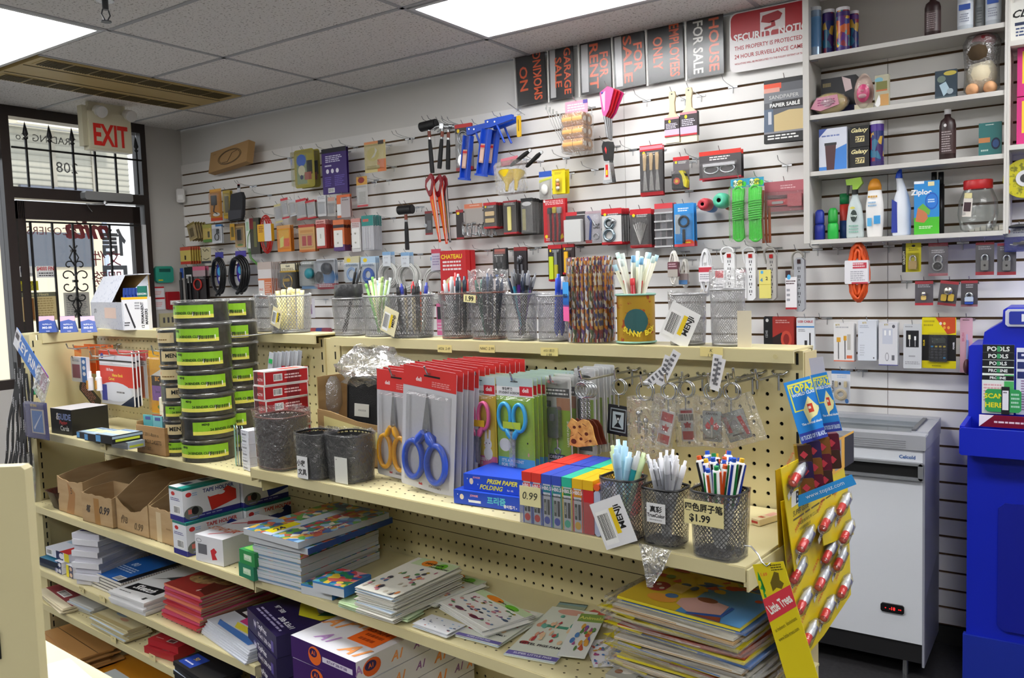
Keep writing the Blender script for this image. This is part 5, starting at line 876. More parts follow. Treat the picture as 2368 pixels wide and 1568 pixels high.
x,w_,h_=SI(1878,1963,214,SZ[1],-.15);t=thing('toy_pack','yellow and pink rounded toy pack lying at left on the second shelf','toy',TR(x,-.15,SZ[1]));b=B();b.sph((0,0,h_*.5),(w_*.48,.035,h_*.48),mat('d8c070',.4));part(b,'toy_body',t);b=B();b.prism([(-w_*.48,h_*.3),(-w_*.3,h_*.75),(w_*.25,h_*.8),(w_*.3,h_*.35),(-w_*.2,h_*.15)],-.04,-.034,mat('c8889a'));Face(b,w_*.7,h_*.4,-.04,z0=h_*.7).do('x .1 .1 .8 .9 9a3a6a 3');part(b,'label_plate',t);b=B();b.sph((0,0,h_*.5),(w_*.52,.045,h_*.5),BAG);part(b,'wrap',t)
x,w_,h_=SI(1975,2021,170,SZ[1],-.15);t=thing('toy_egg_pack','egg shaped blister pack with pink face toy on the second shelf','toy',TR(x,-.15,SZ[1]));b=B();b.prism([(w_*.5*cos(q)*(1-.15*max(0,sin(q))),h_*.5+h_*.5*sin(q)) for q in [2*pi*i/24 for i in range(24)]],0,.003,mat('d0b8a8'));b.box(-w_*.48,-.002,0,w_*.48,.0,h_*.18,mat('d8d4b8'));part(b,'card',t);b=B();b.sph((0,-.015,h_*.45),(w_*.33,.02,h_*.25),mat('d83a78',.4));b.sph((0,-.032,h_*.5),(.008,.008,.005),mat('e88aa0'));b.sph((0,-.032,h_*.36),(.016,.008,.009),mat('f0b8c0'));part(b,'toy_face',t);b=B();b.sph((0,-.012,h_*.5),(w_*.46,.035,h_*.46),PLAST);part(b,'blister',t)
sbox('small_toy_pack','small clear pack with olive and orange print beside the egg toy',2023,2055,173,SZ[1],'b8b49a','e .3 .15 .3 .08 7ab0c0;r .1 .2 .9 .45 7a7a40;r .1 .45 .9 .5 c06a40;p f2f2f2 .0 .9 .3 .6 .5 .85 .2 1;r .4 .6 1 .95 c8985a',.03);sbox('card_pack','dark blue and silver picture pack leaning on the second shelf',2162,2212,162,SZ[1],'2c3c48','e .7 .12 .3 .08 b8a848;e .3 .3 .2 .12 6a7a70;p a8c0cc .2 .5 .5 .4 .7 .7 .4 .9;e .7 .75 .15 .1 9aa8b0;r 0 .9 1 1 4a5a60',.03)
x,w_,h_=SI(2230,2312,78,SZ[1],-.12);t=thing('stuffed_toy','bagged cream stuffed toy with dark hair and red top at right of the second shelf','toy',TR(x,-.12,SZ[1]));FU=mat('e4d8b8',.9,bump=((60,60,60),1));b=B()
b.sph((0,0,h_*.34),(w_*.44,.055,h_*.28),FU);part(b,'body',t);b=B();b.sph((-w_*.05,0,h_*.68),(w_*.42,.06,h_*.24),mat('4a3a24',.9,bump=((50,50,50),1)));part(b,'head',t)
b=B();b.sph((w_*.05,0,h_*.88),(w_*.36,.05,h_*.12),mat('7a1c22',.8));part(b,'hat',t)
for sx in (-.24,.26):b=B();b.sph((sx*w_,-.03,h_*.1),(w_*.2,.045,h_*.1),mat('d8a478',.8));part(b,'paw',t)
b=B();b.lathe([(w_*.3,0),(w_*.52,h_*.1),(w_*.5,h_*.5),(w_*.55,h_*.85),(w_*.4,h_)],BAG,24,ay=.8);part(b,'bag',t)
sbox('mug_box','white and blue box with picture of a dark red travel mug',1894,1958,296,SZ[2],'d4d8e4','p 2a4a9a 0 0 .3 0 0 .2;x .1 .15 .9 .22 6a7ab0 1;p 3a80d0 .6 .5 1 .4 1 1 0 1 0 .9 .3 .9;r .2 .34 .64 .4 1c1c20;p 4a2428 .22 .4 .62 .4 .55 .98 .28 .98;tu',.08)
for j,z_ in enumerate((0,1)):
 x,w_,h_=SI(1966,2010,290,SZ[2],-.16);t=thing('card_game_box',['lower black box with gold Galaxy lettering on the third shelf','upper black box with gold Galaxy lettering on the third shelf'][j],'box',TR(x,-.16,SZ[2]+j*h_/2),'two black boxes stacked');b=B();b.box(-w_/2,0,0,w_/2,.05,h_*.49,mat('141412'));Face(b,w_,h_*.5,z0=h_*.49).do('I .5 .22 .26 e8dca0 Galaxy;r .28 .48 .75 .75 d8c890;T .5 .62 .2 black 277');part(b,'carton',t)
can('purple printed canister with white lid on the third shelf',2012,2044,281,SZ[2],PR2,'e8e4e8','4a2a8a,.78,.93 2a1a5a,.0,.12')
bottle('dark brown bottle with white cap on the third shelf',2172,2211,253,SZ[2],'2a1414','e6e4e4',('3c2626','e .35 -.2 .14 .07 d8d4d4;x 0 .05 1 .95 a89a9a 9'));sbox('card_pack','teal carded pack with dark round item on the third shelf',2263,2316,283,SZ[2],'2c6a68','x .3 .05 .7 .1 c8d8d0 1;r 0 .45 .5 .6 b87848;e .75 .65 .2 .18 14203a;e .75 .65 .14 .12 2c4a7a;x .1 .8 .5 .9 a8c0b8 1',.02)
RO=[(.8,0),(1,.03),(1,.45),(.75,.52)]
lath('roll_on_bottle','small dark blue roll on bottle at left of the bottom shelf','bottle',1884,1908,484,SZ[3],[('body','1c2c9a',RO),('cap','2438a8',[(.85,.52),(.9,.6),(.85,.9),(.5,.98)])]);lath('roll_on_bottle','small bright green roll on bottle beside the blue one','bottle',1914,1939,480,SZ[3],[('body','2cb848',RO),('cap','20a038',[(.85,.52),(.9,.6),(.85,.9),(.5,.98)])])
lath('spray_can','red and green spray can behind the trigger bottle','spray can',1942,1964,446,SZ[3],[('body','c83a30',[(1,0),(1,.75)]),('band','284a8a',[(1.01,.0),(1.01,.4)]),('cap','1e8a50',[(1,.76),(1,.98)])],Y=-.09)
def trig(t,w,h):
 b=B();b.prism([(-w*.45,h*.9),(-w*.5,h*1.0),(w*.35,h*1.02),(w*.45,h*.92),(w*.15,h*.82),(-w*.1,h*.82),(-w*.12,h*.9)],-.012,.012,mat('a8d840',.4));b.prism([(-w*.45,h*.9),(-w*.3,h*.9),(-w*.38,h*.76),(-w*.46,h*.74)],-.006,.006,mat('2a2a2a'));b.cyl((0,0,h*.74),(0,0,h*.82),w*.18,mat('1c1c1c'),n=14);part(b,'trigger',t)
 b=B();Face(b,w*.7,h*.5,-w*.38,z0=h*.55).do('e .4 .08 .2 .04 d8d060;e .5 .35 .26 .2 2a3a34;T .5 .35 .1 d8e8e0 Soap;x .1 .65 .9 .95 8ab8a8 3');part(b,'printed_label',t)
lath('trigger_spray_bottle','clear trigger spray bottle with lime green head','spray bottle',1957,1998,414,SZ[3],[('body','c4d0d0',[(.9,0),(1,.03),(.98,.3),(.75,.55),(.4,.68),(.34,.74)])],extra=trig,flat_=.7)
def sun(t,w,h):b=B();Face(b,w*.8,h*.7,-w*.3,z0=h*.75).do('x .1 .05 .9 .15 c89838 1;x .1 .2 .7 .35 8ab0d0 2;r .05 .6 .35 .8 5ab0e0;r .5 .55 .95 .75 3a9ad8');part(b,'printed_label',t)
lath('lotion_bottle','white lotion bottle with orange cap','bottle',2002,2044,413,SZ[3],[('body','eceae8',[(.75,0),(.85,.02),(1,.3),(.98,.55),(.75,.8)]),('cap','e89a28',[(.76,.8),(.74,.88),(.5,.97),(.2,1)])],extra=sun,flat_=.55)
x,w_,h_=SI(2060,2107,390,SZ[3],-.14);t=thing('cleaner_bottle','white toilet cleaner bottle with bent neck and blue cap','bottle',TR(x,-.14,SZ[3]));b=B();b.M=Matrix.Diagonal((1,.7,1,1));b.lathe([(.002,0),(w_*.42,0),(w_*.46,h_*.03),(w_*.46,h_*.4),(w_*.36,h_*.58),(w_*.22,h_*.7)],mat('dfe4ec',.35),20,c=(w_*.04,0));b.tube([(w_*.04,0,h_*.66),(-w_*.04,0,h_*.8),(-w_*.1,0,h_*.88)],[w_*.26,w_*.18,w_*.16],mat('dfe4ec',.35),14);part(b,'body',t);b=B();b.tube([(-w_*.1,0,h_*.86),(-w_*.08,0,h_*.94),(0,0,h_)],[w_*.19,w_*.14,w_*.05],mat('1c48b8',.4),12);part(b,'cap',t);b=B();b.prism([(-w_*.42,h_*.05),(-w_*.12,h_*.05),(-w_*.15,h_*.5),(-w_*.4,h_*.55)],-w_*.3,-w_*.28,mat('24389a'));part(b,'label_plate',t)
sbox('food_bag_box','blue and green box of food bags with sandwich picture',2114,2172,418,SZ[3],'2a8ad0','r 0 .68 1 1 4ab82c;r 0 0 .4 .05 e8f0f8;T .28 .22 .13 white Ziploc;e .7 .38 .26 .16 1c5ab8;e .7 .38 .22 .13 2a78d0;x .55 .34 .85 .42 d0e8f8 2;p c87850 .05 .75 .15 .5 .5 .55 .55 .7 .4 .78;p 6ab040 .15 .5 .35 .42 .65 .55 .6 .65 .4 .56;x .2 .84 .8 .9 d8f0c8 2;r .55 .02 .8 .1 e8dca8',.07,side='r 0 .68 1 1 4ab82c;T .5 .08 .1 white Ziploc;r .15 .2 .85 .82 8a4a38;x .2 .24 .8 .78 c89a8a 6',rz=.12)
for i,x0 in enumerate((2150,2166)):lath('dark_bottle',['left','right'][i]+' black capped bottle standing behind the blue food bag box','bottle',x0+2,x0+18,398,SZ[3],[('body','1a1a1c',[(1,0),(1,.8)]),('cap','0e0e10',[(.8,.8),(.8,1)])],Y=-.06)
x,w_,h_=SI(2214,2310,416,SZ[3],-.12);t=thing('candy_jar','clear round plastic jar with red lid on the bottom shelf','jar',TR(x,-.12,SZ[3]));b=B();b.lathe([(w_*.3,.002),(w_*.42,h_*.06),(w_*.5,h_*.35),(w_*.47,h_*.6),(w_*.36,h_*.8),(w_*.33,h_*.84)],film(.05,.1,20,'f4f6f6'),32,ay=.62);part(b,'jar_body',t);b=B();b.lathe([(.002,h_),(w_*.34,h_),(w_*.36,h_*.98),(w_*.36,h_*.84),(w_*.34,h_*.82)],mat('c8282c',.35),32,ay=.62);part(b,'lid',t)
b=B();b.M=TR(-w_*.22,-w_*.27,h_*.5,rz=-.5,ry=.1);b.box(-.018,-.002,-.04,.018,0,.03,mat('e8e0d8'));b.box(-.014,-.003,-.02,.014,-.002,.015,mat('3a2028'));b.box(-.016,-.003,.03,.014,-.001,.05,mat('e8dca0'));part(b,'label_sticker',t);b=B();[b.box(-w_*.2+i*.02,-.01*(i%2),.004,-w_*.2+i*.02+.016,.02,.012+.006*(i%3),mat('e8e4d8')) for i in range(7)];part(b,'sweets',t)
sbox('cd_box','white CD box on the top shelf of the cut off right unit',2337,2420,0,Z21,'d8d8d2','I .3 .3 .2 black CD;r .12 .52 .9 .6 2a3450;x .15 .65 .9 .9 3a4a70 3',Y=-.17)
for j in range(2):
 x0=WY(2352,200,-.15).x;h_=(WY(2360,108,-.15).z-Z22)/2;t=thing('candy_box',['lower','upper'][j]+' magenta box with yellow picture at the right edge','box',TR(x0,-.15,Z22+j*h_),'two magenta boxes stacked');b=B();b.box(0,0,0,.16,.08,h_*.98,mat('c82a78'));Face(b,.16,h_,x0=0,z0=h_).do('r .1 .1 .9 .75 e8c030;e .4 .4 .2 .15 c83030;e .55 .55 .2 .12 f0f0f0;T .5 .22 .12 black AaB;r .2 .8 .6 .92 d8a030');part(b,'carton',t)
p=WY(2372,414,-.12);t=thing('tape_roll','large yellow printed tape roll with silver hub at the right edge','tape',TR(p.x,-.12,p.z));b=B();b.cyl((0,0,0),(0,-.04,0),.072,mat('c8c020',.4,noise=('7a7a20',(60,60,60),.4,.5)),n=32);part(b,'tape',t);b=B();b.cyl((0,-.04,0),(0,-.043,0),.03,mat('d8d8dc',.3),n=24);b.cyl((0,-.043,0),(0,-.044,0),.016,mat('3a3a3c'),n=16);part(b,'hub',t);wire_hook(p.x,p.z+.01,.17,'chrome wall hook holding the large yellow tape roll')
WI('blue and white blister card with black and steel tool below the right unit','tool_pack','pack',(2322,524,2392,582),'1c2c8a','r 0 .05 1 .4 d8dce8;e .12 .18 .08 .1 d85a50;x .3 .1 .9 .3 8a90b0 2',1,d=.16,bl=(0,0,1,1,.03),co=('tool','sp .55 0 .4 .02 .1 2a2a2c;tu .004 silver! .2 .7 .4 .75 .6 .6 .9 .65;box .3 .62 .9 .72 .014 6a6a70!'))
# ---------------- freezer ----------------
FY=-.42;fx1=WY(2136,1200,FY).x;FZ=WY(2148,1009,FY).z;FT=WY(2148,1043,FY).z;FB=WY(2131,1492,FY).z;F0=WY(2132,1538,FY).z;fx0=fx1-.66
t=thing('chest_freezer','white glass topped chest freezer with grey handle against the slat wall','freezer',Matrix.Identity(4));FW=mat('dfe2e8',.3);FS=mat('b4b6bc',.35,.3)
b=B();b.box(fx0,FY,FB,fx1-.004,-.03,FT,FW);b.box(fx1-.004,FY-.001,F0-.01,fx1+.004,-.03,FT,mat('9a9ca8',.35));part(b,'body',t)
b=B();b.box(fx0,FY+.01,max(F0,.02),fx1-.005,-.03,FB,mat('1b1b1d',.5));part(b,'plinth',t)
b=B();g=.05;b.rbox(fx0,FY-.012,FT,fx1+.008,FY+g,FZ,FS,.004);b.box(fx0,-.09,FT,fx1+.008,-.028,FZ+.01,FS);b.box(fx1-.05,FY+g,FT,fx1+.008,-.09,FZ+.006,FS);b.box(fx0,FY+g,FT,fx0+.05,-.09,FZ+.006,FS)
for k in range(4):b.box(fx0,FY-.0135,FT+.008+k*.008,fx1-.06,FY-.012,FT+.011+k*.008,mat('8a8c90'))
part(b,'rim',t);b=B();b.box(fx0+.05,FY+g,FZ-.012,fx1-.05,-.09,FZ-.006,film(.1,.02,5,'e8eef0',.05));part(b,'glass_lid',t)
b=B();b.box(fx1-.05,FY+g,FZ+.006,fx1-.035,-.09,FZ+.014,mat('6a6c70',.4,.5));part(b,'lid_track',t)
b=B();h1=WY(2100,1068,FY).z;h0=WY(2100,1108,FY).z;hx=WY(2137,1090,FY).x;HG=mat('77797c',.4);b.rbox(fx0+.06,FY-.022,h1-.010,hx,FY,h1,HG,.004);b.rbox(fx0+.06,FY-.022,h0,hx,FY,h0+.010,HG,.004);b.rbox(hx-.018,FY-.022,h0,hx,FY,h1,HG,.008);b.box(fx0+.06,FY-.003,h0+.008,hx-.015,FY,h1-.008,mat('0a0a0b'));part(b,'handle',t)
b=B();q=WY(2098,1057,FY);b.text('Celcold',q.x,q.z,.014,mat('2a5a9a'),FY-.001,fat=.03);part(b,'brand_lettering',t)
q=WY(2064,1406,FY);b=B();b.rbox(q.x-.042,FY-.008,q.z-.017,q.x+.042,FY,q.z+.017,mat('101012',.3),.006);part(b,'thermostat',t)
b=B();b.text('-18',q.x,q.z,.012,mat('ff2020',emit=3.0),FY-.009,fat=.01);[b.box(q.x+dx,FY-.0085,q.z-.002,q.x+dx+.004,FY-.008,q.z+.001,mat('ff2020',emit=1.5)) for dx in (-.026,.022,.028)];part(b,'display_digits',t)
for sx in (fx0+.06,fx1-.07):b=B();b.cyl((sx,FY+.05,0),(sx,FY+.05,max(F0,.02)+.01),.012,METAL,r1=.01,n=12);part(b,'foot',t)
b=B();b.prism([(0,0)]*0 or [(-.33,.06),(-.05,.06),(-.05,.33),(-.30,.25)],0,.001,FS) if 0 else b.add([(fx1+.0045,FY+.03,.06),(fx1+.0045,-.05,.06),(fx1+.0045,-.05,.42),(fx1+.0045,FY+.03,.32)],[(0,1,2,3)],mat('8a8c94',.4,bump=((200,200,200),1)));part(b,'side_grille',t)
# ---------------- lottery booth ----------------
BL=mat('1226b8',.35);BLD=mat('0e1c96',.4);t=thing('lottery_booth','blue plastic lottery play stand cut off by the right edge','play stand',Matrix.Identity(4));BY=-.42;bx0=WY(2236,1200,BY).x;bx1=bx0+.75
zt_=WY(2230,985,BY-.1).z;zt0=WY(2230,1050,BY-.1).z
b=B();b.box(bx0,BY,.02,bx1,-.05,zt0,BL);part(b,'pedestal',t)
b=B();b.rbox(bx0+.10,BY-.012,WY(2260,1470,BY).z+.04,bx1-.1,BY,WY(2340,1165,BY).z,BLD,.02);part(b,'front_door',t)
b=B();b.box(bx0-.01,BY-.012,.02,bx1,BY+.02,WY(2260,1470,BY).z,mat('1a2f9e',.4));part(b,'kick_plate',t)
tx0=WY(2218,1020,BY-.12).x
b=B();b.rbox(tx0,BY-.12,zt0,bx1+.02,BY-.105,zt_-.004,BL,.006);b.box(tx0,BY-.105,zt0,bx1+.02,-.06,zt0+.02,BL);b.box(tx0,BY-.105,zt0+.02,tx0+.015,-.2,zt_,BL);part(b,'writing_tray',t)
b=B();UY=-.30;ux0=WY(2240,850,UY).x;z1=WY(2240,798,UY).z;q1=WY(2272,795,UY);q2=WY(2318,745,UY);q3=WY(2320,712,UY)
b.prism([(ux0,zt0),(ux0,z1-.005),(ux0+.008,z1),(q1.x,z1+.002),(q1.x+.006,WY(2272,768,UY).z),(q2.x,q2.z),(q3.x,q3.z-.008),(q3.x+.01,q3.z),(bx1,q3.z),(bx1,zt0)],UY,-.04,BL);part(b,'back_board',t)
b=B();q4=WY(2325,715,UY-.01);q5=WY(2325,755,UY-.01);b.rbox(q4.x,UY-.012,q5.z,bx1-.02,UY,q4.z,mat('c8ccd8'),.008);b.rbox(q4.x+.012,UY-.014,q5.z+.008,bx1-.03,UY-.012,q4.z-.008,mat('1c2f9a'),.004);b.box(WY(2363,735,UY).x,UY-.0145,q5.z+.018,WY(2363,735,UY).x+.2,UY-.014,q4.z-.018,mat('e0e4ec'));part(b,'header_sign',t)
x0=WY(2272,900,UY).x;x1=WY(2345,900,UY).x;zt1=WY(2300,797,UY).z;zb1=WY(2300,955,UY).z
for i in range(5):
 w_=x1-x0;z_=zt1-i*.028;b=B();b.box(-w_/2,0,zb1-z_,w_/2,.0015,0,mat('dfe6e0'));Face(b,w_,z_-zb1).do('r 0 .0 1 .12 12141a;T .5 .06 .07 e8ece8 '+('POOLS' if i<3 else 'PROLINE')+';r .7 .14 1 .9 4ab060;r .05 .2 .68 .75 e8e0e0;x .05 .22 .65 .7 d8a0a8 6;r .46 .02 .56 .1 3a9a60');solo(b,'play_slip_pad',['topmost POOLS slip pad on the blue stand','second POOLS slip pad on the blue stand','third POOLS slip pad on the blue stand','upper PROLINE slip pad on the blue stand','front PROLINE slip pad on the blue stand'][i],'slip pad',TR((x0+x1)/2,UY-.004-.004*i,z_),'slip pads in the blue stand')
b=B();x2=WY(2350,900,UY).x;b.box(x2,UY-.006,zb1,x2+.15,UY-.003,zt1-.01,mat('dde0ee'));Face(b,.15,zt1-zb1,UY-.006,x0=x2,z0=zt1).do('r .02 .1 .98 .2 24306a;r .02 .24 .98 .34 24306a;r .02 .38 .98 .48 24306a;x .1 .12 .9 .18 e0e0f0 1;x .1 .5 .95 .95 9a7aa0 12');solo(b,'play_slip_pad','white and navy slip pad at the right edge of the blue stand','slip pad',Matrix.Identity(4))
q=WY(2278,925,UY-.03);b=B();w_=WY(2362,925,UY-.03).x-q.x;b.rbox(0,0,-.042,w_,.003,.042,mat('2c9a50'),.008);Face(b,w_,.084,0,x0=0,z0=.042).do('T .25 .3 .22 e0d820 SCAN;T .25 .7 .22 e0d820 HERE;x .72 .15 .96 .85 a8d8b8 4;r .45 -.12 .68 1.1 16181c;r .48 .05 .65 .9 e8e8ea;x .5 .1 .63 .2 3a3a3c 1');solo(b,'scan_sign','green SCAN HERE sign with phone drawing on the blue stand','sign',TR(q.x,UY-.03,q.z))
q=WY(2264,972,BY+.06);b=B();b.box(0,0,-.022,.4,.004,.022,mat('7a1428',.3));Face(b,.4,.044,0,x0=0,z0=.022).do('p f0e8e8 0 0 .12 0 0 1;x .12 .45 .38 .75 e8d0d0 1;T .62 .5 .7 e8c8d0 $1MILLION');solo(b,'prize_strip','dark red prize strip reading $1MILLION above the blue tray','sign',TR(q.x,BY+.06,q.z))
# ================= GOODS ON TOP OF AND ON THE UPPER SHELVES =================
def fitG(x0,y0,x1,y1,t):
 ym=(y0+y1)/2;xm=(x0+x1)/2;a=GT(x0,ym,t).x;c=GT(x1,ym,t).x;zt=GT(xm,y0,t).z; return (a+c)/2,zt,c-a,zt-GT(xm,y1,t).z
def GH(lab,nm,cat,bb,t,base,spec,n=1,dn=.012,bl=None,co=None,back=None,rot=0,th=.001,hook=True,r=.004,rx=0):
 s,zt,w,h=fitG(*bb,t);g='hanging packs: '+(back or lab) if n>1 else None
 o=card(nm,lab,cat,GTR(s,t,zt,ry=rot,rx=rx),w,h,base,spec,bl,co,th,g,r);rr=random.Random(int(s*999))
 for i in range(1,n):dup(o,GTR(s+rr.uniform(-.003,.003),t+i*dn,zt+rr.uniform(-.003,.003),ry=rot+rr.uniform(-.01,.01),rx=rx),'one of the '+(back or lab)+' behind the front one')
 if hook:phook(s,t-.02,zt-.014,'bright peg hook holding the '+(back or ' '.join(lab.split()[:7])))
 return o
def phook(s,t,z,lab):
 o=thing('peg_hook',lab,'hook',GTR(s,-2.321,z));L=-2.321-t;b=B();b.tube([(0,0,0),(0,-L*.85,.0),(0,-L*.97,.004),(0,-L,.02)],.0022,METAL,8);part(b,'prong',o)
 b=B();b.tube([(-.0127,.012,.006),(-.0127,-.004,.004),(-.008,-.008,0),(.008,-.008,0),(.0127,-.004,.004),(.0127,.012,.006)],.0022,METAL,6);b.tube([(0,-.008,0),(0,-.008,-.028)],.0022,METAL,6);part(b,'crossbar',o)
def base_on(Z,p0,p1,yt,dp=None):
 a=GZ(p0[0],p0[1],Z);c=GZ(p1[0],p1[1],Z);v=c-a;w=v.length;rz=math.atan2(v.y,v.x);h=GT(p0[0],yt,a.y).z-Z;m=(a+c)/2; return m,w,rz,h
TOPM= lambda h:Matrix.Translation((0,0,h))@Matrix.Rotation(-pi/2,4,'X')
def BX(nm,lab,cat,Z,p0,p1,yt,dp,base,spec='',side='',top='',h=None,grp=None,r=0,pn='carton',sideL='',inset=None):
 m,w,rz,hh=base_on(Z,p0,p1,yt);h=h or hh;t=thing(nm,lab,cat,GTR(m.x,m.y,Z,rz),grp);b=B()
 if inset:b.box(-w/2,0,0,w/2,dp,.0012,pm(base));b.box(-w/2,0,h-.0012,w/2,dp,h,pm(base));b.box(-w/2+.001,.001,.001,w/2-.001,dp-.001,h-.001,pm(inset))
 else:b.box(-w/2,0,0,w/2,dp,h,pm(base))
 if spec:Face(b,w,h,z0=h).do(spec)
 if top:Face(b,w,dp,z0=dp,M=TOPM(h)).do(top)
 if side:Face(b,dp,h,x0=0,z0=h,M=Matrix.Translation((w/2,0,0))@Matrix.Rotation(pi/2,4,'Z')).do(side)
 part(b,pn,t); return t
def sqr(t,sq):c_,s_=cos(t),sin(t);k=(abs(c_)**sq+abs(s_)**sq)**(-1/sq); return k*c_,k*s_
def cup(lab,x0,x1,yr,yb,Z=1.459,t=-2.305,col='a8a8aa',sq=2.2,bag=True,tagc=None,ay=.85,solid=None,taper=.9,n=40,rim=None,btop=.012,yc=None,liner=None):
 if yc is None:s,zt,w,h=fitG(x0,yr,x1,yb,t)
 else:p=GZ((x0+x1)/2,yb-8,Z);t=p.y;s,zt,w,h=fitG(x0,yr,x1,yb,t)
 h=zt-Z;R_=w/2*(.84 if sq>2 else .8);o=thing('pen_cup',lab,'pen cup',GTR(s,t,Z));m=mat(col,.4,.6)
 def P(u,v):a,c=sqr(u,sq);r=R_*(taper+(1-taper)*v); return (r*a,r*c*ay,.002+v*h)
 b=B()
 if solid:b.lathe([(R_*.97,.003),(R_*.97,h)],solid,36,ay=ay)
 else:
  wd=.016 if sq<3 else .024;K=11
  for d_ in (1,-1):
   for i in range(n):
    vs=[]
    for k in range(K+1):
     v=k/K;u=2*pi*(i/n+d_*v*h/R_*.13);vs+=[P(u-wd,v),P(u+wd,v)]
    b.add(vs,[(2*k,2*k+1,2*k+3,2*k+2) for k in range(K)],m)
 if liner:b.lathe([(.001,.006),(R_*taper*.96,.006),(R_*.95,h*.97)],mat(liner,.6),32,sq=sq,ay=ay)
 part(b,'mesh_wall' if not solid else 'tin_wall',o)
 b=B();rp=[P(2*pi*i/36,1) for i in range(36)];b.tube(rp,.0022,rim or m,6, True);part(b,'rim',o)
 b=B();b.tube([P(2*pi*i/36,.02) for i in range(36)],.002,rim or m,6, True);b.lathe([(.001,.002),(R_*taper,.002)],rim or m,24,sq=sq,ay=ay);part(b,'base',o)
 if bag:
  b=B();rr=random.Random(int(s*500));N=26;pr=[0,.2,.45,.7,.95,1.02+btop*4];vs=[]
  for j,v in enumerate(pr):
   for i in range(N):x,y,z=P(2*pi*i/N,min(v,1));k=1.05+rr.uniform(-.02,.05)+(.04 if j==5 else 0);vs.append((x*k,y*k,h*v+rr.uniform(-.002,.004)*(j>0)))
  b.add(vs,[(j*N+i,j*N+(i+1)%N,(j+1)*N+(i+1)%N,(j+1)*N+i) for j in range(5) for i in range(N)],BAG, True);part(b,'bag',o)
 if tagc:
  dx,dz,tw,th_,rot,spec,base=tagc;b=B();b.M=TR(dx*w,-R_*ay-.004,dz*h,ry=rot);b.box(-tw/2,0,-th_/2,tw/2,.0006,th_/2,pm(base));Face(b,tw,th_,z0=th_/2).do(spec);part(b,'tag',o)
 return s,t,zt,R_,Z
def pens(C,lab,n,cols,up=.05,lean=.18,r=.0035,grp=None,kind='pen',clip=False,L=None,seed=1,cap=None,sub=1,ay=.85):
 s,t,zt,R_,Z=C;rr=random.Random(seed);cols=cols.split()
 for i in range(n):
  a=2*pi*i/n*2.4+rr.uniform(-.3,.3);q=R_*.72*sqrt((i+.5)/n);x,y=q*cos(a),q*sin(a)*ay;lx=x/R_*lean+rr.uniform(-.05,.05);ly=y/R_*lean
  c_=cols[i%len(cols)];top=zt-Z+up*rr.uniform(.75,1.15);bz=.01;L_=top-bz;x0=x-lx*L_;y0=y-ly*L_;k_=sqrt(x0*x0+y0*y0)/(R_*.8)
  if k_>1:x0/=k_;y0/=k_
  A=Vector((x0,y0,bz));E=Vector((x+lx*up,y+ly*up,top));u=(E-A).normalized();M=GTR(s,t,Z)@Matrix.Translation(A)@u.to_track_quat('Z','Y').to_matrix().to_4x4();LL=(E-A).length
  b=B();c1,_,c2=c_.partition('/');c2=c2 or c1;m1,m2=mat(c1,.35),mat(c2,.35)
  if kind=='pen':b.lathe([(.0012,0),(r,.015),(r,LL*.78)],m1,8);b.lathe([(r*1.05,LL*.78),(r*1.05,LL*.93),(r*.6,LL*.94),(r*.55,LL),(.0005,LL)],m2,8)
  elif kind=='stick':b.lathe([(r,0),(r,LL),(.0003,LL)],m1,6);b.lathe([(r*1.03,LL-.012),(r*1.03,LL+.0004),(.0003,LL+.0004)],m2,6)
  elif kind=='multi':
   b.lathe([(.002,0),(r,.02),(r,LL*.95),(r*.7,LL*.96)],mat('eeeeee',.3),8)
   for k2 in range(4):aa=k2*pi/2+.4+i;b.tube([(r*cos(aa),r*sin(aa),LL*.45),(r*1.15*cos(aa),r*1.15*sin(aa),LL*.55),(r*cos(aa),r*sin(aa),LL*.94)],r*.38,mat(['1c3a9a','1a7a3c','e05a20','16161a'][k2],.35),5)
   b.cyl((0,0,LL*.95),(0,0,LL),r*.6,m2,n=8)
  if clip:b.tube([(r*1.3,0,LL*.93),(r*1.5,0,LL*.7)],.0008,METAL if cap is None else pm(cap),4)
  solo(b,'pen' if kind!='stick' else 'pencil',lab,'pen' if kind!='stick' else 'pencil',M,grp or 'pens: '+lab)
MT='T .5 .2 .24 black MENJi;r .15 .36 .85 .5 e8c020;b .08 .55 .92 .95';MTv='v .78 .42 .24 1a1a1a MENJi;r .52 .2 .66 .75 e8c820;b .08 .2 .48 .92'
# left ledge cups
cup('grey mesh cup in clear bag, left end beside binder clip tubs',597,634,686,770,1.463,col='6a6a6e',t=-2.30)
C=cup('silver mesh cup of pale yellow pens with tilted MENJI tag',636,708,686,770,1.463,tagc=(.08,.45,.042,.052,.35,MTv,'e8dcb0'));pens(C,'pale yellow chunky pen in the left silver cup',9,'ece4a0 e8dca0 f0e8b8',.022,.1,.006,kind='stick',ay=.7)
C=cup('leftmost silver mesh cup of the middle row with grey bag bundle',779,840,692,780);s,t,zt,R_,Z=C
b=B();b.lathe([(R_*.8,0),(R_*.98,.01),(R_*.92,.04),(R_*.9,.042)],mat('3a3a3c',.35,bump=((60,60,60),1)),24,ay=.8);solo(b,'refill_bundle','dark bagged refill bundle standing in the leftmost silver cup','pens',GTR(s,t,zt-.003));pens(C,'black pen slanting left out of the dark refill bundle',2,'141416',.075,.5,.0035,seed=5)
pens(cup('silver mesh cup full of pastel pens',848,908,687,778),'pastel pen in the second silver cup',16,'e8e4c8 a8c878 d8e8e0 b8d4e8 ece0a8 7ab858',.045,.3,.0035,kind='stick')
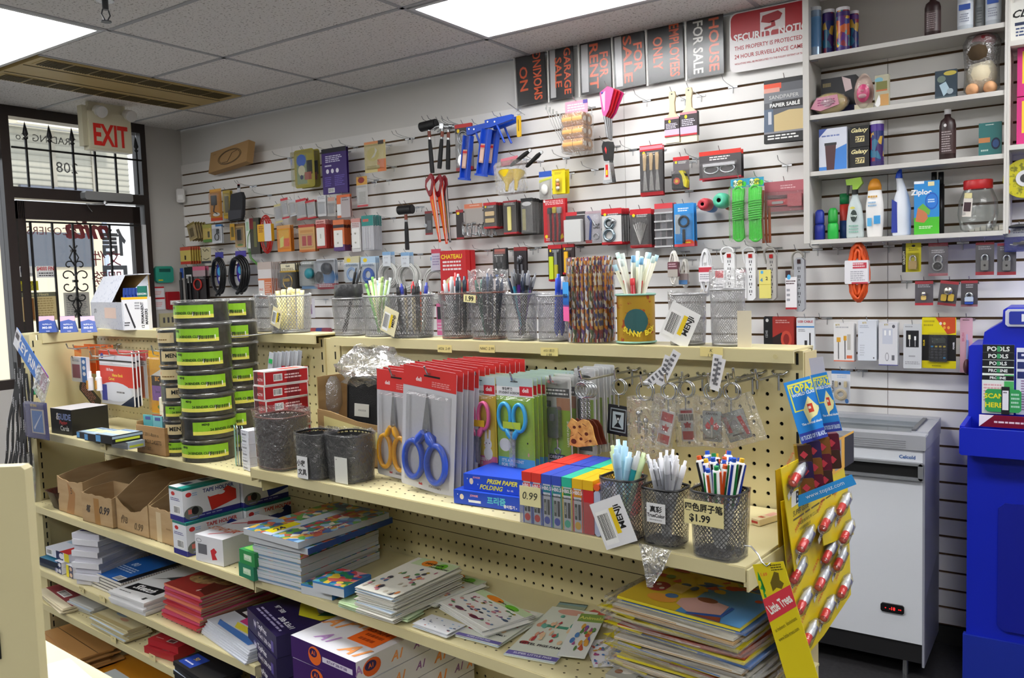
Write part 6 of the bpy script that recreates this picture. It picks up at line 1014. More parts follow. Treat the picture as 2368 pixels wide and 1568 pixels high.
pens(cup('wide dark mesh cup of mixed pens with tilted MENJI tag',908,998,686,782,col='5a5a5e',tagc=(-.17,.42,.05,.062,.35,MTv,'e4dcb4')),'mixed pen in the wide dark cup',10,'e8e8ea/c82028 1a1a1c e8dcb8/1a1a1c f0f0f0/2838a0 141416 e8602a/f0f0f0',.035,.12,.0045)
pens(cup('black mesh cup with copper base, left one above the 6026 label',1023,1093,681,787,col='3c3c40',rim=mat('7a4030',.4)),'bagged white pen in the left copper based cup',9,'d8d8dc 2a3a4a e8e8ea/c83838',.045,.12,.005)
C=cup('black mesh cup with copper base and 1.99 price card',1093,1172,678,789,col='2a2a2e',rim=mat('7a4030',.4),btop=.12,tagc=(-.22,.9,.036,.017,.08,'T .5 .5 .7 1a1a1a 1.99','efe6a8'));pens(C,'dark blue pen with steel clip in the cup marked 1.99',9,'24304a 3a4a6a 2a6a5a 2c3444',.04,.15,.004,clip=True)
pens(cup('silver mesh cup crowded with chrome topped pens',1173,1242,682,790),'chrome topped pen in the crowded silver cup',17,'2a2a30/7c7e84 1c2c5a/24304a 2a9ac0/8c8e94 5a2a8a/34343a 1e1e22/8c8e94',.05,.3,.0035,clip=True)
pens(cup('silver mesh cup with two bright blue pens, beside the pencil bundle',1245,1321,686,794,bag=True),'bright blue pen in the silver cup beside the pencils',2,'2050d8 2458dc/e8e8ee',.045,.05,.006)
# pencil bundle
s,zt,w_,h_=fitG(1322,595,1413,798,-2.305);PB=GTR(s,-2.305,1.459);h_=zt-1.459;rr=random.Random(4)
PCM=[mat('c8862a',.4,cells=(c_,(260,260,110))) for c_ in ('d8962a 6a4a8a e8e0d0 d8762a','d8902a e8e8ec c87a28 4a4a8a','d89a30 4a5a2a e8e0d0 b84a2a','e8e0d0 8a2c2c 3a3a6a d8a030')]
k=0;N=0
for j in range(7):
 for i in range(9):
  x=(i-4)*w_*.108+(j%2)*.002;y=(j-3)*.0105
  if (x/(w_*.52))**2+(y/.042)**2>1: continue
  N+=1;b=B();b.cyl((0,0,0),(0,0,h_*(.97+.03*rr.random())),.0036,PCM[N%4],n=6,m2=mat('d8d0c0'));solo(b,'pencil','patterned pencil standing in the tall clear bundle of pencils','pencil',PB@Matrix.Translation((x,y,.002)),'patterned pencils in the tall bundle')
t=thing('pencil_tub','tall clear tub round the patterned pencils with blue and pink strip','tub',PB);b=B();b.lathe([(w_*.53,0),(w_*.53,h_)],film(.05,.1,30),32,ay=.92);part(b,'clear_wall',t)
b=B();b.M=TR(-w_*.36,-w_*.42,0,rz=-.5);b.box(-.013,0,h_*.45,.013,.0006,h_*.72,mat('3a9ae0'));b.box(-.013,0,h_*.26,.013,.0006,h_*.45,mat('e05a98'));b.box(-.013,0,h_*.43,.013,.0007,h_*.56,mat('2a6ad0'));b.text('IELD',0,h_*.56,.007,mat('16161c'),-.001,fat=.03);part(b,'printed_strip',t)
# tin
TM=mat('b8902c',.35,.4,noise=('a8502a',(60,60,60),.38,.42));C=cup('gold patterned round tin of cartoon pens with teal badge',1421,1522,683,803,solid=TM,bag=False,sq=2,taper=1,rim=mat('8ab8a8',.4),ay=.9)
s,t,zt,R_,Z=C;b=B();h_=zt-Z
for i in range(28):
 a=-2.05+i*.034+.0;
N=24;cc=(.25,h_*.45);
def wrap(u,v,e=.0008):a=u/R_+.35; return ((R_+e)*sin(a),-(R_*.9+e)*cos(a),v)
def wpoly(pts,m,e):b.add([wrap(u,v,e) for u,v in pts],[tuple(range(len(pts)))],m)
for kx in range(8):u0=.006-.024+kx*.006;u1=u0+.006;f_= lambda u:.024*sqrt(max(0,1-((u-.006)/.0245)**2));wpoly([(u0,.045-f_(u0)),(u1,.045-f_(u1)),(u1,.045+f_(u1)),(u0,.045+f_(u0))],mat('2c5a5c',.4),.0008)
part(b,'badge',[o for o in D.objects if o.get('label','').startswith('gold patterned')][0]);b=B()
for i,ch in enumerate('SUNNY BOY'):
 a=(-.021+i*.0072+.004)/R_+.35
 if ch!=' ':b.M=Matrix.Translation(((R_+.0016)*sin(a),-(R_*.9+.0016)*cos(a),.030-.010*sin(i/8*pi)))@Matrix.Rotation(a,4,'Z')@Matrix.Rotation((i-4)*-.07,4,'Y');b.text(ch,0,0,.0105,mat('f0d838',.4),0,fat=.04)
part(b,'lettering',[o for o in D.objects if o.get('label','').startswith('gold patterned')][0])
pens(C,'cream pen with pale blue cap in the gold tin',18,'e4e2c8/a8ccd8 e0e0d0/d8e4dc dce0cc/78b0d8 e8e4d0/c8e0d8',.075,.38,.0042,kind='stick',seed=3);pens(C,'red pen in the gold tin',4,'a81c28/d83038',.035,.12,.005,kind='stick',seed=8)
cup('silver mesh cup with tilted white MENJI tag right of the gold tin',1546,1636,683,801,tagc=(.0,.42,.062,.07,.45,MTv,'ececea'));cup('tallest silver mesh cup at the right end of the ledge',1641,1726,672,803,col='b4b4b6',btop=.09,tagc=(.62,.32,.026,.066,0,'r 0 0 0 0 white','dcd2b8'))
# price notes on the ledge lip
for px,tx,lab in ((1028,'6026  2.49','yellow note reading 6026 on the ledge lip'),(1126,'N06C  2.99','yellow note reading N06C on the ledge lip'),(1270,'6021 剪刀|1.99','yellow note reading 6021 and 1.99 on the ledge lip'),(1645,'K|1.99','yellow note reading 1.99 near right end of ledge')):
 q=GT(px,806 if px<1200 else 813,-2.353);b=B();b.box(-.022,0,-.009,.022,.0004,.008,mat('e6d58e'));ls=tx.split('|');[b.text(l,0,.002-.009*i if len(ls)>1 else 0,.006,mat('1a1a18'),-.0006,shear=.2,wmax=.04) for i,l in enumerate(ls)];solo(b,'price_note',lab,'price note',GTR(q.x,-2.3531,q.z))
# boxes on the left ledge
for i,(x0,x1) in enumerate(((90,132),(140,180),(188,226))):
 m,w,rz,h=base_on(1.463,(x0,770),(x1,768),732);t=thing('magnet_holder_box',['leftmost blue and pink MG-55 box on the corner panel','middle blue and pink MG-55 box on the corner panel','blue MG-55 box partly behind the white marker display'][i],'box',GTR(m.x,m.y,1.463,rz));b=B();k=.3
 b.add([(-w/2,0,0),(w/2,0,0),(w/2-.01,.02,h),(-w/2,.02,h),(-w/2,.05,0),(w/2,.05,0)],[(0,1,2,3),(1,5,2),(4,3,2,5),(0,3,4)],mat('2a4a98',.4));b.M=Matrix.Rotation(-math.atan2(.02,h),4,'X');Face(b,w,h*1.05,z0=h*1.05).do('r 0 0 .86 .3 d8a8b8;p 2a4a98 0 .3 .5 .2 .9 .35 .9 .5 0 .5;T .45 .5 .1 e8e8f0 マグネット;T .45 .7 .13 e8e8f0 MG-55;T .5 .92 .05 e8e8f0 TSUBA');part(b,'carton',t)
m,w,rz,h=base_on(1.463,(213,757),(287,764),640);t=thing('marker_display_box','grey speckled cardboard counter display with sloping top','box',GTR(m.x,m.y,1.463,rz));GSP=mat('bfc2cc',.6,noise=('9aa0b4',(90,90,90),.35,.4));b=B();b.M=Matrix.Rotation(pi/2,4,'Z');b.prism([(0,0),(.09,0),(.09,h),(.0,h*.5)],-w/2+.001,-w/2-.001+.003,GSP);b.prism([(0,0),(.09,0),(.09,h),(.05,h),(.0,h*.5)],w/2-.003,w/2,GSP);b.M=Matrix.Identity(4);b.box(-w/2,0,0,w/2,.003,h*.5,GSP);b.box(-w/2,.087,0,w/2,.09,h,mat('9a7a48',.7));b.box(-w/2,.05,h-.003,w/2+.02,.09,h,GSP)
b.add([(-w/2,0,h*.5),(w*.2,0,h*.5),(w*.2,.05,h),(-w/2,.05,h)],[(0,1,2,3)],GSP);Face(b,w,h*.5,z0=h*.5).do('r .45 .2 .8 .6 d8b8a8;T .15 .35 .2 4a4a5a ,070');part(b,'carton',t)
BX('marker_box','white box of 12 permanent markers with yellow band','box',1.463,(285,764),(345,762),688,.03,'dcdce0','r 0 0 1 .07 e8b020;v .78 .55 .11 1a1a1e 12 PERMANENT;v .93 .6 .11 1a1a1e MARKERS;p 2a2a30 .12 .2 .18 .18 .5 .92 .44 .96;x .5 .15 .7 .4 8a8a90 3;x .05 .75 .3 .9 3a3a40 2')
m,w,rz,h=base_on(1.463,(285,764),(345,762),688)
for i in range(9):b=B();b.cyl((0,0,0),(.004,0,.042),.0042,mat('1c3c90',.35),n=8);b.cyl((.002,-.001,.02),(.004,-.001,.043),.0045,mat('5a7ac8' if i%2 else '24408a',.35),n=8);solo(b,'marker_pen','blue marker standing in the white 12 marker box','marker',GTR(m.x,m.y,1.463+h,rz)@Matrix.Translation((-w*.45+i*w*.068,.01+.006*(i%2),-.012)),'blue markers in the white box')
b=B();b.box(0,0,-.004,.028,.012,.036,mat('14685a'));b.text('DIXON',.014,.01,.007,mat('e8e8e8'),-.0005,fat=.02);solo(b,'card_flap','dark green card flap standing at right of the blue markers','card',GTR(m.x,m.y,1.463+h,rz)@Matrix.Translation((w*.14,.0,.0)))
# binder clip tubs
GL=('8cc424','T .22 .2 .22 1a2a10 MENJi;T .5 .6 .2 2a3a10 24 BINDER CLIPS;b .66 .5 .94 .85');KL=('d8c496','T .5 .5 .55 16140e MENJI');OLb=('d8c496','r .1 .25 .9 .5 e87830;x .2 .6 .8 .85 8a6a3a 1')
def tub(lab,px,Z,h,R_,lab_,rot,t,s,wl=.8):
 o=thing('binder_clip_tub',lab,'tub',GTR(s,t,Z,rot),'clear tubs of black binder clips stacked in columns');b=B();b.lathe([(R_*.97,.001),(R_*.97,h*.86)],mat('17181a',.3,noise=('3a3c40',(70,70,70),.4,.6)),24);b.lathe([(.001,h*.86),(R_*.97,h*.86)],mat('1c1c1e',.3),24);part(b,'binder_clips',o)
 b=B();b.lathe([(.002,0),(R_,0),(R_*1.0,h*.84),(R_*1.05,h*.85),(R_*1.05,h*.97),(.002,h*.975)],film(.12,.05,20),28);part(b,'tub_wall',o)
 b=B();W=R_*2*wl;H=h*.56;z0=h*.2;n=12;mL=pm(lab_[0])
 def cv(x,z,e):a=x/R_; return ((R_+e)*sin(a),-(R_+e)*cos(a),z)
 for i in range(n):x0=-W/2+W*i/n;x1=x0+W/n;b.add([cv(x0,z0,.0006),cv(x1,z0,.0006),cv(x1,z0+H,.0006),cv(x0,z0+H,.0006)],[(0,1,2,3)],mL);lab_ is GL and b.add([cv(x0,z0,.0008),cv(x1,z0,.0008),cv(x1,z0+H*.28,.0008),cv(x0,z0+H*.28,.0008)],[(0,1,2,3)],mat('e4dc60',.42))
 c=B();Face(c,W,H,0,z0=z0+H).do(lab_[1]);mm=[c.mats[k] for k in c.m]
 for f,k in zip(c.f,c.m):b.add([cv(c.v[i][0],c.v[i][2],.0009-c.v[i][1]) for i in f],[tuple(range(len(f)))],c.mats[k])
 part(b,'paper_label',o)
def column(xa,xb,y0,y1,R_,specs,t,name,Z=1.147):
 p=GZ((xa+xb)/2,y1-14,Z);s=p.x;t=p.y;top=GT((xa+xb)/2,y0,t).z;n=len(specs);h=(top-Z)/n;R2=(GT(xb,y1-20,t).x-GT(xa,y1-20,t).x)/2*.80
 for i,(lb,rot) in enumerate(specs):tub(f'tub of binder clips, {["bottom", "second from bottom", "third from bottom", "fourth from bottom", "fifth from bottom", "second from top" , "topmost"][i]} in the {name} column',0,Z+h*i,h*.985,R2,lb,rot+.8,t,s+(R2*.05)*((i*7)%3-1),.8 if lb is KL or lb is OLb else 1.12)
column(447,528,690,1072,.05,[(GL,-.15),(GL,.75),(GL,.1),(GL,-.1),(GL,-.2),(GL,-.35),(GL,-.45)],0,'front');column(520,592,688,1048,.05,[(GL,-.5),(GL,-.6),(GL,.2),(GL,-.1),(GL,-.3),(GL,-.3),(GL,-.3)],0,'rear right');column(398,446,757,1062,.03,[(GL,.1),(KL,0),(GL,.4),(KL,.3),(OLb,-.3),(KL,0),(OLb,-.6)],0,'left narrow')
# left side shelf goods
BX('card_deck_box','black playing card display box with white lid on the left shelf','box',1.146,(120,1001),(168,1008),944,.12,'141416','T .35 .3 .28 e8e0d0 &;T .65 .3 .25 8a9ac8 GUIDE;T .6 .55 .2 d84a4a Playing;T .65 .75 .2 e8e8e8 Cards',top='r 0 0 1 1 c8c6c8',side='r 0 0 1 1 111113')
rr=random.Random(2)
CS=['0e1216','2a3a48','10141a','b8c4cc','14181c']
for c_i,(xa,ya,xb,yb,n) in enumerate(((178,1012,200,1016,2),(196,1018,222,1022,4),(222,1022,260,1028,6),(258,1034,296,1040,2))):
 for i in range(n):BX('refill_case',f'{["pair of white ended", "shorter pile of", "tall pile of dark", "front pair of clear"][c_i]} flat stationery cases on the left shelf','case',1.147+i*.0195,(xa,ya),(xb,yb),0,.075 if c_i<3 else .05,CS[(i+c_i)%5] if c_i<3 else 'b4bcc4','r 0 .1 .3 .9 5a9ad0;r .35 .15 .95 .85 0c0e12' if c_i<3 else 'r .05 .1 .95 .5 d8dce0',top='r .05 .05 .95 .95 8aa0b0;r .1 .3 .9 .7 c8d890;x .1 .1 .9 .3 3a5a8a 1',h=.0188,grp=f'flat stationery cases pile {c_i}',side='r 0 .1 1 .4 9ab0c0;r .1 .5 .9 .8 c8d840')
m,w,rz,h=base_on(1.147,(318,1045),(384,1057),975);t=thing('cardboard_box','open cardboard box printed 2011-8asst-a on the left shelf','box',GTR(m.x,m.y,1.147,rz));KR=mat('b48c5c',.7,noise=('a67e50',(12,12,60),.3,.7));b=B();d_=.07
b.box(-w/2,0,0,w/2,.003,h*.9,KR);b.box(-w/2,.003,0,-w/2+.003,d_,h,KR);b.box(w/2-.003,.003,0,w/2,d_,h*.9,KR);b.box(-w/2,d_-.003,0,w/2,d_,h,KR);b.box(-w/2,0,0,w/2,d_,.003,KR);Face(b,w,h*.9,z0=h*.9).do('l .05 .3 .14 3a2c1c CO.,2  2011-8asst-a;l .05 .55 .14 3a2c1c EN 7 BOX:24SETS;l .2 .8 .12 3a2c1c EST/SET');part(b,'carton',t)
for i in range(4):b=B();b.box(-.02,0,0,.02,.003,h*1.15,mat(['5ab0b8','a83a38','7ac0c8','e8e0dc'][i]));b.box(-.01,-.0006,h,.012,0,h*1.1,mat('4a5aa0'));solo(b,'eraser_card','small coloured card standing in the open cardboard box','card',GTR(m.x,m.y,1.15,rz)@TR(-w*.3+i*w*.17,.02+.012*(i%2),.001,rz=.1),'small cards in the open cardboard box')
m=GZ(333,1030,1.147);b=B();R_=.019;b.cyl((0,0,0),(0,0,GT(333,915,m.y+.06).z-1.147),R_,mat('e4dfc8',.5),n=24);[b.cyl((0,0,z),(0,0,z+.001),R_*1.02,mat('c8c2a8'),n=24) for z in (.03,.06,.09)];solo(b,'tape_rolls_stack','stack of cream tape rolls standing behind the small cardboard box','tape',GTR(m.x,m.y+.075,1.147))
GH('red and white two pack memo book in printed bag','memo_book_pack','memo book',(232,812,307,936),-2.44,'d8d8dc','r 0 0 1 .08 d03828;r 0 .08 1 .17 dfe0ea;r 0 .17 1 .2 16161c;e .1 .1 .05 .05 3a4aa0;r 0 .28 1 .66 d8382c;T .32 .36 .07 f0e8e8 100 Pages;T .55 .45 .06 f0d040 Memo Book;T .36 .52 .06 f0d040 Carnet;e .45 .76 .5 .18 dfe2ea;r .04 .64 .2 .94 2a3a9a;p 1c2840 .6 1 1 .8 1 1;x .5 .74 .8 .8 6a6a70 1',3,.012,th=.004,back='red memo book packs')
b=B();s,zt,w_,h_=fitG(233,842,306,850,-2.447);[b.loop(0,0,.0035,.004,0,.0007,mat('e8e8ea',.3),8,4) if 0 else b.tube([(-w_/2+i*w_/20,.002,-.004),(-w_/2+i*w_/20+.0015,-.003,.0),(-w_/2+i*w_/20+.003,.002,-.004)],.0007,mat('e8e8ea',.3),4) for i in range(20)];solo(b,'wire_binding','white wire binding along the top of the red memo book','binding',GTR(s,-2.447,zt+.004))
GH('yellow and purple ballpoint pen bag beside the tub column','ballpoint_pack','pen pack',(347,812,396,956),-2.40,'e8a820','r 0 .05 1 .3 f0b428;p f4f0e8 0 .42 .5 .3 1 .2 1 .3 .5 .4;r .08 .4 .62 .62 16161c;T .35 .45 .07 f0a820 BIC;r .08 .56 .62 .8 8a5ab0;T .35 .66 .05 4a2a6a Special;e .6 .9 .3 .05 4a8a3a;T .85 .92 .06 a85010 10',1,bl=(0,.1,1,.98,.01),co=('pens_inside',';'.join(f'tu .003 {"5a6ad0" if i % 2 else "c8ccd8"} {.7+.05*i} .3 {.75+.03*i} .85' for i in range(5))))
GH('orange and yellow hanging bag behind the white hook packs','hanging_pack','pack',(162,800,208,862),-2.43,'e8702c','p e89a58 0 .1 1 .4 1 .5 0 .3;r .6 .1 1 .6 d8b888',5,.02,back='orange headed packs')
GH('white and blue card with photo of hands near the corner','hanging_pack','pack',(165,826,200,883),-2.47,'dcdce4','r .68 0 1 1 2a6ab0;e .84 .18 .1 .08 e8e8f0;e .84 .42 .1 .08 e8e8f0;e .84 .66 .1 .08 e8e8f0;r .08 .3 .58 .85 8a4a6a;x .1 .08 .6 .2 9a9aa8 2',1,th=.012)
for i,px in enumerate((208,228)):q=GT(px,875,-2.46);t=thing('correction_fluid',['left','right'][i]+' white correction fluid bottle hanging near the corner','bottle',GTR(q.x,-2.46,q.z));b=B();b.cyl((0,0,-.04),(0,0,.002),.010,mat('e8e8ea',.35),n=14);b.lathe([(.01,.002),(.006,.006),(.006,.024),(.001,.025)],mat('dcdce0',.3),12);part(b,'bottle_body',t);b=B();b.box(-.007,-.0106,-.035,.005,-.0096,-.006,mat('d89a40'));part(b,'label_plate',t)
GH('dark card with bunch of metal hair pins low beside the memo book','hanging_pack','pack',(188,898,236,932),-2.42,'2a2a2c','x .1 .2 .9 .9 b87a7a 5',1,rot=.5,hook=False)
GH('orange covered small spiral notebook pack right of the memo book','notebook_pack','notebook',(312,812,340,920),-2.40,'d0ccc8','r 0 0 1 .2 c83838;x .1 .22 .9 .3 3a3a40 2;r .15 .32 .75 1 e8783c;r .75 .32 .85 1 d8d8dc',2,.02,bl=(0,.1,1,1,.006),back='orange small spiral notebooks')
for (x_,y_,t_) in ((153,800,-2.5),(270,812,-2.5),(350,805,-2.48),(208,818,-2.52),(520,770,-2.5)):q=GT(x_,y_,t_);phook(q.x,t_,q.z-.012,{153:'peg hook nearest the corner panel with no pack',270:'long peg hook crossing above the red memo book',350:'peg hook above the yellow pen bag',208:'peg hook above the correction fluid bottles',520:'long peg hook in front of the tub columns holding grey leads'}[x_])
q=GT(628,815,-2.42)
for i in range(8):b=B();b.box(-.008,0,-.07,.008,.001,0,mat('a8acb4' if i%2 else 'c0c4cc',.4));b.box(-.006,-.001,-.03,.006,0,-.018,mat('2aa858')) if i==0 else None;solo(b,'lead_pack','grey pencil lead tube card in the slanting bunch' if i else 'front grey card with green sticker in slanting bunch','lead pack',GTR(q.x+i*.004,-2.42+i*.01,q.z,ry=.2,rz=.2),'slanting bunch of grey cards' if i else None)
for i in range(9):q=GT(655+(i%5)*13,846+(i%2)*3,-2.40+(i//5)*.02);b=B();b.cyl((0,0,-.05),(0,0,0),.0048,mat(['b81c3a','a81838','c0282c','d8a020','b83828','e0a824','b01c34','d09c20','b82c3c'][i],.4),n=10,m2=mat('5a3018'));solo(b,'glue_tube','red or yellow capped tube standing behind the red boxes','tube',GTR(q.x,q.y,q.z),'capped tubes behind the red boxes')
# red boxes, white lead boxes
for i in range(7):
 off=((0,0),(-2,1),(3,0),(3,-1),(0,2),(0,0),(2,0))[i];h=.0352;Zb=1.1475+i*h
 BX('staple_box',f'red and white printed carton, {["bottom", "second", "third", "fourth", "fifth", "sixth", "topmost"][i]} of the tall stack of seven','box',Zb,(0,0),(1,1),0,1,'c01c24') if 0 else None
 m,w,rz,hh=base_on(1.1475,(590+off[0],1090),(624+off[0],1098),0);t=thing('staple_box',f'red and white printed carton, {["bottom", "second", "third", "fourth", "fifth", "sixth", "topmost"][i]} of the tall stack of seven','box',GTR(m.x,m.y+.002+.001*off[1],Zb,-.08+.02*off[1]));b=B();w=.05;d_=.12;b.box(-w/2,0,0,w/2,d_,h*.98,mat('e6e4e2'));Face(b,w,h*.98,z0=h*.98).do('r .04 .06 .96 .94 b81c24;r .04 .06 .4 .94 5a1a20;T .6 .35 .2 3a1418 REVOLU;T .6 .6 .2 e8d8d8 ACTN');Face(b,d_,h*.98,x0=0,z0=h*.98,M=Matrix.Translation((w/2,0,0))@Matrix.Rotation(pi/2,4,'Z')).do('r .02 .08 .98 .92 b01c24;r .5 .08 .8 .92 7a1620;b .2 .25 .4 .75;x .45 .3 .85 .7 e8c8c8 2');Face(b,w,d_,z0=d_,M=TOPM(h*.98)).do('r .04 .03 .96 .97 e8e6e4;r .1 .3 .9 .95 b8b0c8;r .3 .1 .9 .6 d84838');part(b,'carton',t)
for i in range(6):m,w,rz,h=base_on(1.1475,(556,1084),(588,1090),0);t=thing('lead_box',f'small white carton lettered standard, {["bottom", "second", "third", "fourth", "fifth", "topmost"][i]} of six','box',GTR(m.x,m.y-.002,1.1475+i*.0165,-.2+.04*(i%2)));b=B();b.box(-.022,0,0,.022,.06,.016,mat('d4d6e0'));Face(b,.044,.016,z0=.016).do('T .4 .6 .34 5a5a6a Standard;x .1 .1 .7 .3 9a9aa8 1');part(b,'carton',t)
for i in range(4):m=GZ(545+i*6,1074+i,1.1475);b=B();b.box(-.012,0,0,.012,.002,.1,mat(['8ab8b0','b8c4c8','4a4a4c','9ac0b8'][i],.4));solo(b,'ruler_card','pale green card leaning against the small white cartons','card',GTR(m.x,m.y,1.148,rz=-.5,ry=.14),'pale green cards leaning together')
for i in range(2):m=GZ(583,1012,1.1475);b=B();b.box(-.02,.05,0,.02,.09,.05,mat('1a1a1c'));solo(b,'black_box',['lower','upper'][i]+' small black box behind the small white cartons','box',GTR(-.50,-2.53,1.1475+.1+i*.052)) if i==0 else None
# ================= RIGHT BAY: UPPER SHELF =================
ZR=1.1755
# bagged brown basket and two small mesh cups
cup('brown mesh basket in crumpled clear bag beside the red cartons',614,694,962,1085,ZR,yc=1,col='3a2420',sq=3.5,n=30,liner='2a1614',btop=.03,rim=mat('5a2c24',.4),ay=.9)
cup('black mesh cup in bag with handwritten white card, left of two',700,768,1002,1108,ZR,yc=1,col='242426',sq=3.5,n=30,liner='161618',tagc=(.0,.28,.036,.048,0,'T .4 .3 .3 1a1a1a 小夜;T .5 .7 .3 1a1a1a 文具','dedede'));cup('black mesh cup in bag with blank white card, right of two',772,852,1005,1114,ZR,yc=1,col='242426',sq=3.5,n=30,liner='161618',tagc=(.18,.3,.04,.055,0,'e .15 .1 .03 .02 black','d8d8d0'))
# open carton with black mesh trays
m,w,rz,h=base_on(ZR,(712,1066),(868,1094),880);t=thing('cardboard_box','open cut down cardboard box holding black mesh trays','box',GTR(m.x,m.y+.035,ZR,rz));b=B();d_=.12;KB=mat('a98a5e',.75,noise=('9a7a4e',(8,8,50),.3,.7));hf=h*.62;W2=w/2
b.prism([(-W2,0),(W2,0),(W2,hf*.8),(W2*.2,hf*.84),(-W2*.6,hf*.98),(-W2,hf)],0,.003,KB);b.box(-W2,.003,0,-W2+.003,d_,h*1.02,KB);b.box(W2-.003,.003,0,W2,d_,h*.95,KB);b.box(-W2,d_,0,W2,d_+.003,h,KB);b.box(-W2,0,0,W2,d_,.003,KB)
b.flat([(-W2*.8,hf*.5),(W2*.8,hf*.36),(W2*.8,hf*.68),(-W2*.8,hf*.88)],-.0004,mat('cfc488'));b.text('小文具  0.99',0,hf*.6,.016,mat('4a4a3a'),-.0008,wmax=w*.6,rot=-.1);part(b,'carton',t)
for i in range(9):
 o=thing('mesh_tray','front black mesh tray with white and orange labels in the open carton' if i==0 else 'black mesh tray packed behind the labelled front tray','tray',GTR(m.x+.018+i*.011,m.y+.055+i*.006,ZR+.035,rz+.25,ry=.06,rx=-.02*i),'black mesh trays in the open carton' if i else None)
 b=B();TB=mat('131316',.4,bump=((500,500,500),.6));b.prism(rrect(.085,.165,.02,0,.0825),.0,.002,TB);b.tube([(x,0,z) for x,z in rrect(.086,.166,.022,0,.0825)],.0022,mat('0c0c0e',.3),6, True);part(b,'tray_mesh',o)
 if i==0:b=B();b.box(-.022,-.004,.075,.018,-.003,.105,mat('d8d6cc'));b.text('xxxxx',0,.09,.004,mat('8a8a88'),-.0045);b.box(-.016,-.004,.02,.018,-.003,.045,mat('e0502a'));b.text('Townstar',0,.03,.006,mat('f0d8c8'),-.0045,wmax=.03);part(b,'labels',o)
b=B();rr=random.Random(5);vs=[];N=18
for j in range(9):
 for i in range(N):a=2*pi*i/N;k=(.035+.035*sin(pi*min(j,7)/7))*rr.uniform(.75,1.25);vs.append((k*1.6*cos(a),k*sin(a)*.9,j*.011+rr.uniform(-.006,.006)))
b.add(vs,[(j*N+i,j*N+(i+1)%N,(j+1)*N+(i+1)%N,(j+1)*N+i) for j in range(8) for i in range(N)],film(.35,1,30), True);solo(b,'plastic_bag','crumpled clear bag bunched over the black mesh trays','bag',GTR(m.x+.05,m.y+.07,ZR+.185))
m2=GT(770,905,-2.42);b=B();b.lathe([(.022,0),(.03,.02),(.028,.07),(.018,.09)],film(.4,1,50),14);b.lathe([(.018,-.05),(.02,.0)],mat('a8aaac',.4),12);solo(b,'wrapped_cup','small grey item in crumpled bag inside the carton left of trays','bag',GTR(m2.x,-2.43,m2.z-.05))
# scissors
def scis(b,cx,zt,L,hc,w_,up=False,hl=.42,r=.0055,blade='c8c8cc'):
 s=1 if not up else -1;zp=zt-s*L*(1-hl-.08);mh=mat(hc,.3,coat=.3);mb=METAL
 for sg in (-1,1):
  b.prism([(cx+sg*.002,zt),(cx+sg*w_*.10,zp+s*.0),(cx+sg*w_*.14,zp-s*L*.08),(cx-sg*.004,zp-s*L*.08),(cx-sg*.004,zp)],-.006-.001*sg,-.004-.001*sg,mb)
  zc=zt-s*L*(1-hl*.46);ax=cx+sg*w_*.26;b.loop(ax,zc,w_*.21,L*hl*.42,-.008,r,mh,22,8);b.tube([(cx+sg*w_*.05,-.008,zp-s*L*.02),(cx+sg*w_*.12,-.009,zp-s*L*.09),(cx+sg*w_*.2,-.008,zc+s*L*hl*.38)],[r*1.1,r*1.5,r],mh,8)
 b.cyl((cx,-.004,zp),(cx,-.009,zp),.0035,mb,n=10)
DL='r 0 0 1 {r} d83432;T .3 {a} {th} f0e4e4 deli;x .55 {a} .92 {r0} e89a98 3;r .0 {r} 1 {r1} c82c2c;T .38 .955 .022 c82c34 deli;T .66 .957 .018 5a4a52 STATIONERY;r .4 .055 .7 .07 1a1416'
def scard(lab,bb,t,hc,n,dn,back,bh,rot=.05,r=.18):
 s,zt,w,h=fitG(*bb,t);sp=DL.format(r=r,a=r*.62,th=.035,r0=r*.92,r1=r+.004)
 o=card('scissors_pack',lab,'scissors',GTR(s,t,zt,ry=rot),w,h,'c9c9cf',sp,(.12,.2,.92,.95,.014), None,.001,'red headed scissors packs '+back,.006);b=B();scis(b,.0,-h*.2,h*.72,hc,w*.82,hl=.5,r=w*.045);part(b,'scissors',o)
 for i in range(1,n):dup(o,GTR(s+.002*(i%2),t+i*dn,zt+.002*(i%3),ry=rot*(1-i/n)),f'red headed scissors pack hanging behind the front {back} one')
 phook(s,t-.015,zt-h*.055,f'bright peg hook through the {back} scissors packs')
scard('carded scissors with yellow handles and red header',(877,858,960,1106),-2.53,'e8a820',11,.017,'yellow handled',0,r=.19);scard('larger carded scissors with blue handles, nearest the viewer',(940,853,1062,1138),-2.565,'3458c8',14,.016,'blue handled',0,rot=.09,r=.16)
SS='r 0 0 1 .1 b8ccd0;r 0 .1 1 .2 e8e8ea;T .3 .125 .035 1a1a1e 学生剪刀;T .36 .165 .025 1a1a1e STUDENT SCISSORS;r .64 .09 .98 .185 d02838;T .8 .13 .045 f0e0e0 deli;r 0 .22 1 .85 {c};r 0 .85 1 .98 {d};T .4 .885 .035 f0f0f0 {t};T .3 .93 .035 f0f0f0 FOR YOU!;r .4 .04 .6 .05 3a3a3c;{x}'
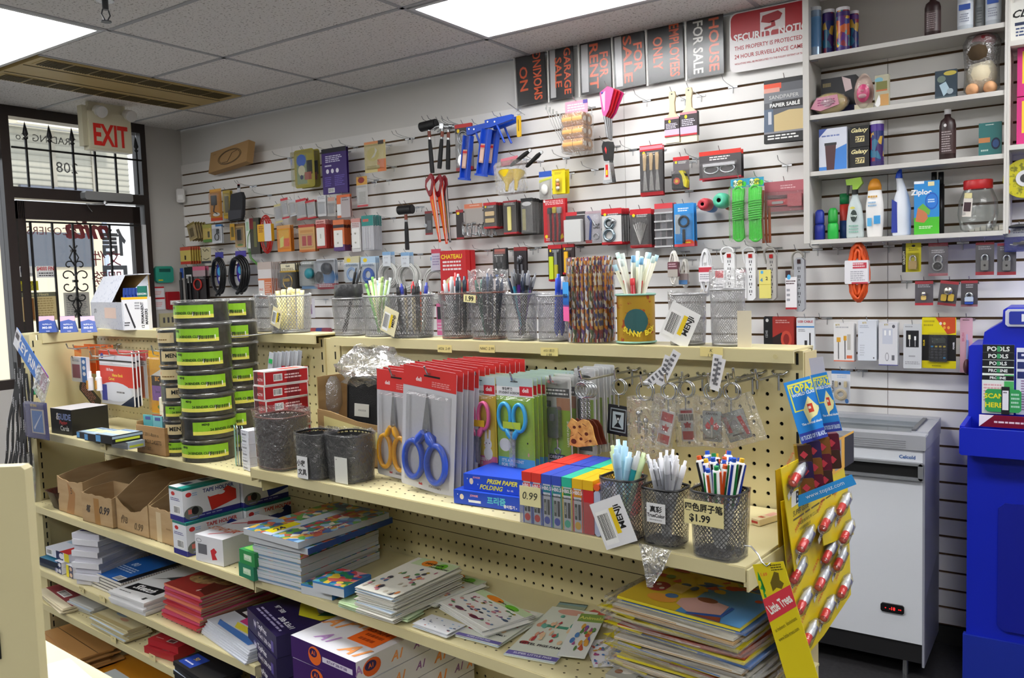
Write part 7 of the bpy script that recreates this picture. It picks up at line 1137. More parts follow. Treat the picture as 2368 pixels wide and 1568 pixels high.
def stud(lab,bb,t,hc,c_,d_,n,back,x='',bnd='e8b830',tt="IT'S A PRESENT"):
 s,zt,w,h=fitG(*bb,t);o=card('scissors_pack',lab,'scissors',GTR(s,t,zt),w,h,c_,SS.format(c=c_,d=d_,x=x,t=tt),(.02,.2,.98,.99,.01), None,.001,'student scissors packs '+back,.003);b=B();scis(b,-.02*w,-h*.98,h*.72,hc,w*.78, True,.46,.0042);part(b,'scissors',o);b=B();b.box(-w*.24,-.012,-h*.53,w*.24,-.0115,-h*.46,mat(bnd));b.box(-w*.09,-.0125,-h*.92,w*.07,-.012,-h*.56,film(.3,.2,50));part(b,'paper_band',o)
 for i in range(1,n):dup(o,GTR(s+.004*i/n,t+i*.013,zt+.001*(i%3)),f'student scissors pack hanging behind the front {back} one')
 phook(s,t-.012,zt-h*.05,f'bright peg hook through the {back} student scissors packs')
stud('student scissors pack with pink handles on yellow rabbit card',(1076,870,1148,1084),-2.49,'e8689a','dcc040','d86a9a',5,'pink','e .72 .72 .12 .06 f4f4f4;e .72 .82 .14 .07 f4f4f4;p f4f4f4 .64 .56 .7 .56 .7 .7 .62 .68;p f4f4f4 .76 .56 .82 .57 .8 .7 .74 .68;e .67 .71 .015 .006 black;e .77 .71 .015 .006 black;e .62 .73 .02 .008 e8988a')
stud('student scissors pack with sky blue handles on lime card',(1151,873,1235,1092),-2.50,'3aa4dc','9cc440','4ab0d8',11,'blue','e .2 .72 .16 .07 f0f0ec;e .82 .68 .02 .01 black;e .84 .8 .02 .02 e8988a','b0c840')
GH('lime and black card with grey bottle opener keyring','bottle_opener_pack','opener',(1256,872,1322,1070),-2.45,'d8dad8','e .3 .06 .12 .02 c83030;r .06 .13 .94 .23 3c3e42;x .1 .14 .9 .22 d8d8d8 2;r .05 .28 .3 .35 2a2a2e;r .04 .36 .96 .92 86b030;p b8d060 .04 .36 .5 .36 .2 .92 .04 .92;r .5 .24 .96 .38 a8785a;v .87 .65 .07 e8f0d0 LAMPE DE POCHE;r .2 .9 .75 .97 1e2426;T .48 .935 .04 e8e8e8 CORRIDEAU',3,.02,bl=(.04,.02,.98,.98,.02),co=('bottle_opener','box .28 .34 .66 .7 .012 9a9ca4!;box .38 .42 .52 .5 .014 5a5c62;el .48 .65 .12 .04 .004 d8d8dc!;tu .002 silver! .5 .72 .52 .78 .5 .84;ri .5 .86 .1 .0015 silver!'),back='grey bottle opener packs')
GH('clear clamshell opener pack behind the animal keychains','bottle_opener_pack','opener',(1330,852,1378,1050),-2.42,'d0d2d4','e .5 .1 .3 .02 2a2c2e;x .2 .14 .8 .24 3a3c40 2;r .1 .36 .9 .9 86a848;r .2 .9 .8 .96 2a2c30',6,.014,bl=(.02,.02,.98,.98,.012),co=('bottle_opener','box .3 .34 .7 .66 .01 9a9ca4!'),back='clear clamshell opener packs')
# key rings on their hooks
def keyring(lab,px,py,t,R_=.014,nm='key_ring',grp=None):q=GT(px,py,t);o=thing(nm,lab,'key ring',GTR(q.x,t,q.z),grp);b=B();b.loop(0,0,R_,R_,0,.0013,METAL,20,6);b.loop(.003,0,R_*.97,R_,.003,.0013,METAL,20,6);part(b,'split_ring',o); return o
WDK=mat('d8a860',.5,noise=('b88040',(90,90,90),.35,.65));DKW=mat('5a2410',.4)
for i in range(3):
 o=keyring(['front wooden animal keychain pale with burnt brown drawing','second wooden animal keychain with dark brown tail','rear dark wooden animal keychain'][i],1345+i*8,902,-2.5+i*.02);b=B();[b.loop(0,-.018-.004*k,.0022,.003,(k%2)*.002-.001,.0008,METAL,8,4) for k in range(9)];part(b,'chain',o)
 b=B();b.M=Matrix.Translation((.003*i,0,-.075));b.prism([(-.03,-.028),(-.026,.0),(-.034,.008),(-.024,.022),(-.012,.016),(0,.022),(.012,.02),(.02,.01),(.024,-.008),(.03,-.022),(.01,-.026),(-.012,-.03)],0,.003,WDK if i<1 else DKW);
 if i==0:[b.ell(x,z,r,r*.8,-.0004,DKW) for x,z,r in ((-.018,.006,.0035),(-.006,.008,.003),(.008,-.004,.004),(-.02,-.02,.006),(.016,-.016,.003),(-.004,-.014,.0035))];[b.tube([(x,-.0005,z),(x+.008,-.0005,z+dz)],.0005,DKW,4) for x,z,dz in ((-.028,-.012,.004),(-.01,-.002,-.006),(0,.014,-.004),(.004,-.02,.005))]
 part(b,'wooden_figure',o)
q0=GT(1348,880,-2.5);phook(q0.x,-2.51,q0.z,'peg hook carrying the wooden animal keychains')
def tagk(lab,px,py,t,tw,th_,spec,base,pz,tilt=0,n=1,ring=True,extra=None,bagf=True,ln=.02):
 o=keyring(lab,px,py,t);b=B();b.M=TR(0,0,-.014-ln,ry=tilt);b.prism(rrect(tw,th_,.002,0,-th_/2),0,.003,pm(base));Face(b,tw*.94,th_*.94,z0=-th_*.03).do(spec);part(b,'fob',o)
 b=B();b.tube([(0,0,-.014),(0,0,-.016-ln)],.0016,METAL,5);part(b,'link',o)
 if bagf:b=B();b.M=TR(0,0,-.01,ry=tilt);b.box(-tw*.9,-.008,-ln-th_-.012,tw*.8,.008,0,BAG);part(b,'bag',o)
 q=GT(px,py,t);phook(q.x,t-.012,q.z+.012,'peg hook carrying the '+' '.join(lab.split()[:8])); return o
tagk('black framed keyring fob with pale fan drawing',1430,895,-2.44,.045,.055,'r .1 .08 .9 .92 8a9298;r .14 .12 .86 .88 14161a;r .22 .2 .78 .8 a8b4bc;p 14161a .35 .3 .65 .3 .5 .6;p 14161a .3 .75 .5 .55 .7 .75;e .5 .45 .04 .05 d8dce0','14151a',0,.08,bagf=False)
CF='r .05 .03 .95 .3 b82434;r .05 .7 .95 .97 b82434;p b82434 .5 .36 .6 .45 .8 .44 .7 .54 .74 .6 .52 .58 .5 .66 .48 .58 .26 .6 .3 .54 .2 .44 .4 .45'
tagk('long red and white maple leaf flag keyring tilted in clear bag',1545,905,-2.46,.026,.062,CF,'dcdce0',0,.22);tagk('maple leaf flag keyring with white bar code sticker',1585,900,-2.42,.026,.058,CF+';b -.2 .12 1.15 .4','dcdce0',0,-.1)
tagk('metal house shaped keyring with red maple leaves',1645,905,-2.43,.034,.052,'T .5 .06 .08 3a3a3c CANADA;p c82430 .5 .15 .62 .3 .56 .45 .44 .45 .38 .3;p c82430 .25 .35 .42 .45 .4 .6 .2 .6 .12 .5;p c82430 .75 .35 .92 .5 .8 .62 .6 .6 .58 .45;r .45 .5 .52 .9 b8b8b8;r .1 .9 .9 .96 4a4a4c','a8a8aa!',0,0);tagk('metal keyring with red stripes marked CANADA leaning right',1690,905,-2.42,.042,.05,'p b8202c 0 .1 .18 .1 .25 .7 .1 .7;p b8202c .65 .2 .85 .2 1 .9 .85 .9;e .45 .45 .16 .18 8a8a90;x .2 .78 .8 .88 3a3a3c 1','b0b0b2!',0,-.35)
o=keyring('small silver figure charms in clear bag on a ring',1490,905,-2.46,.016);b=B()
for k in range(3):b.sph((-.012+.014*k,0,-.04-.012*k),.005,METAL);b.tube([(-.012+.014*k,0,-.045-.012*k),(-.012+.014*k,0,-.075-.01*k)],.003,METAL,6);b.tube([(-.018+.014*k,0,-.055-.012*k),(-.006+.014*k,0,-.055-.012*k)],.002,METAL,5)
part(b,'charms',o);b=B();b.box(-.03,-.01,-.125,.035,.01,-.01,BAG);part(b,'bag',o);q=GT(1490,893,-2.46);phook(q.x,-2.472,q.z,'peg hook carrying the small silver figure charms')
for px,py,t_ in ((1700,910,-2.4),(1750,880,-2.4)):q=GT(px,py,t_);phook(q.x+.01,-2.43,GT(1720,880,t_).z+.004,{1700:'empty peg hook left of the last one at right',1750:'empty peg hook furthest right on the pegboard'}[px])
for i,(px,py,r_) in enumerate(((1536,858,.35),(1550,845,.5),(1518,870,.9),(1655,858,.15),(1660,866,.25))):q=GT(px,py,-2.44);b=B();b.box(-.008,0,-.028,.008,.0005,.028,mat('e4e4e8'));Face(b,.016,.056,z0=.028).do('x .2 .1 .8 .9 5a5a60 5');solo(b,'price_tag',['white price tag standing up above the flag keyring','topmost white price tag above the flag keyring','white bar code tag left of the topmost price tag','left white price tag above the house keyring','right white price tag above the house keyring'][i],'price tag',GTR(q.x,-2.44,q.z,ry=r_))
# folding paper boxes, lead cases
PF='e .12 .45 .03 .2 e8d8c0;e .06 .3 .006 .05 e8e8f0;e .22 .6 .005 .05 e8e8f0;e .9 .8 .006 .05 e8e8f0;'
BX('folding_paper_box','lower blue box of folding paper with Korean lettering','box',ZR,(1050,1163),(1212,1186),1132,.15,'1c48c0',PF+'T .3 .3 .2 e8a0b0 JONGIE;r .22 .6 .4 .78 e8ecf4;T .62 .45 .55 5ac0d0 프리즘;T .8 .75 .25 e8e8f0 종이접기','r 0 0 1 1 1a3ea8')
m,w,rz,h=base_on(ZR,(1050,1163),(1212,1186),1132);m2,w2,_,h2=base_on(ZR+h,(1066,1127),(1212,1150),1092);t=thing('folding_paper_box','upper blue PRISM PAPER FOLDING box','box',GTR(m.x+.012,m.y+.012,ZR+h+.0005,rz));b=B();w=w*.96;h=h*1.15;b.box(-w/2,0,0,w/2,.14,h,mat('1c4ac8'));Face(b,w,h,z0=h).do(PF+'T .2 .2 .16 e8a0b0 JONGIE;I .58 .32 .3 e8e048 PRISM PAPER;I .42 .72 .3 e8e048 FOLDING;T .7 .78 .16 d8d8e8 for gift');part(b,'carton',t)
LC=[('d83a30','c82830','3a5ac0'),('d83a30','c82830','3a5ac0'),('3a50b8','2a7a8a','3a5ac0'),('3a50b8','2a7a8a','2a9a7a'),('30b898','2a7a4a','d8c030'),('e8b820','c88a20','d84a30'),('e8b820','d0302c','d0302c')]
a=GZ(1210,1207,ZR);c=GZ(1375,1238,ZR);v=(c-a)/7;rz=math.atan2(v.y,v.x);w=v.length
hA=GT(1210,1090,a.y).z-ZR
for i,(cap,lb,ed) in enumerate(LC):
 for k in range(2):
  p=a+v*(i+.5);t=thing('lead_case',f'{["red", "red", "blue", "blue", "green", "yellow", "yellow"][i]} capped pencil lead case, {["first", "second", "third", "fourth", "fifth", "sixth", "seventh"][i]} from the price card end'+(', rear row' if k else ''),'lead case',GTR(p.x,p.y+k*.085,ZR,rz));b=B();W=w*.47;h_=hA*.82;b.box(-W,0,0,W,.078,h_,mat('c8ccd4' if i<6 else 'c82c30',.3))
  if i<6:Face(b,2*W,h_,z0=h_).do(f'r 0 0 .12 1 {ed};r .88 0 1 1 {ed};r .12 .04 .88 .2 {lb};T .5 .1 .09 e8e0e8 HB0.5;T .5 .26 .05 2a2a2e RockStar;r .2 .36 .45 .72 2a3a30;r .55 .36 .8 .72 16181a;v .32 .54 .16 e0e0d0 ANVAN;e .5 .85 .3 .09 {cap}')
  part(b,'case',t);b=B();b.box(-W*1.02,-.001,h_,W*1.02,.079,hA,mat(cap,.4));part(b,'cap',t)
b=B();b.box(-.02,0,-.018,.024,.0006,.016,mat('e8e0a8'));b.text('0.99',.002,0,.013,mat('1a1a18'),-.0005,shear=.2);q=GZ(1228,1211,ZR);solo(b,'price_note','pale yellow 0.99 price note on the red lead cases','price note',GTR(q.x,q.y-.003,ZR+hA*.55,rz))
b=B();L7=v.length*7;b.box(-.002,-.004,.0,L7+.002,-.0032,hA*.6,film(.12,.1,20));b.box(-.004,-.004,0,-.003,.16,hA*.6,film(.12,.1,20));solo(b,'display_tray','clear plastic display tray round the pencil lead cases','tray',GTR(a.x,a.y,ZR,rz))
for i in range(2):q=GZ(1383+i*9,1241,ZR);b=B();b.rbox(-.006,0,0,.006,.05,.075+.006*i,mat('c4c4d8' if i else 'b0b8d0',.35),.004);b.cyl((0,-.001,.08),(0,.03,.08),.006,mat('5a6aa8' if i else 'e8602a',.4),n=8);solo(b,'glue_stick_case',['pale grey flat case with orange top beside the red lead case','lilac flat case behind the mesh cup'][i],'case',GTR(q.x,q.y,ZR,rz))
# three cups of pens at the right
C1=cup('black mesh cup with large tilted white MENJI tag',1396,1492,1106,1250,ZR,yc=1,col='2a2a2c',sq=4,n=34,tagc=(-.02,.33,.062,.075,-.42,MTv,'e8e8ea'),btop=0);C2=cup('middle black mesh cup with small white TrueColor label',1490,1592,1128,1262,ZR,yc=1,col='222224',sq=4,n=34,tagc=(.0,.62,.032,.03,0,'T .5 .3 .35 1a1a1c 真彩;T .5 .62 .2 1a1a1c TrueColor;x .15 .82 .85 .9 8a8a8a 1','e4e4e4'),btop=0);C3=cup('rightmost black mesh cup with yellow handwritten $1.99 note',1602,1732,1136,1290,ZR,yc=1,col='1e1e20',sq=4,n=38,tagc=(-.1,.72,.062,.036,0,'T .5 .28 .36 1a1a18 四色原子笔;T .4 .74 .36 1a1a18 $1.99','e8dca0'),btop=0)
pens(C1,'pale blue bubble gripped pen in the cup with tilted tag',7,'a8c8e0/b8d8ec 9ac0dc/a8d0e8 b8d0a0/c8dca8 2a9aa0/c0c4c4',.055,.35,.006,seed=2);pens(C2,'silver mechanical pen in the middle black cup',13,'b0b2b8/d0d2d8 9a9ca4/c8cad0 c8cace/e0e0e4',.05,.3,.0042,clip=True,seed=4);pens(C3,'white four colour pen in the rightmost cup',20,'111111/2a5ac8 111111/e8602a 111111/2a5ac8 111111/1e8a4a 111111/2a5ac8 111111/e8b828',.05,.3,.0058,kind='multi',seed=6)
s,t_,zt,R_,Z=C2;b=B();rr=random.Random(9);b.add([(-R_*.9,-R_*.9,.0),(R_*.9,-R_,.0),(R_*.5,-R_*1.25,-.035),(-R_*.05,-R_*1.2,-.06),(-R_*.3,-R_*1.25,-.062),(-R_*.5,-R_*1.2,-.03)],[tuple(range(6))],film(.5,1,60));solo(b,'bag_tail','crumpled bag corner hanging over the shelf lip under the middle cup','bag',GTR(s,t_-.006,Z+.003))
BX('eraser_box','small cream and red box lying at the back right of the shelf','box',ZR,(1738,1212),(1756,1217),1208,.06,'d8c8a0','r 0 .3 .8 .7 b83a30',top='r .1 .1 .9 .5 d8a090;x .1 .6 .9 .9 b85a40 1',h=.010);BX('carton_box','white and green lidded box behind the cups of pens','box',ZR,(1565,1120),(1650,1134),1062,.05,'c8ccc4','r .6 0 1 1 8ab890',top='x .2 .2 .8 .8 9aa8a0 2;r .8 0 1 1 5aa870',side='r 0 0 1 1 3a9a58');b=B();q=GZ(1590,1110,ZR);b.add([(-.05,0,.07),(.03,.01,.085),(.02,.03,.125),(-.03,.03,.13)],[(0,1,2,3)],mat('b8beb4',.4));b.tube([(-.05,0,0),(-.05,0,.07)],.001,mat('b8beb4'));solo(b,'leaflet','pale folded leaflet leaning up behind the middle cup of pens','leaflet',GTR(q.x,q.y+.02,ZR))
# ================= END OF THE RUN: HANGING CARDS =================
def PM(tl,tr,bl,t0,lean=0.0,dt=0.0):
 a=GT(*tl,t0);e=GT(*bl,t0+lean);r=gray(*tr);c=GC+r*((a.x+dt-GC.x)/r.x) if dt else GT(*tr,t0); return a,c,e
def ecard(nm,lab,cat,tl,tr,bl,t0,dt,base,spec,grp=None,lean=0,th=.001):
 a,c,e=PM(tl,tr,bl,t0,lean,dt);X=c-a;Zv=a-e;w,h=X.length,Zv.length;X/=w;Zv=Zv/h;Y=Zv.cross(X);M=Matrix(((X.x,Y.x,Zv.x,a.x),(X.y,Y.y,Zv.y,a.y),(X.z,Y.z,Zv.z,a.z),(0,0,0,1)));t=thing(nm,lab,cat,GM@M,grp);b=B();b.box(0,0,-h,w,th,0,pm(base));Face(b,w,h,x0=0).do(spec);part(b,'card',t); return t,w,h
SG1='T .25 .08 .03 d85020 MAXIN;T .35 .16 .1 14142c BREWN;l .12 .26 .045 14141c SUPER GLUE;x .12 .3 .8 .32 5a4a10 1;l .2 .35 .022 2a2a10 MADE IN W.K.W CO.LTD;l .2 .38 .024 2a2a10 广州市哥俩有限公司'
YC='d8c010';KY=[]
def scardS(lab,s_,P,base,spec='',tubes=(),fr=None):
 Q=[GS(x,y,s_) for x,y in P];o=Q[0];t=thing('glue_card',lab,'glue card',GTR(s_,o.y,o.z,pi/2));b=B();pts=[(q.y-o.y,q.z-o.z) for q in Q];b.prism(pts,0,.0012,pm(base));w=max(x for x,z in pts);h=-min(z for x,z in pts)
 if spec:Face(b,w,h,x0=min(x for x,z in pts)).do(spec)
 part(b,'card',t)
 for px,py in tubes:
  q=GS(px,py,s_+.008);x,z=q.y-o.y,q.z-o.z;a=Vector((x,-.008,z));d=Vector((.044,0,.018));b=B();b.tube([a,a+d*.42],.0064,mat('c81c1a',.3),12);b.cyl(a-d*.01,a,.0045,mat('e04038',.3),n=10);part(b,'tube_cap',t)
  b=B();b.tube([a+d*.42,a+d*.5,a+d*.85,a+d*1.2],[.0062,.0075,.0062,.001],mat('ccd0d8',.3,.3),12);b.tube([a+d*.5+Vector((.002,-.002,-.004)),a+d*.95+Vector((.002,-.002,-.003))],.0046,mat('4a4a88',.4),8);part(b,'glue_tube',t)
  b=B();b.M=TR(x+.02,-.0006,z-.012,ry=-.5);b.box(-.022,0,-.006,.026,.0002,.004,mat('e8e4d8'));b.text('SUPER',.002,-.001,.008,mat('16163a'),-.0004,wmax=.042,fat=.03);b.M=TR(x+.012,-.0006,z+.034,ry=-.5);b.text('MAXIN',0,0,.008,mat('d04a20'),0,wmax=.03);part(b,'print',t)
  b=B();b.tube([a-d*.15,a+d*.1,a+d*.9,a+d*1.25],[.006,.0105,.0095,.003],PLAST,10);part(b,'blister',t)
scardS('plain rear yellow card with brown edge behind the glue cards',.880,((1794,1088),(1850,1060),(1872,1500),(1815,1560)),'a88a10')
scardS('rear yellow super glue card with tubes showing below the front one',.892,((1806,1160),(1960,1110),(1968,1375),(1905,1470),(1843,1545),(1822,1340)),YC,'',((1908,1296),(1934,1313),(1834,1343),(1892,1360),(1944,1377),(1847,1414),(1904,1431),(1861,1491)))
scardS('front yellow super glue card with printed header',.905,((1805,1084),(1942,1012),(1974,1236),(1905,1262),(1898,1205),(1838,1322)),YC,'T .12 .1 .03 d85020 MAXIN;r .12 .24 .5 .36 e8e4d8;T .3 .3 .1 14142c BREWN;l .14 .42 .045 14141c SUPER GLUE;x .14 .46 .75 .49 5a4a10 1;l .2 .53 .03 2a2a10 MADE IN W.K.W CO.LTD;l .2 .58 .03 2a2a10 广州市哥俩有限公司;r .6 0 1 .3 e0a838;r .7 .02 .8 .28 8a8a90;r .85 .02 1 .3 1a1a1c',((1833,1118),(1852,1270),(1903,1222),(1941,1185),(1949,1250)))
TPZ='r .08 .05 1 .5 d8d850;r .13 .08 1 .48 1a78c8;T .58 .15 .13 e8e030 TOPAZ;T .6 .24 .05 e8f0f0 WORLD CLASS;p e8e0a0 .4 .5 .7 .3 1 .52 .85 .62 .6 .66 .48 .74;r .58 .42 .78 .56 c83a20;r .6 .46 .7 .5 e8d8c0;T .6 .72 .05 e8f0f0 The original shades;r 0 .84 1 1 2a3a9a;T .5 .92 .07 c8dcf0 10 TUCKS OF 5 BLADES'
ecard('razor_blade_card','left blue TOPAZ razor blade card hanging at the shelf end','razor blade card',(1812,886),(1872,868),(1852,1028),-2.50,.026,'1a80d0',TPZ);ecard('razor_blade_card','right blue TOPAZ razor blade card behind the left one','razor blade card',(1874,868),(1908,852),(1888,1002),-2.475,.026,'1a80d0',TPZ)
for j in range(3):
 for i in range(4-(j==2)):
  q=GT(1858+i*21+j*3,1050+j*38-i*9,-2.485+.012*i);b=B();b.rbox(-.012,-.006,-.0145,.012,.006,.0145,mat(['4a3028','3a2a5a','8a5a2a','6a2438'][(i+j)%4],.3,.3),.002);b.box(-.013,-.0064,-.015,-.0085,.006,.015,mat('c8a030',.25,.8));b.prism([(0,-.006),(.006,0),(0,.006),(-.006,0)],-.0066,-.006,mat('c83a4a'));solo(b,'razor_blade_tuck','small dark and gold razor blade packet on the blue card','razor blades',GTR(q.x,q.y,q.z,.45,0,-.1),'razor blade packets below the blue card')
q=GT(1908,1135,-2.48);b=B();b.box(-.045,0,-.008,.045,.001,.008,mat('2a90d8'));b.text('www.topaz.com',0,0,.007,mat('e0ecf4'),-.0006,wmax=.08);solo(b,'card_strip','torn blue lower strip of the razor blade card','card',GTR(q.x,q.y,q.z,.45,0,-.42))
ecard('hanging_envelope','white printed bag hanging on a ring behind the blue razor cards','bag',(1870,829),(1902,822),(1875,900),-2.44,.02,'c4c2cc','x .1 .75 .9 .9 4a4a6a 2')
t,w,h=ecard('air_freshener_card','long yellow Little Trees air freshener card at the shelf corner','air freshener',(1740,1306),(1802,1277),(1752,1700),-2.64,.0,'e0cc18','p 2a9a3c .1 .04 .04 .09 .16 .1 .02 .14 .18 .15 .08 .18 .12 .05;r .08 .17 .15 .19 2a9a3c;p 6a5a10 .4 .11 .55 .07 .62 .05 .75 .06 .72 .1 .82 .12 .7 .15 .55 .14 .4 .16;p d83a48 0 .2 1 .13 1 .25 0 .33;x .55 .01 .95 .05 5a5010 3;T .28 .06 .02 e07030 1.69')
b=B();K= lambda u,v:TR(w*u,0,-h*v,ry=-.42);b.M=K(.5,.23);b.text('Little Trees',0,0,.013,mat('f4f0e8',.4),-.0014,wmax=w*.88,fat=.03);b.M=K(.5,.345);b.text('air fresheners  désodorisants',0,0,.005,mat('6a5c14'),-.0012,wmax=w*.85);b.M=K(.5,.4);b.text('www.little-trees.com',0,0,.005,mat('4a4010'),-.0012,wmax=w*.8);part(b,'print',t)
a=GT(1722,1262,-2.63);c=GT(1772,1310,-2.645);b=B();v=c-a;b.tube([(0,0,0),(v.x*.3,-.004,.002),(v.x*.62,-.008,v.z*.35),(v.x*.8,-.012,v.z*.8),(v.x,-.014,v.z),(v.x*1.1,-.01,v.z*.8)],.0012,METAL,6);solo(b,'wire_hook','bent wire from the shelf corner carrying the yellow air freshener card','hook',GTR(a.x,a.y,a.z))
# ================= LANYARDS AND KEY RING CARDS AT THE LEFT END =================
for i in range(7):
 q=GZ(28+i*10,835,1.40);a=GT(34+i*9,838+(i%3)*12,-2.62);e=GT(8+i*13,1085,-2.62);b=B();n=9;L=a.z-e.z;dx=e.x-a.x;mB=mat('0d0d10',.6)
 pts=[(dx*(k/n)**1.3+.003*sin(k+i),-.002*i+.004*sin(k*.9+i),-L*k/n) for k in range(n+1)];b.add([(p[0]+sx,p[1],p[2]) for p in pts for sx in (-.0095,.0095)],[(2*k,2*k+1,2*k+3,2*k+2) for k in range(n)],mB);b.add([(p[0]+sx,p[1]+.0015,p[2]) for p in pts for sx in (-.0095,.0095)],[(2*k,2*k+2,2*k+3,2*k+1) for k in range(n)],mB)
 for k in range(4):p=pts[1+2*k];b.text('TAIPAN *',p[0],p[2],.008,mat('d8d8dc'),p[1]-.003,rot=-pi/2-.05,fat=.02)
 solo(b,'lanyard','black lanyard with white repeated lettering in the bunch at left','lanyard',GTR(a.x,-2.62-.002*i,a.z),'bunch of black lanyards')
q=GT(74,832,-2.64);t=card('key_ring_card','torn blue and pink KEY RING header card slanting at the left','header card',GTR(q.x,-2.645,q.z,ry=.62)@TR(0,0,.034),.26,.068,'2a70c8','r 0 0 .16 1 e4e4ea;p d8388a .78 0 1 0 1 1 .84 1;T .47 .5 .5 f0f0f4 KEY RING;r .02 .2 .12 .5 3a2a2a');b=B();b.box(.06,-.004,-.10,.15,-.003,.0,film(.2,.8,50));part(b,'bag',t)
GH('purple KEY RING bag with blue printed square below the header card','key_ring_bag','bag',(60,930,110,1014),-2.66,'2a2a72','T .4 .1 .07 c8a830 KEY RING;r .25 .2 .85 .85 b8b0a8;r .3 .24 .78 .82 2a6ab8;p d0d8e8 .35 .7 .75 .3 .72 .35 .38 .76',1,bl=(0,0,1,1,.008),hook=False,rot=-.03)
q=GT(78,905,-2.62);b=B();b.prism(rrect(.022,.022,.006),-.006,.006,mat('2a9a60',.4));solo(b,'green_fob','green rounded key fob above the purple key ring bag','key fob',GTR(q.x,-2.62,q.z));q=GT(70,1110,-2.62);t=thing('plastic_bag','clear bag with dark red strip hanging at the lower left','bag',GTR(q.x,-2.62,q.z));b=B();b.tube([(.012,0,.05),(.004,0,0),(-.012,0,-.04)],.005,mat('a81c24',.4),6);b.tube([(-.014,.0,.05),(-.02,0,-.02)],.004,mat('8ac848',.4),6);part(b,'coloured_strips',t);b=B();b.lathe([(.012,-.10),(.03,-.05),(.04,.02),(.035,.09)],film(.35,1,40),12,ay=.3);part(b,'film',t)
# ================= LOWER SHELVES =================
Z2L=.9065;Z2R=.9165;Z3=.7015;Z4=.5945;Z5=.4015;ZB=.4985
def openbox(lab,Z,p0,p1,yt,dp,hb=1.0,front=1.0,spec='',col='b89c74',scoop=0,yb=None):
 m,w,rz,h=base_on(Z,p0,p1,yt);t=thing('cardboard_box',lab,'box',GTR(m.x,m.y,Z,rz));b=B();k=mat(col,.75,noise=('a98a60',(7,7,40),.3,.7));W=w/2;hf=h*front;n=9
 b.prism([(-W,0),(W,0)]+[(W-2*W*i/n,hf*(1-scoop*sin(pi*i/n))+.002*sin(i*2.3)) for i in range(n+1)],0,.003,k)
 for sx in (-W,W-.003):b.M=Matrix.Translation((sx,0,0))@Matrix.Rotation(pi/2,4,'Z')@Matrix.Diagonal((1,-1,1,1));b.prism([(.003,0),(dp,0),(dp,h*hb),(dp*.3,h*hb*.97),(.003,hf)],0,.003,k)
 b.M=Matrix.Identity(4);b.box(-W,dp,0,W,dp+.003,h*hb,k);b.box(-W,0,0,W,dp,.003,k)
 if spec:Face(b,w,hf*.9,z0=hf*.9).do(spec)
 part(b,'carton',t); return t
b=B();m=GZ(112,1178,Z2L);WB=mat('4a1e14',.35,noise=('2a0e08',(300,300,60),.4,.6),bump=((300,300,300),.8));b.lathe([(.001,.004),(.05,.004),(.05,0),(.062,.055),(.066,.058),(.06,.055),(.048,.008),(.001,.008)],WB,30,sq=5,ax=.75,ay=1.3);solo(b,'woven_basket','dark brown woven plastic basket at the left end of the carton shelf','basket',GTR(m.x+.01,m.y+.085,Z2L))
openbox('tall torn cardboard carton at left with ragged brown tape',Z2L,(137,1180),(196,1199),1098,.24,1.12,.95,'p a0703c .4 0 .7 .3 .6 1 .3 1 .45 .4;t .55 .25 .2 3a2c1c 5',scoop=.08);openbox('short cardboard carton with handwritten 0.99 in front of the tall ones',Z2L,(192,1204),(262,1223),1140,.10,1.15,1,'p a0743c .4 0 .58 0 .6 1 .42 1;I .22 .45 .3 3a3430 笔;I .75 .4 .32 3a3430 0.99');openbox('big cardboard carton with curved scooped front marked 0.99',Z2L,(272,1222),(345,1246),1146,.25,1.5,.95,'I .25 .6 .3 6a5434 作B;I .7 .72 .26 6a5434 0.99',scoop=.35);openbox('cardboard carton with taped front right of the scooped one',Z2L,(348,1246),(404,1265),1172,.20,1.3,1,'p c8b490 .3 0 .5 0 .5 1 .3 1;x .7 .45 .9 .55 8a6a40 1')
THS='r 0 0 1 .08 1a7a72;r 0 .84 1 1 2a2a80;T .62 .2 .12 {c} TAPE HOLDER;e .1 .22 .05 .07 c83030;x .16 .18 .26 .3 a0c0e0 2;e .17 .78 .16 .2 6a6e68;e .2 .72 .06 .12 16181a;r .08 .66 .14 .8 c86a60;p {h} .42 .38 .46 .42 .62 .4 .78 .2 .93 .36 .93 .66 .48 .84;e .66 .36 .07 .06 d8d8dc;x .1 .88 .8 .95 8a90c0 1'
def tape_box(lab,i,k,c_,hd):
 m,w,rz,h=base_on(Z2L,(405,1278),(432,1288),1203);w*=1.12;L=.165;t=thing('tape_dispenser_box',lab,'box',GTR(m.x-.008*k+(.012 if i else 0),m.y+i*(L+.003),Z2L+k*(h+.0005),rz*.3));b=B();b.box(-w/2,0,0,w/2,L,h,mat('dfe1e6'));Face(b,L,h,x0=0,z0=h,M=Matrix.Translation((w/2,0,0))@Matrix.Rotation(pi/2,4,'Z')).do(THS.format(c=c_,h=hd));Face(b,w,h,z0=h).do('r 0 0 1 .08 1a7a72;r 0 .84 1 1 2a2a80;e .3 .2 .14 .06 c83030;x .1 .32 .8 .42 4a4a8a 2;b .3 .55 .8 .8');Face(b,w,L,z0=L,M=TOPM(h)).do('r .6 0 1 1 1a8a80;x .1 .05 .5 .95 3a4a6a 3');part(b,'carton',t)
tape_box('lower front tape holder box with red title at the left',0,0,'c02c28','2a3a8a');tape_box('upper front tape holder box with red dispenser picture',0,1,'2a3a80','c82c20');tape_box('lower rear tape holder box half hidden by the stapler carton',1,0,'c02c28','1c2c78');tape_box('upper rear tape holder box with navy dispenser picture',1,1,'2a3a80','1c2c78')
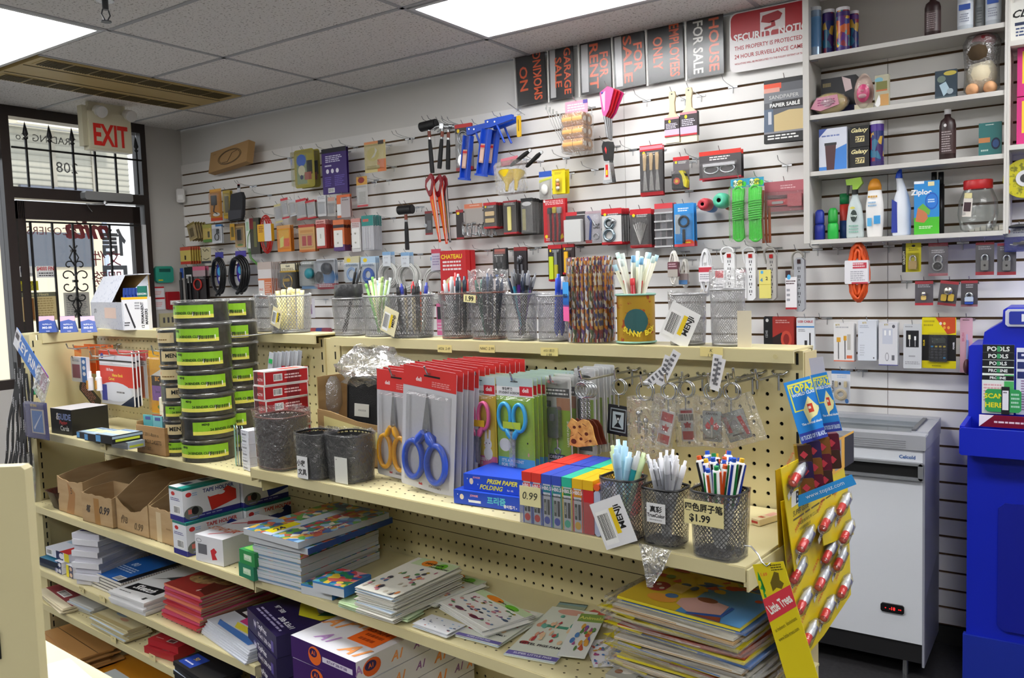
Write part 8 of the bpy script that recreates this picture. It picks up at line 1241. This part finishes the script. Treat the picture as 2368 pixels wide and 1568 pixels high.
BX('stapler_box','white carton with red stapler pictures beside the green cartons','box',Z2L,(454,1295),(518,1311),1236,.2,'dcdce0','e .14 .2 .1 .08 8a8a90;e .14 .2 .08 .06 dcdce0;r .1 .32 .42 .7 6a6a70;p c82c34 .55 .5 .68 .38 .78 .5 .7 .62 .78 .8 .6 .85',top='p c84048 .1 .45 .9 .1 .9 .14 .1 .5;p a83038 .3 .3 .8 .05 .9 .15 .5 .4;I .35 .7 .12 c86a30 STAPLER;p c84048 .3 .9 .95 .6 .95 .63 .3 .94')
for i in range(2):m,w,rz,h=base_on(Z2R,(553,1331),(588,1345),1290);t=thing('pencil_box',['lower','upper'][i]+' green carton lettered MENJi at left of the crayon books','box',GTR(m.x+.006*i,m.y,Z2R+i*.0335,rz));b=B();b.box(-w/2,0,0,w/2,.18,.033,mat('1e7a58' if not i else '2a8a48'));Face(b,w,.033,z0=.033).do('r .3 .25 .8 .7 b8d8b0;T .55 .45 .3 e8f0e0 MENJi');Face(b,w,.18,z0=.18,M=TOPM(.033)).do('r .1 .75 .9 .95 7ab850;T .5 .85 .06 1a2a10 MENJi');part(b,'carton',t)
# crayon sets
PIC=mat('4a7ab0',.35,cells=('4a7ab0 5a9a4a 3a5a9a c8a040 8ab0d0 b85a48 4a8a6a d8d0c0',(60,60,60)));PIC2=mat('4a8a60',.35,cells=('3a7a4a 2a5aa0 c83a48 d8b838 4aa0b0 e89aa0 2a8a5a',(70,70,70)));PAL.update(P1=PIC,P2=PIC2)
m,w,rz,h=base_on(Z2R,(590,1340),(697,1369),1252);nB=10;hb=h/nB;CW='e .1 .1 0 0 white;'
ordn=['bottom','second','third','fourth','fifth','sixth','seventh','eighth','ninth','tenth']
for i in range(nB):
 t=thing('crayon_set',f'{ordn[i]} flat crayon set counted from the bottom of the large stack','crayon set',GTR(m.x+.002*(i%2),m.y,Z2R+i*hb,rz+.01*(i%3)));b=B();pic=i>=8;b.box(-w/2,0,0,w/2,.25,hb*.94,mat('c8ccd0',.35));b.box(-w/2,-.0006,hb*.55,w/2,.0,hb*.94,mat(['7a98b8','d4d8dc','b8c8d0'][i%3],.25));b.box(w/2,.0,0,w/2+.0005,.25,hb*.94,PIC2 if pic else mat('b4b8be',.4));b.box(-w/2,0,hb*.94,w/2,.25,hb*.95,PIC2);part(b,'box',t)
m0=m
for i in range(2):
 t=thing('crayon_set',['tilted crayon set second from top lying askew','topmost tilted Plastic Crayons set with 24 in yellow'][i],'crayon set',GTR(m.x+.014+.01*(1-i),m.y-.02+.012*(1-i),Z2R+h+.0165*i+.001,rz-.06*i,0,.0));b=B();b.box(-w*.66,0,0,w*.6,.27,.014,mat('c4c8cc',.35));b.box(-w*.66,0,.014,w*.6,.27,.0144,PIC);b.box(w*.6,0,0,w*.6+.0004,.27,.014,mat('2a4a90') if not i else mat('aeb4bc'))
 if i:Face(b,.27,w*1.1,x0=0,z0=0,M=Matrix.Translation((w*.6,0,.0146))@Matrix.Rotation(pi/2,4,'Z')@Matrix.Rotation(-pi/2,4,'X')).do('r 0 -.75 .8 -.55 b8c4d4;I .4 -.14 .1 a83a5a Plastic Crayons;r .05 -.8 .35 -.62 e8d820;T .16 -.7 .12 2a2a50 24;x .3 -.5 .9 -.35 b8404a 1')
 part(b,'box',t)
for i,(p0,p1,z_) in enumerate((((697,1372),(768,1389),0),((724,1366),(796,1383),.024))):BX('small_crayon_set',['lower','upper'][i]+' small blue and red crayon set before the sticker piles','crayon set',Z2R+z_,p0,p1,0,.085,'c8ccd0','r 0 0 1 .2 3a80c0','r 0 0 1 1 3a7ac8','r 0 0 1 1 *P2;p c85a50 .2 .7 .7 .5 .9 .62 .4 .85;e .7 .8 .1 .08 e0c850',h=.0225)
# sticker sheets
def sheets(lab,nm,Z,P,base,spec,n=1,dz=.0012,jit=.004,cat='sticker sheet',th=.0009,back=None,lift=0,sd=1,fan=0):
 A,Bp,Cc,Dd=(GZ(*p,Z+lift+n*dz) for p in P);rr=random.Random(sd);X=(Bp-A);w=X.length;rz=math.atan2(X.y,X.x);Yv=(Dd-A);d_=abs(-Yv.x*sin(rz)+Yv.y*cos(rz));sk=(Yv.x*cos(rz)+Yv.y*sin(rz))/d_
 for i in range(n):
  top=i==n-1;b=B();j=0 if top else jit;b.M=Matrix(((1,sk*.0,0,0),(0,1,0,0),(0,0,1,0),(0,0,0,1)));b.box(0,0,0,w,d_,th,pm(base));
  if top:Face(b,w,d_,x0=0,z0=d_,M=TOPM(th)).do(spec)
  elif i%2:Face(b,w,d_,x0=0,z0=d_,M=TOPM(th)).do('r 0 .92 1 1 b8c8d8')
  solo(b,nm,lab if top else f'{back or nm.replace("_"," ")} lying under the top one of its pile',cat,GTR(A.x+rr.uniform(-j,j)-fan*(n-1-i),A.y+rr.uniform(-j,j)-fan*.6*(n-1-i),Z+lift+i*dz+.0002,rz+(0 if top else rr.uniform(-.06,.06))-math.atan(sk)*.25),(back+' pile') if back and n>1 and not top else None)
PK=['c87a8a','7a5a8a','b8a040','4a5a7a','d89a9a','6a8ab0','a84a6a','c8c0b0','3a3a4a','5a8a5a','d88a50']
def items(sd,n,u0,v0,u1,v1,s=.04,pal=PK):
 rr=random.Random(sd);o=[]
 for i in range(n):u=rr.uniform(u0,u1);v=rr.uniform(v0,v1);a=s*rr.uniform(.5,1.3);q=s*rr.uniform(.5,1.1);c_=rr.choice(pal);o.append(f'e {u:.2f} {v:.2f} {a:.3f} {q:.3f} {c_}' if i%3 else f'p {c_} {u-a:.2f} {v+q:.2f} {u:.2f} {v-q:.2f} {u+a:.2f} {v+q*.4:.2f} {u+a*.2:.2f} {v+q*1.2:.2f}')
 return ';'.join(o)
GS_='r 0 0 1 .2 c8dcb0;e .35 .1 .16 .09 f08a28;e .7 .12 .12 .08 6ac030;T .5 .1 .06 1a1a1a stickers;T .72 .17 .05 1a1a1a nowshow;'
sheets('top sheet of the tall sticker pile with green and orange heading','sticker_sheet',Z2R,((822,1357),(905,1384),(1042,1300),(950,1282)),'e4e2d8',GS_+items(1,40,.06,.28,.94,.95),26,.0022,.006,back='white sticker sheets of the tall pile',th=.0016)
sheets('pale green sticker sheet with green and orange logo, leftmost at the shelf front','sticker_sheet',Z2R,((783,1389),(850,1408),(928,1380),(860,1355)),'c4dcb0','e .3 .55 .16 .2 6ac030;e .6 .6 .2 .24 f08a28;T .45 .5 .14 1a1a1a nowshow;T .6 .72 .14 1a1a1a stickers',8,.002,.004,back='pale green sticker sheets leftmost',th=.0014)
sheets('pale green sticker sheet with orange logo, nearest the shelf lip','sticker_sheet',Z2R,((858,1410),(938,1434),(972,1418),(886,1388)),'c8dcb8','e .4 .35 .18 .25 6ac030;e .65 .55 .2 .3 f08a28;T .45 .4 .16 1a1a1a stickers;T .6 .65 .16 1a1a1a nowshow',5,.002,.003,back='pale green sticker sheets nearest the lip',th=.0014)
sheets('white sticker sheet with rows of figures in the middle pile','sticker_sheet',Z2R,((925,1363),(1008,1393),(1157,1348),(1040,1318)),'e6e6e0',GS_+items(2,60,.05,.26,.95,.95,.035),8,.0018,.008,back='figure sticker sheets of the middle pile',th=.0012)
sheets('white sticker sheet with dark haired figures in the right pile','sticker_sheet',Z2R,((1018,1392),(1128,1456),(1234,1372),(1115,1362)),'e8e8e4',GS_+items(3,60,.05,.26,.95,.95,.035)+';e .3 .88 .08 .05 5a2a4a;e .62 .9 .08 .05 6a2440',10,.0018,.008,back='figure sticker sheets of the right pile',th=.0012)
sheets('white sheets edge on with small blue drawings at the shelf front','sticker_sheet',Z2R,((955,1440),(1035,1466),(1080,1442),(1000,1420)),'e4e6ea',items(4,16,.05,.1,.95,.9,.04,['3a4a6a','c84a4a','8ab0d8']),5,.0022,.004,back='white edge on sheets',th=.0014)
PG='r 0 .93 1 1 6a62a8;T .5 .96 .03 e0e0f0 SUPER LITTLE PIGS;e .5 .08 .3 .06 e0a898;e .82 .08 .1 .05 e8e4dc;r .1 .38 .7 .43 4a9a80;e .15 .77 .1 .03 a83038;T .55 .78 .04 3a3a40 LITTEL PIGS FAMILY;'+items(5,30,.1,.16,.9,.7,.05,['e0b898','d89a80','e8c8a0','b83a40','6ab0a0'])
sheets('pig sticker sheet with lilac edge half under the figure sheets','sticker_sheet',Z2R,((1052,1466),(1150,1494),(1230,1410),(1140,1392)),'dde0d4',PG,4,.0014,.004,back='pig sticker sheets left',sd=3);sheets('pig sticker sheet with lilac edge lying flat by itself','sticker_sheet',Z2R,((1168,1510),(1285,1532),(1332,1415),(1262,1399)),'dde2d6',PG,3,.0014,.003,back='pig sticker sheets right',sd=4)
sheets('narrow animal sticker sheet with green top overlapping the pig sheet','sticker_sheet',Z2R,((1289,1514),(1352,1522),(1386,1428),(1324,1416)),'e0e2e0','r 0 0 1 .2 8aa850;T .5 .1 .08 e0e070 Animals;'+items(6,24,.12,.26,.88,.94,.07,['c85a40','6a5ab8','4a80c0','d8a040','a84a8a','5a8a4a']),3,.0014,.003,back='narrow animal sticker sheets',lift=.006);sheets('small animal sticker sheet turned crosswise beside the puzzles','sticker_sheet',Z2R,((1375,1541),(1452,1536),(1412,1475),(1362,1480)),'e4e4ea',items(7,34,.06,.08,.94,.94,.05,['c85a40','6a5ab8','4a80c0','d8a040','a84a8a','5a8a4a']),3,.0014,.004,back='small crosswise sticker sheets')
sheets('teal edged booklet at the back behind the pig sheets','booklet',Z2R,((1285,1403),(1350,1412),(1370,1402),(1292,1391)),'9aa890','r 0 0 1 .15 1c3a3c;r 0 .2 1 .5 7aa0a8',cat='booklet');sheets('red tag shaped card at the back left of the puzzles','card',Z2R,((1358,1415),(1405,1440),(1412,1430),(1372,1408)),'d05a50','e .6 .4 .1 .1 e8d0c8',cat='card')
# bagged puzzles
CB=mat('d8b040',.35,cells=('e0c030 c84a30 4a90d0 d89a40 8a3a28 e8d8b0 5aa050',(26,26,26)));PAL['CB']=CB
A=GZ(1425,1500,Z2R);C_=GZ(1700,1568,Z2R);rz=-.06;rr=random.Random(12);nP=22;topz=.13;hp=topz/nP
pa=GZ(1462,1425,Z2R+topz-.03);ql,qr=GZ(1432,1385,Z2R+topz),GZ(1722,1462,Z2R+topz);W=(qr-ql).length/2;Dp=.085;mx=(ql.x+qr.x)/2;my=(ql.y+qr.y)/2+Dp;rz=math.atan2(qr.y-ql.y,qr.x-ql.x)
COLS=['d8c820','b8b4a8','c8a878','d8d4c8','4a70b0','e0d040','b8502c','c0beb4']
for i in range(nP):
 ox,oy=rr.uniform(-.012,.012),rr.uniform(-.012,.012);t=thing('puzzle_pack','bagged picture puzzle in the tall slipping pile' if i<nP-1 else 'topmost picture puzzle with dotted mushroom and open book','puzzle',GTR(mx+ox,my+oy,Z2R+i*hp,rz+rr.uniform(-.06,.06)),'bagged picture puzzles in the pile' if i<nP-1 else None);b=B();c_=COLS[i%8];b.box(-W,-Dp,.0006,W,Dp,hp*.8,mat(c_,.4));b.box(-W-.0004,-Dp-.0004,hp*.3,W*rr.uniform(-.2,.9),Dp,hp*.55,mat(COLS[(i*3+1)%8],.4));part(b,'picture_board',t)
 if i%4==2:b=B();b.add([(-W-.03,-Dp,.003),(-W+.05,-Dp-.01,.001),(-W+.04,-Dp+.09,.003)],[(0,1,2)],mat('e0d020',.4));part(b,'folded_corner',t)
 b=B();b.add([(x*(W+.014+.006*sin(k+i)),y*(Dp+.014+.006*cos(k*2+i)),z) for z in (0,hp*.9) for k,(x,y) in enumerate(((-1,-1),(-.3,-1.03),(.4,-1),(1,-1),(1.03,0),(1,1),(0,1),(-1,1),(-1.03,0)))],[(k,(k+1)%9,(k+1)%9+9,k+9) for k in range(9)],film(.3,.5,40));part(b,'bag',t)
 if i==nP-1:
  b=B();Face(b,2*W,2*Dp,z0=Dp,M=TOPM(hp*.92+.0004)).do('r 0 0 1 1 d8b830;r .5 .15 1 1 5a98d0;'+items(11,26,.05,.02,.95,.4,.06,['c85030','d8b030','7aa040','b04028','4a6a9a'])+';e .16 .55 .09 .13 a8283a;e .14 .5 .02 .03 f0e0e0;e .2 .58 .02 .03 f0e0e0;e .12 .62 .02 .03 f0e0e0;r .24 .38 .38 .6 e8c878;e .3 .8 .12 .1 e8a040;e .34 .7 .05 .06 4a70a0;p d8a8a0 .42 .7 .55 .55 .78 .62 .8 .85 .58 .96 .44 .84;p 2a5ab0 .8 .62 .83 .64 .82 .9 .58 1 .58 .96 .8 .86;e .6 .6 .08 .06 8a4a28;p 9a4a30 .6 1 .82 .9 .85 1');part(b,'printed_picture',t)
BX('bagged_toy_pack','yellow and white bagged pack standing at the left side of the puzzle pile','pack',Z2R,(1420,1520),(1444,1528),1445,.02,'b8ac78','r .1 .1 .9 .4 d8c830;e .5 .65 .3 .12 3a3a4a;r .1 .8 .9 .95 c8a060');BX('bagged_toy_pack','small bagged card with white puppy print before the puzzle pile','pack',Z2R,(1400,1572),(1460,1590),1560,.05,'a8a8a0','',top='e .5 .4 .3 .25 e8e4dc;e .3 .6 .14 .15 8a5a3a',h=.01)
# reams
def ream(lab,nm,a,rz,W,d_,hgt,i,Z,base,spec,side,top,grp):
 t=thing(nm,lab,'paper ream',GTR(a[0],a[1],Z+i*hgt,rz+.008*(i%3-1)),grp);b=B();b.box(0,0,0,W,d_,hgt*.97,pm(base));Face(b,W,hgt*.97,x0=0,z0=hgt*.97).do(spec)
 if side:Face(b,d_,hgt*.97,x0=0,z0=hgt*.97,M=Matrix.Translation((W,0,0))@Matrix.Rotation(pi/2,4,'Z')).do(side)
 if top:Face(b,W,d_,x0=0,z0=d_,M=TOPM(hgt*.97)).do(top)
 part(b,'wrapper',t)
a=GZ(570,1403,ZB+6*.052);
for i in range(6):ream(f'dark purple TopPrint paper ream, {ordn[i]} from the floor side of its stack','paper_ream',(a.x+.002*(i%2),a.y),-.30,.215,.28,.052,i,ZB,'221648','e .28 .42 .05 .28 3a3070;T .28 .42 .3 e0dce8 W;L .36 .36 .36 e8e4f0 TopPrint;L .38 .74 .22 e0dce8 8.5x11  20lb  500;r .82 .4 .9 .9 5a4a9a','','r 0 0 1 1 221648;p b8c0c8 .2 .5 .5 .05 .95 .02 .9 .4 .6 .6;p e0d830 .0 .45 .15 .3 .4 .5 .7 .55 .95 .35 .9 .6 .6 .7 .3 .6;p 2a6ab0 .1 .3 .4 .05 .3 .4 .15 .4;p 1a6a50 .7 .5 .95 .3 .95 .4 .75 .58;T .3 .78 .05 e8e8f0 97* 500;T .72 .84 .05 e8e8f0 20lb 8.5x11;x .1 .88 .9 .96 a8a0c8 2;T .6 .15 .05 3a4050 Multipurpose;T .6 .24 .05 3a4050 PAPEL' if i==5 else '', None)
a=GZ(672,1467,ZB+7*.049);c=GZ(824,1530,ZB+7*.049);v=c-a;rzA=math.atan2(v.y,v.x);WA=v.length
A1=';'.join(f'I {u} {v_} .{h_} {c_} A1' for u,v_,h_,c_ in ((.12,.2,'10','b088c0'),(.4,.1,'14','f0a060'),(.75,.12,'09','a880b8'),(.22,.42,'13','f0a058'),(.55,.38,'08','a880b8'),(.8,.4,'13','f0a060'),(.15,.7,'12','f0a058'),(.42,.62,'10','f0a860'),(.35,.88,'10','b088c0'),(.8,.9,'12','f0a060')))
for i in range(7):ream(f'white and purple A1 paper ream, {ordn[i]} from the floor side of its stack','paper_ream',(a.x+.0015*(i%3),a.y),rzA,WA,.34,.049,i,ZB,'dcdce2','r 0 0 1 1 3c1860;e .38 .5 .1 .42 e86a20;e .36 .38 .06 .2 2a1450;T .36 .38 .2 e86a20 A1;r .5 .38 .95 .62 dcd4e4;T .72 .5 .13 4a2a70 8.5"x14" 20lb 97 500','e .12 .5 .07 .4 e05a18;e .11 .42 .045 .22 2a1450;T .11 .42 .2 e86a20 A1;T .02 .4 .4 a880b8 A;I .32 .5 .42 f0a060 A1;I .5 .45 .36 8a5a98 A1;I .68 .5 .5 f09850 A1;I .85 .5 .36 8a5a98 A1;I .95 .6 .4 f09850 A',(A1+';r .52 .58 .9 .82 f06a20;T .7 .64 .05 a83a10 8.5"x14";x .6 .68 .85 .8 a83a10 2;e .9 .48 .07 .04 3a9a48;e .9 .48 .055 .03 e8f0e8;x .1 .35 .5 .4 8a7098 1') if i==6 else '', None)
sheets('dark plastic wrapped stack low behind the A1 paper reams','folder_stack',ZB,((1000,1640),(1200,1700),(1300,1600),(1100,1560)),'2a2a2c','',1,cat='folder',th=.2)
# left lower shelves
BX('index_card_box','dark blue flat case lying at the far left below the basket shelf','case',Z3,(90,1306),(133,1322),1292,.10,'12284a','r 0 0 1 .3 1a6080',top='r 0 0 1 1 1c5a78');BX('index_card_box','teal topped flat case on the dark blue one','case',Z3+.017,(92,1300),(133,1314),1278,.09,'0c1c38','',top='r 0 0 1 1 1a6a8a;x .2 .2 .8 .5 8ab0c0 2',h=.017)
for i in range(4):
 m=GZ(136+(i%2)*26,1326+(i%2)*10,Z3);b=B();b.box(-.023,0,0,.023,.09,.019,mat('dcdce4'));Face(b,.046,.019,z0=.019).do('r .3 0 1 1 1c2858;e .75 .5 .14 .35 e8e8f0;T .45 .5 .5 e8e8f0 AX;r .0 .1 .2 .9 8a8ac0' if i%2==0 else 'r 0 0 1 1 1c2858;r 0 0 .4 1 e0d020;e .7 .5 .2 .35 d8b8a0');solo(b,'clip_box',f'{["lower left", "lower right", "upper left", "upper right"][i]} navy and yellow small box beside the note pads','box',GTR(m.x,m.y,Z3+(i//2)*.0195,.0))
BX('index_card_box','white and navy box with red corner lying on the small navy boxes','box',Z3+.04,(107,1282),(160,1302),0,.12,'dcdce4','r .45 0 .75 1 1c2450;e .68 .5 .1 .35 e0e0e8;r .8 0 1 1 d8c820;b .03 .15 .3 .85',top='r 0 0 1 1 d8dce8;r .6 .6 1 1 c83030;r .1 .3 .9 .5 a8c8e0',h=.026)
m,w,rz,h=base_on(Z3,(185,1348),(215,1358),1232)
for i in range(9):
 k=h/9;b=B();W=.052;b.box(-W,0,0,W,.21,k*.96,mat('d8d8de' if i%2 else 'c8c8d2'));b.box(W,0,k*.1,W+.0004,.21,k*.86,mat('aeb0ba'))
 if i==8:Face(b,2*W,.21,z0=.21,M=TOPM(k*.96)).do('r .08 .74 .5 .9 1c2870;T .28 .82 .06 e8e8f0 MEMO;x .5 .3 .9 .5 5a6090 2;x .1 .1 .5 .2 8a90a8 1')
 solo(b,'note_pad',f'{ordn[i]} white note pad counted from the bottom of the pad pile' if i<8 else 'topmost white note pad with navy label','note pad',GTR(m.x+.012+.004*sin(i*2),m.y+.005*cos(i*3),Z3+i*k,rz+.25+.05*sin(i*5)))
m,w,rz,h=base_on(Z3,(200,1355),(279,1378),1325)
for i in range(5):
 k=h/5;b=B();W=w/2;b.box(-W,0,0,W,.27,k*.9,mat('d8d4cc'));b.box(-W,0,k*.9,W,.27,k*.95,mat('16161a' if i<4 else '1c62b8'))
 for q in range(34):b.loop(0,0,0,0,0,0,METAL) if 0 else b.tube([(W-.003,.006+q*.0078,0),(W+.004,.006+q*.0078,k*.5),(W-.003,.006+q*.0078,k)],.0008,mat('2a2220',.4),4)
 if i==4:Face(b,2*W,.27,z0=.27,M=TOPM(k*.95)).do('r .84 0 1 1 101014;T .3 .6 .09 c8dcf0 80;x .1 .68 .7 .8 c8dcf0 3;b .6 .88 .85 .98;p 0c1a40 .2 .05 .8 .05 .6 .2');[b.tube([(-W+.002,.006+q*.0078,k),(-W-.003,.006+q*.0078,k*1.3),(-W-.003,.006+q*.0078,k*.5)],.0008,mat('c8a088',.3,.6),4) for q in range(34)]
 solo(b,'spiral_notebook','top blue spiral notebook with white 80' if i==4 else f'{ordn[i]} spiral notebook from the bottom below the blue one','notebook',GTR(m.x+.003*i,m.y+.002*i,Z3+i*k,rz-.12))
m,w,rz,h=base_on(Z3,(270,1392),(352,1418),1362)
for i in range(6):
 k=h/6;b=B();W=w*.54;b.box(-W,0,0,W,.27,k*.92,mat('dcdcdc'))
 if i==5:Face(b,2*W,.27,z0=.27,M=TOPM(k*.92)).do('p 16161a .1 .7 .85 .66 .85 .82 .1 .86;I .46 .76 .1 f0f0f0 Sketch;p 3a3a3c .3 .45 .5 .32 .7 .4 .55 .48;p 5a5a5a .1 .55 .4 .42 .35 .46;p 2a2a2a .6 .6 .8 .5 .9 .6 .7 .66;x .1 .9 .5 .93 8a8a8a 1;r .8 .9 .86 .95 2a2a2a')
 solo(b,'sketch_pad','topmost white Sketch pad with ink drawing' if i==5 else f'{ordn[i]} white sketch pad from the bottom of its pile','sketch pad',GTR(m.x+.004*(i%2),m.y-.018-.003*(i%3),Z3+i*k,rz-.06+.02*(i%2)))
m,w,rz,h=base_on(Z3,(382,1428),(470,1458),1352)
FURM=mat('b89860',.8,noise=('7a5030',(50,50,50),.35,.65));PAL['FU']=FURM
for i in range(12):
 k=h/12;b=B();W=w*.54;b.box(-W,0,0,W,.27,k*.8,mat(['c85a7a','d87a5a','c0486a','b8303a'][(i*7)%4]));b.box(-W,.0006,k*.1,W+.0004,.27,k*.6,mat('9a8468'))
 if i==11:Face(b,2*W,.27,z0=.27,M=TOPM(k*.8)).do('r 0 0 1 1 9a2c28;p 5a1c14 .5 .3 1 .3 1 .95 .7 .9;e .36 .72 .28 .09 *FU;e .7 .62 .24 .08 *FU;e .26 .71 .02 .01 16100c;e .36 .7 .02 .01 16100c;T .55 .46 .08 e0c8b0 ANIMALS;T .6 .53 .045 c8a890 COLOURING BOOK;T .72 .91 .06 e8c8b8 4')
 solo(b,'colouring_book','topmost dark red ANIMALS colouring book with lion cubs' if i==11 else f'pink and orange edged colouring book under the ANIMALS cover','book',GTR(m.x+.003*sin(i*2),m.y+.004*cos(i*3)-.012*(i<3),Z3+i*k,rz-.08+.03*sin(i*4)), None if i==11 else 'colouring books under the top one')
m,w,rz,h=base_on(Z3,(460,1466),(572,1536),1440)
for i in range(7):
 k=h/7;b=B();W=w*.5;b.box(-W,0,0,W,.25,k*.85,mat('c8ccd4'))
 if i==6:Face(b,2*W,.25,z0=.25,M=TOPM(k*.85)).do('r 0 0 1 .6 6a8a40;r 0 .5 .3 .7 2a2a2c;r .1 .55 .28 .66 e8e8e8;p c83a78 .25 .6 .7 .56 .65 .76 .3 .78;p e0d040 .3 .8 .9 .76 .9 .84 .4 .88;p 5a8ac0 .6 .6 .97 .58 .97 .8 .7 .82;p 4a7ac0 .1 .9 .9 .88 .9 .97 .2 .97')
 solo(b,'activity_book','topmost green and pink activity magazine left of the purple reams' if i==6 else 'white edged magazine below the green and pink one','magazine',GTR(m.x+.003*sin(i*3),m.y+.003*i,Z3+i*k,rz-.05+.02*sin(i)), None if i==6 else 'magazines below the green and pink one')
sheets('dark red and cream file folder at left on the fourth shelf','file_folder',Z4,((86,1364),(138,1410),(222,1382),(150,1345)),'cfc4a8','r 0 .0 1 .7 8a3a40;b .3 .3 .6 .6',6,.0035,.003,cat='folder',back='cream file folders',th=.003)
sheets('clear bagged white envelopes beside the dark red folder','envelope_pack',Z4,((160,1385),(205,1412),(290,1395),(210,1362)),'b8b8b2','r .1 .1 .9 .5 c8c8c4',7,.0045,.008,cat='envelope',back='bagged pale envelopes',th=.004,sd=5);sheets('cream picture envelope pack before the sketch pads','envelope_pack',Z4,((212,1420),(285,1462),(350,1440),(262,1400)),'c0b690','e .4 .3 .14 .1 8a9ab0;e .6 .5 .1 .1 b88a70;r 0 .8 1 1 b0a070',8,.0045,.007,cat='envelope',back='bluish grey envelope packs',th=.004,sd=8)
for i,(P,lf) in enumerate(((((334,1508),(390,1536),(440,1508),(372,1480)),0),(((343,1490),(398,1518),(448,1488),(378,1462)),.02))):sheets(['lower','upper'][i]+' small red bound notebook on the fourth shelf','notebook',Z4,P,'a8202a','x .1 .7 .4 .8 e0a0a0 1;r .5 .6 .75 .85 b8b0a8;r .54 .63 .71 .82 5a2a2c',cat='notebook',th=.018,lift=lf)
sheets('black notebook with blue band and gold 50','notebook',Z4,((400,1528),(470,1585),(560,1540),(470,1495)),'101014','r .05 .3 .4 .9 1c3a90;T .22 .5 .16 c8a850 50;x .1 .7 .38 .8 c8c8d8 1',4,.012,.005,cat='notebook',back='black notebooks',th=.011)
KE='a87c48'
sheets('brown kraft envelope bundle with black lines at the lower left','kraft_envelopes',Z5,((100,1460),(165,1530),(280,1500),(180,1430)),KE,'p 3a2410 0 .6 1 .5 1 .52 0 .62',12,.006,.014,cat='envelope',back='brown kraft envelope packs',th=.005,sd=2);sheets('large mustard KRAFT ENVELOPES pack on the lowest shelf','kraft_envelopes',Z5,((200,1545),(300,1700),(470,1600),(300,1480)),'b87818','p b8c0c0 .15 .65 .75 .62 .6 .95 .15 .95;T .42 .72 .07 4a3c10 KRAFT;T .42 .82 .07 b0a030 ENVELOPES;p b82c28 .5 .95 .9 .92 .9 1 .5 1',3,.008,.004,cat='envelope',back='mustard envelope packs',th=.007)
# bags and a display rack seen past the left end of the run
for i,(x0,y0,c_,lab) in enumerate(((72,1440,'4a4ad0','blue folded fabric bundle'),(78,1300,'1a1a1e','black tray pile'),(75,1240,'d0d4dc','pale grey cup stack'))):q=GT(x0,y0,-2.2);b=B();b.lathe([(.001,0),(.07,.01),(.075,.06),(.06,.1),(.001,.105)],mat(c_,.6,bump=((40,40,40),1)),16,sq=3);solo(b,'merchandise_bundle',lab+' seen past the left end of the shelves','bundle',GTR(-2.05,-2.3,q.z-.12))
for px,py,tf,tx,lab in ((238,1032,-2.615,'1.99','cream note on the lip below the stationery cases'),(188,1362,-2.65,'SKETCH|1.99','cream note on the lip left of the blue spiral notebook'),(236,1384,-2.65,'1.79','cream note on the lip below the blue spiral notebook'),(262,1478,-2.655,'1.99','cream note hanging off the fourth shelf lip'),(352,1520,-2.655,'1.49','cream note on the fourth shelf lip below the red notebooks')):
 q=GT(px,py,tf);b=B();b.box(-.016,0,-.01,.016,.0004,.008,mat('e0d29a'));[b.text(l,0,.002-.008*i,.005,mat('2a2a24'),-.0005,shear=.2,wmax=.028) for i,l in enumerate(tx.split('|'))];solo(b,'price_note',lab,'price note',GTR(q.x,tf,q.z))
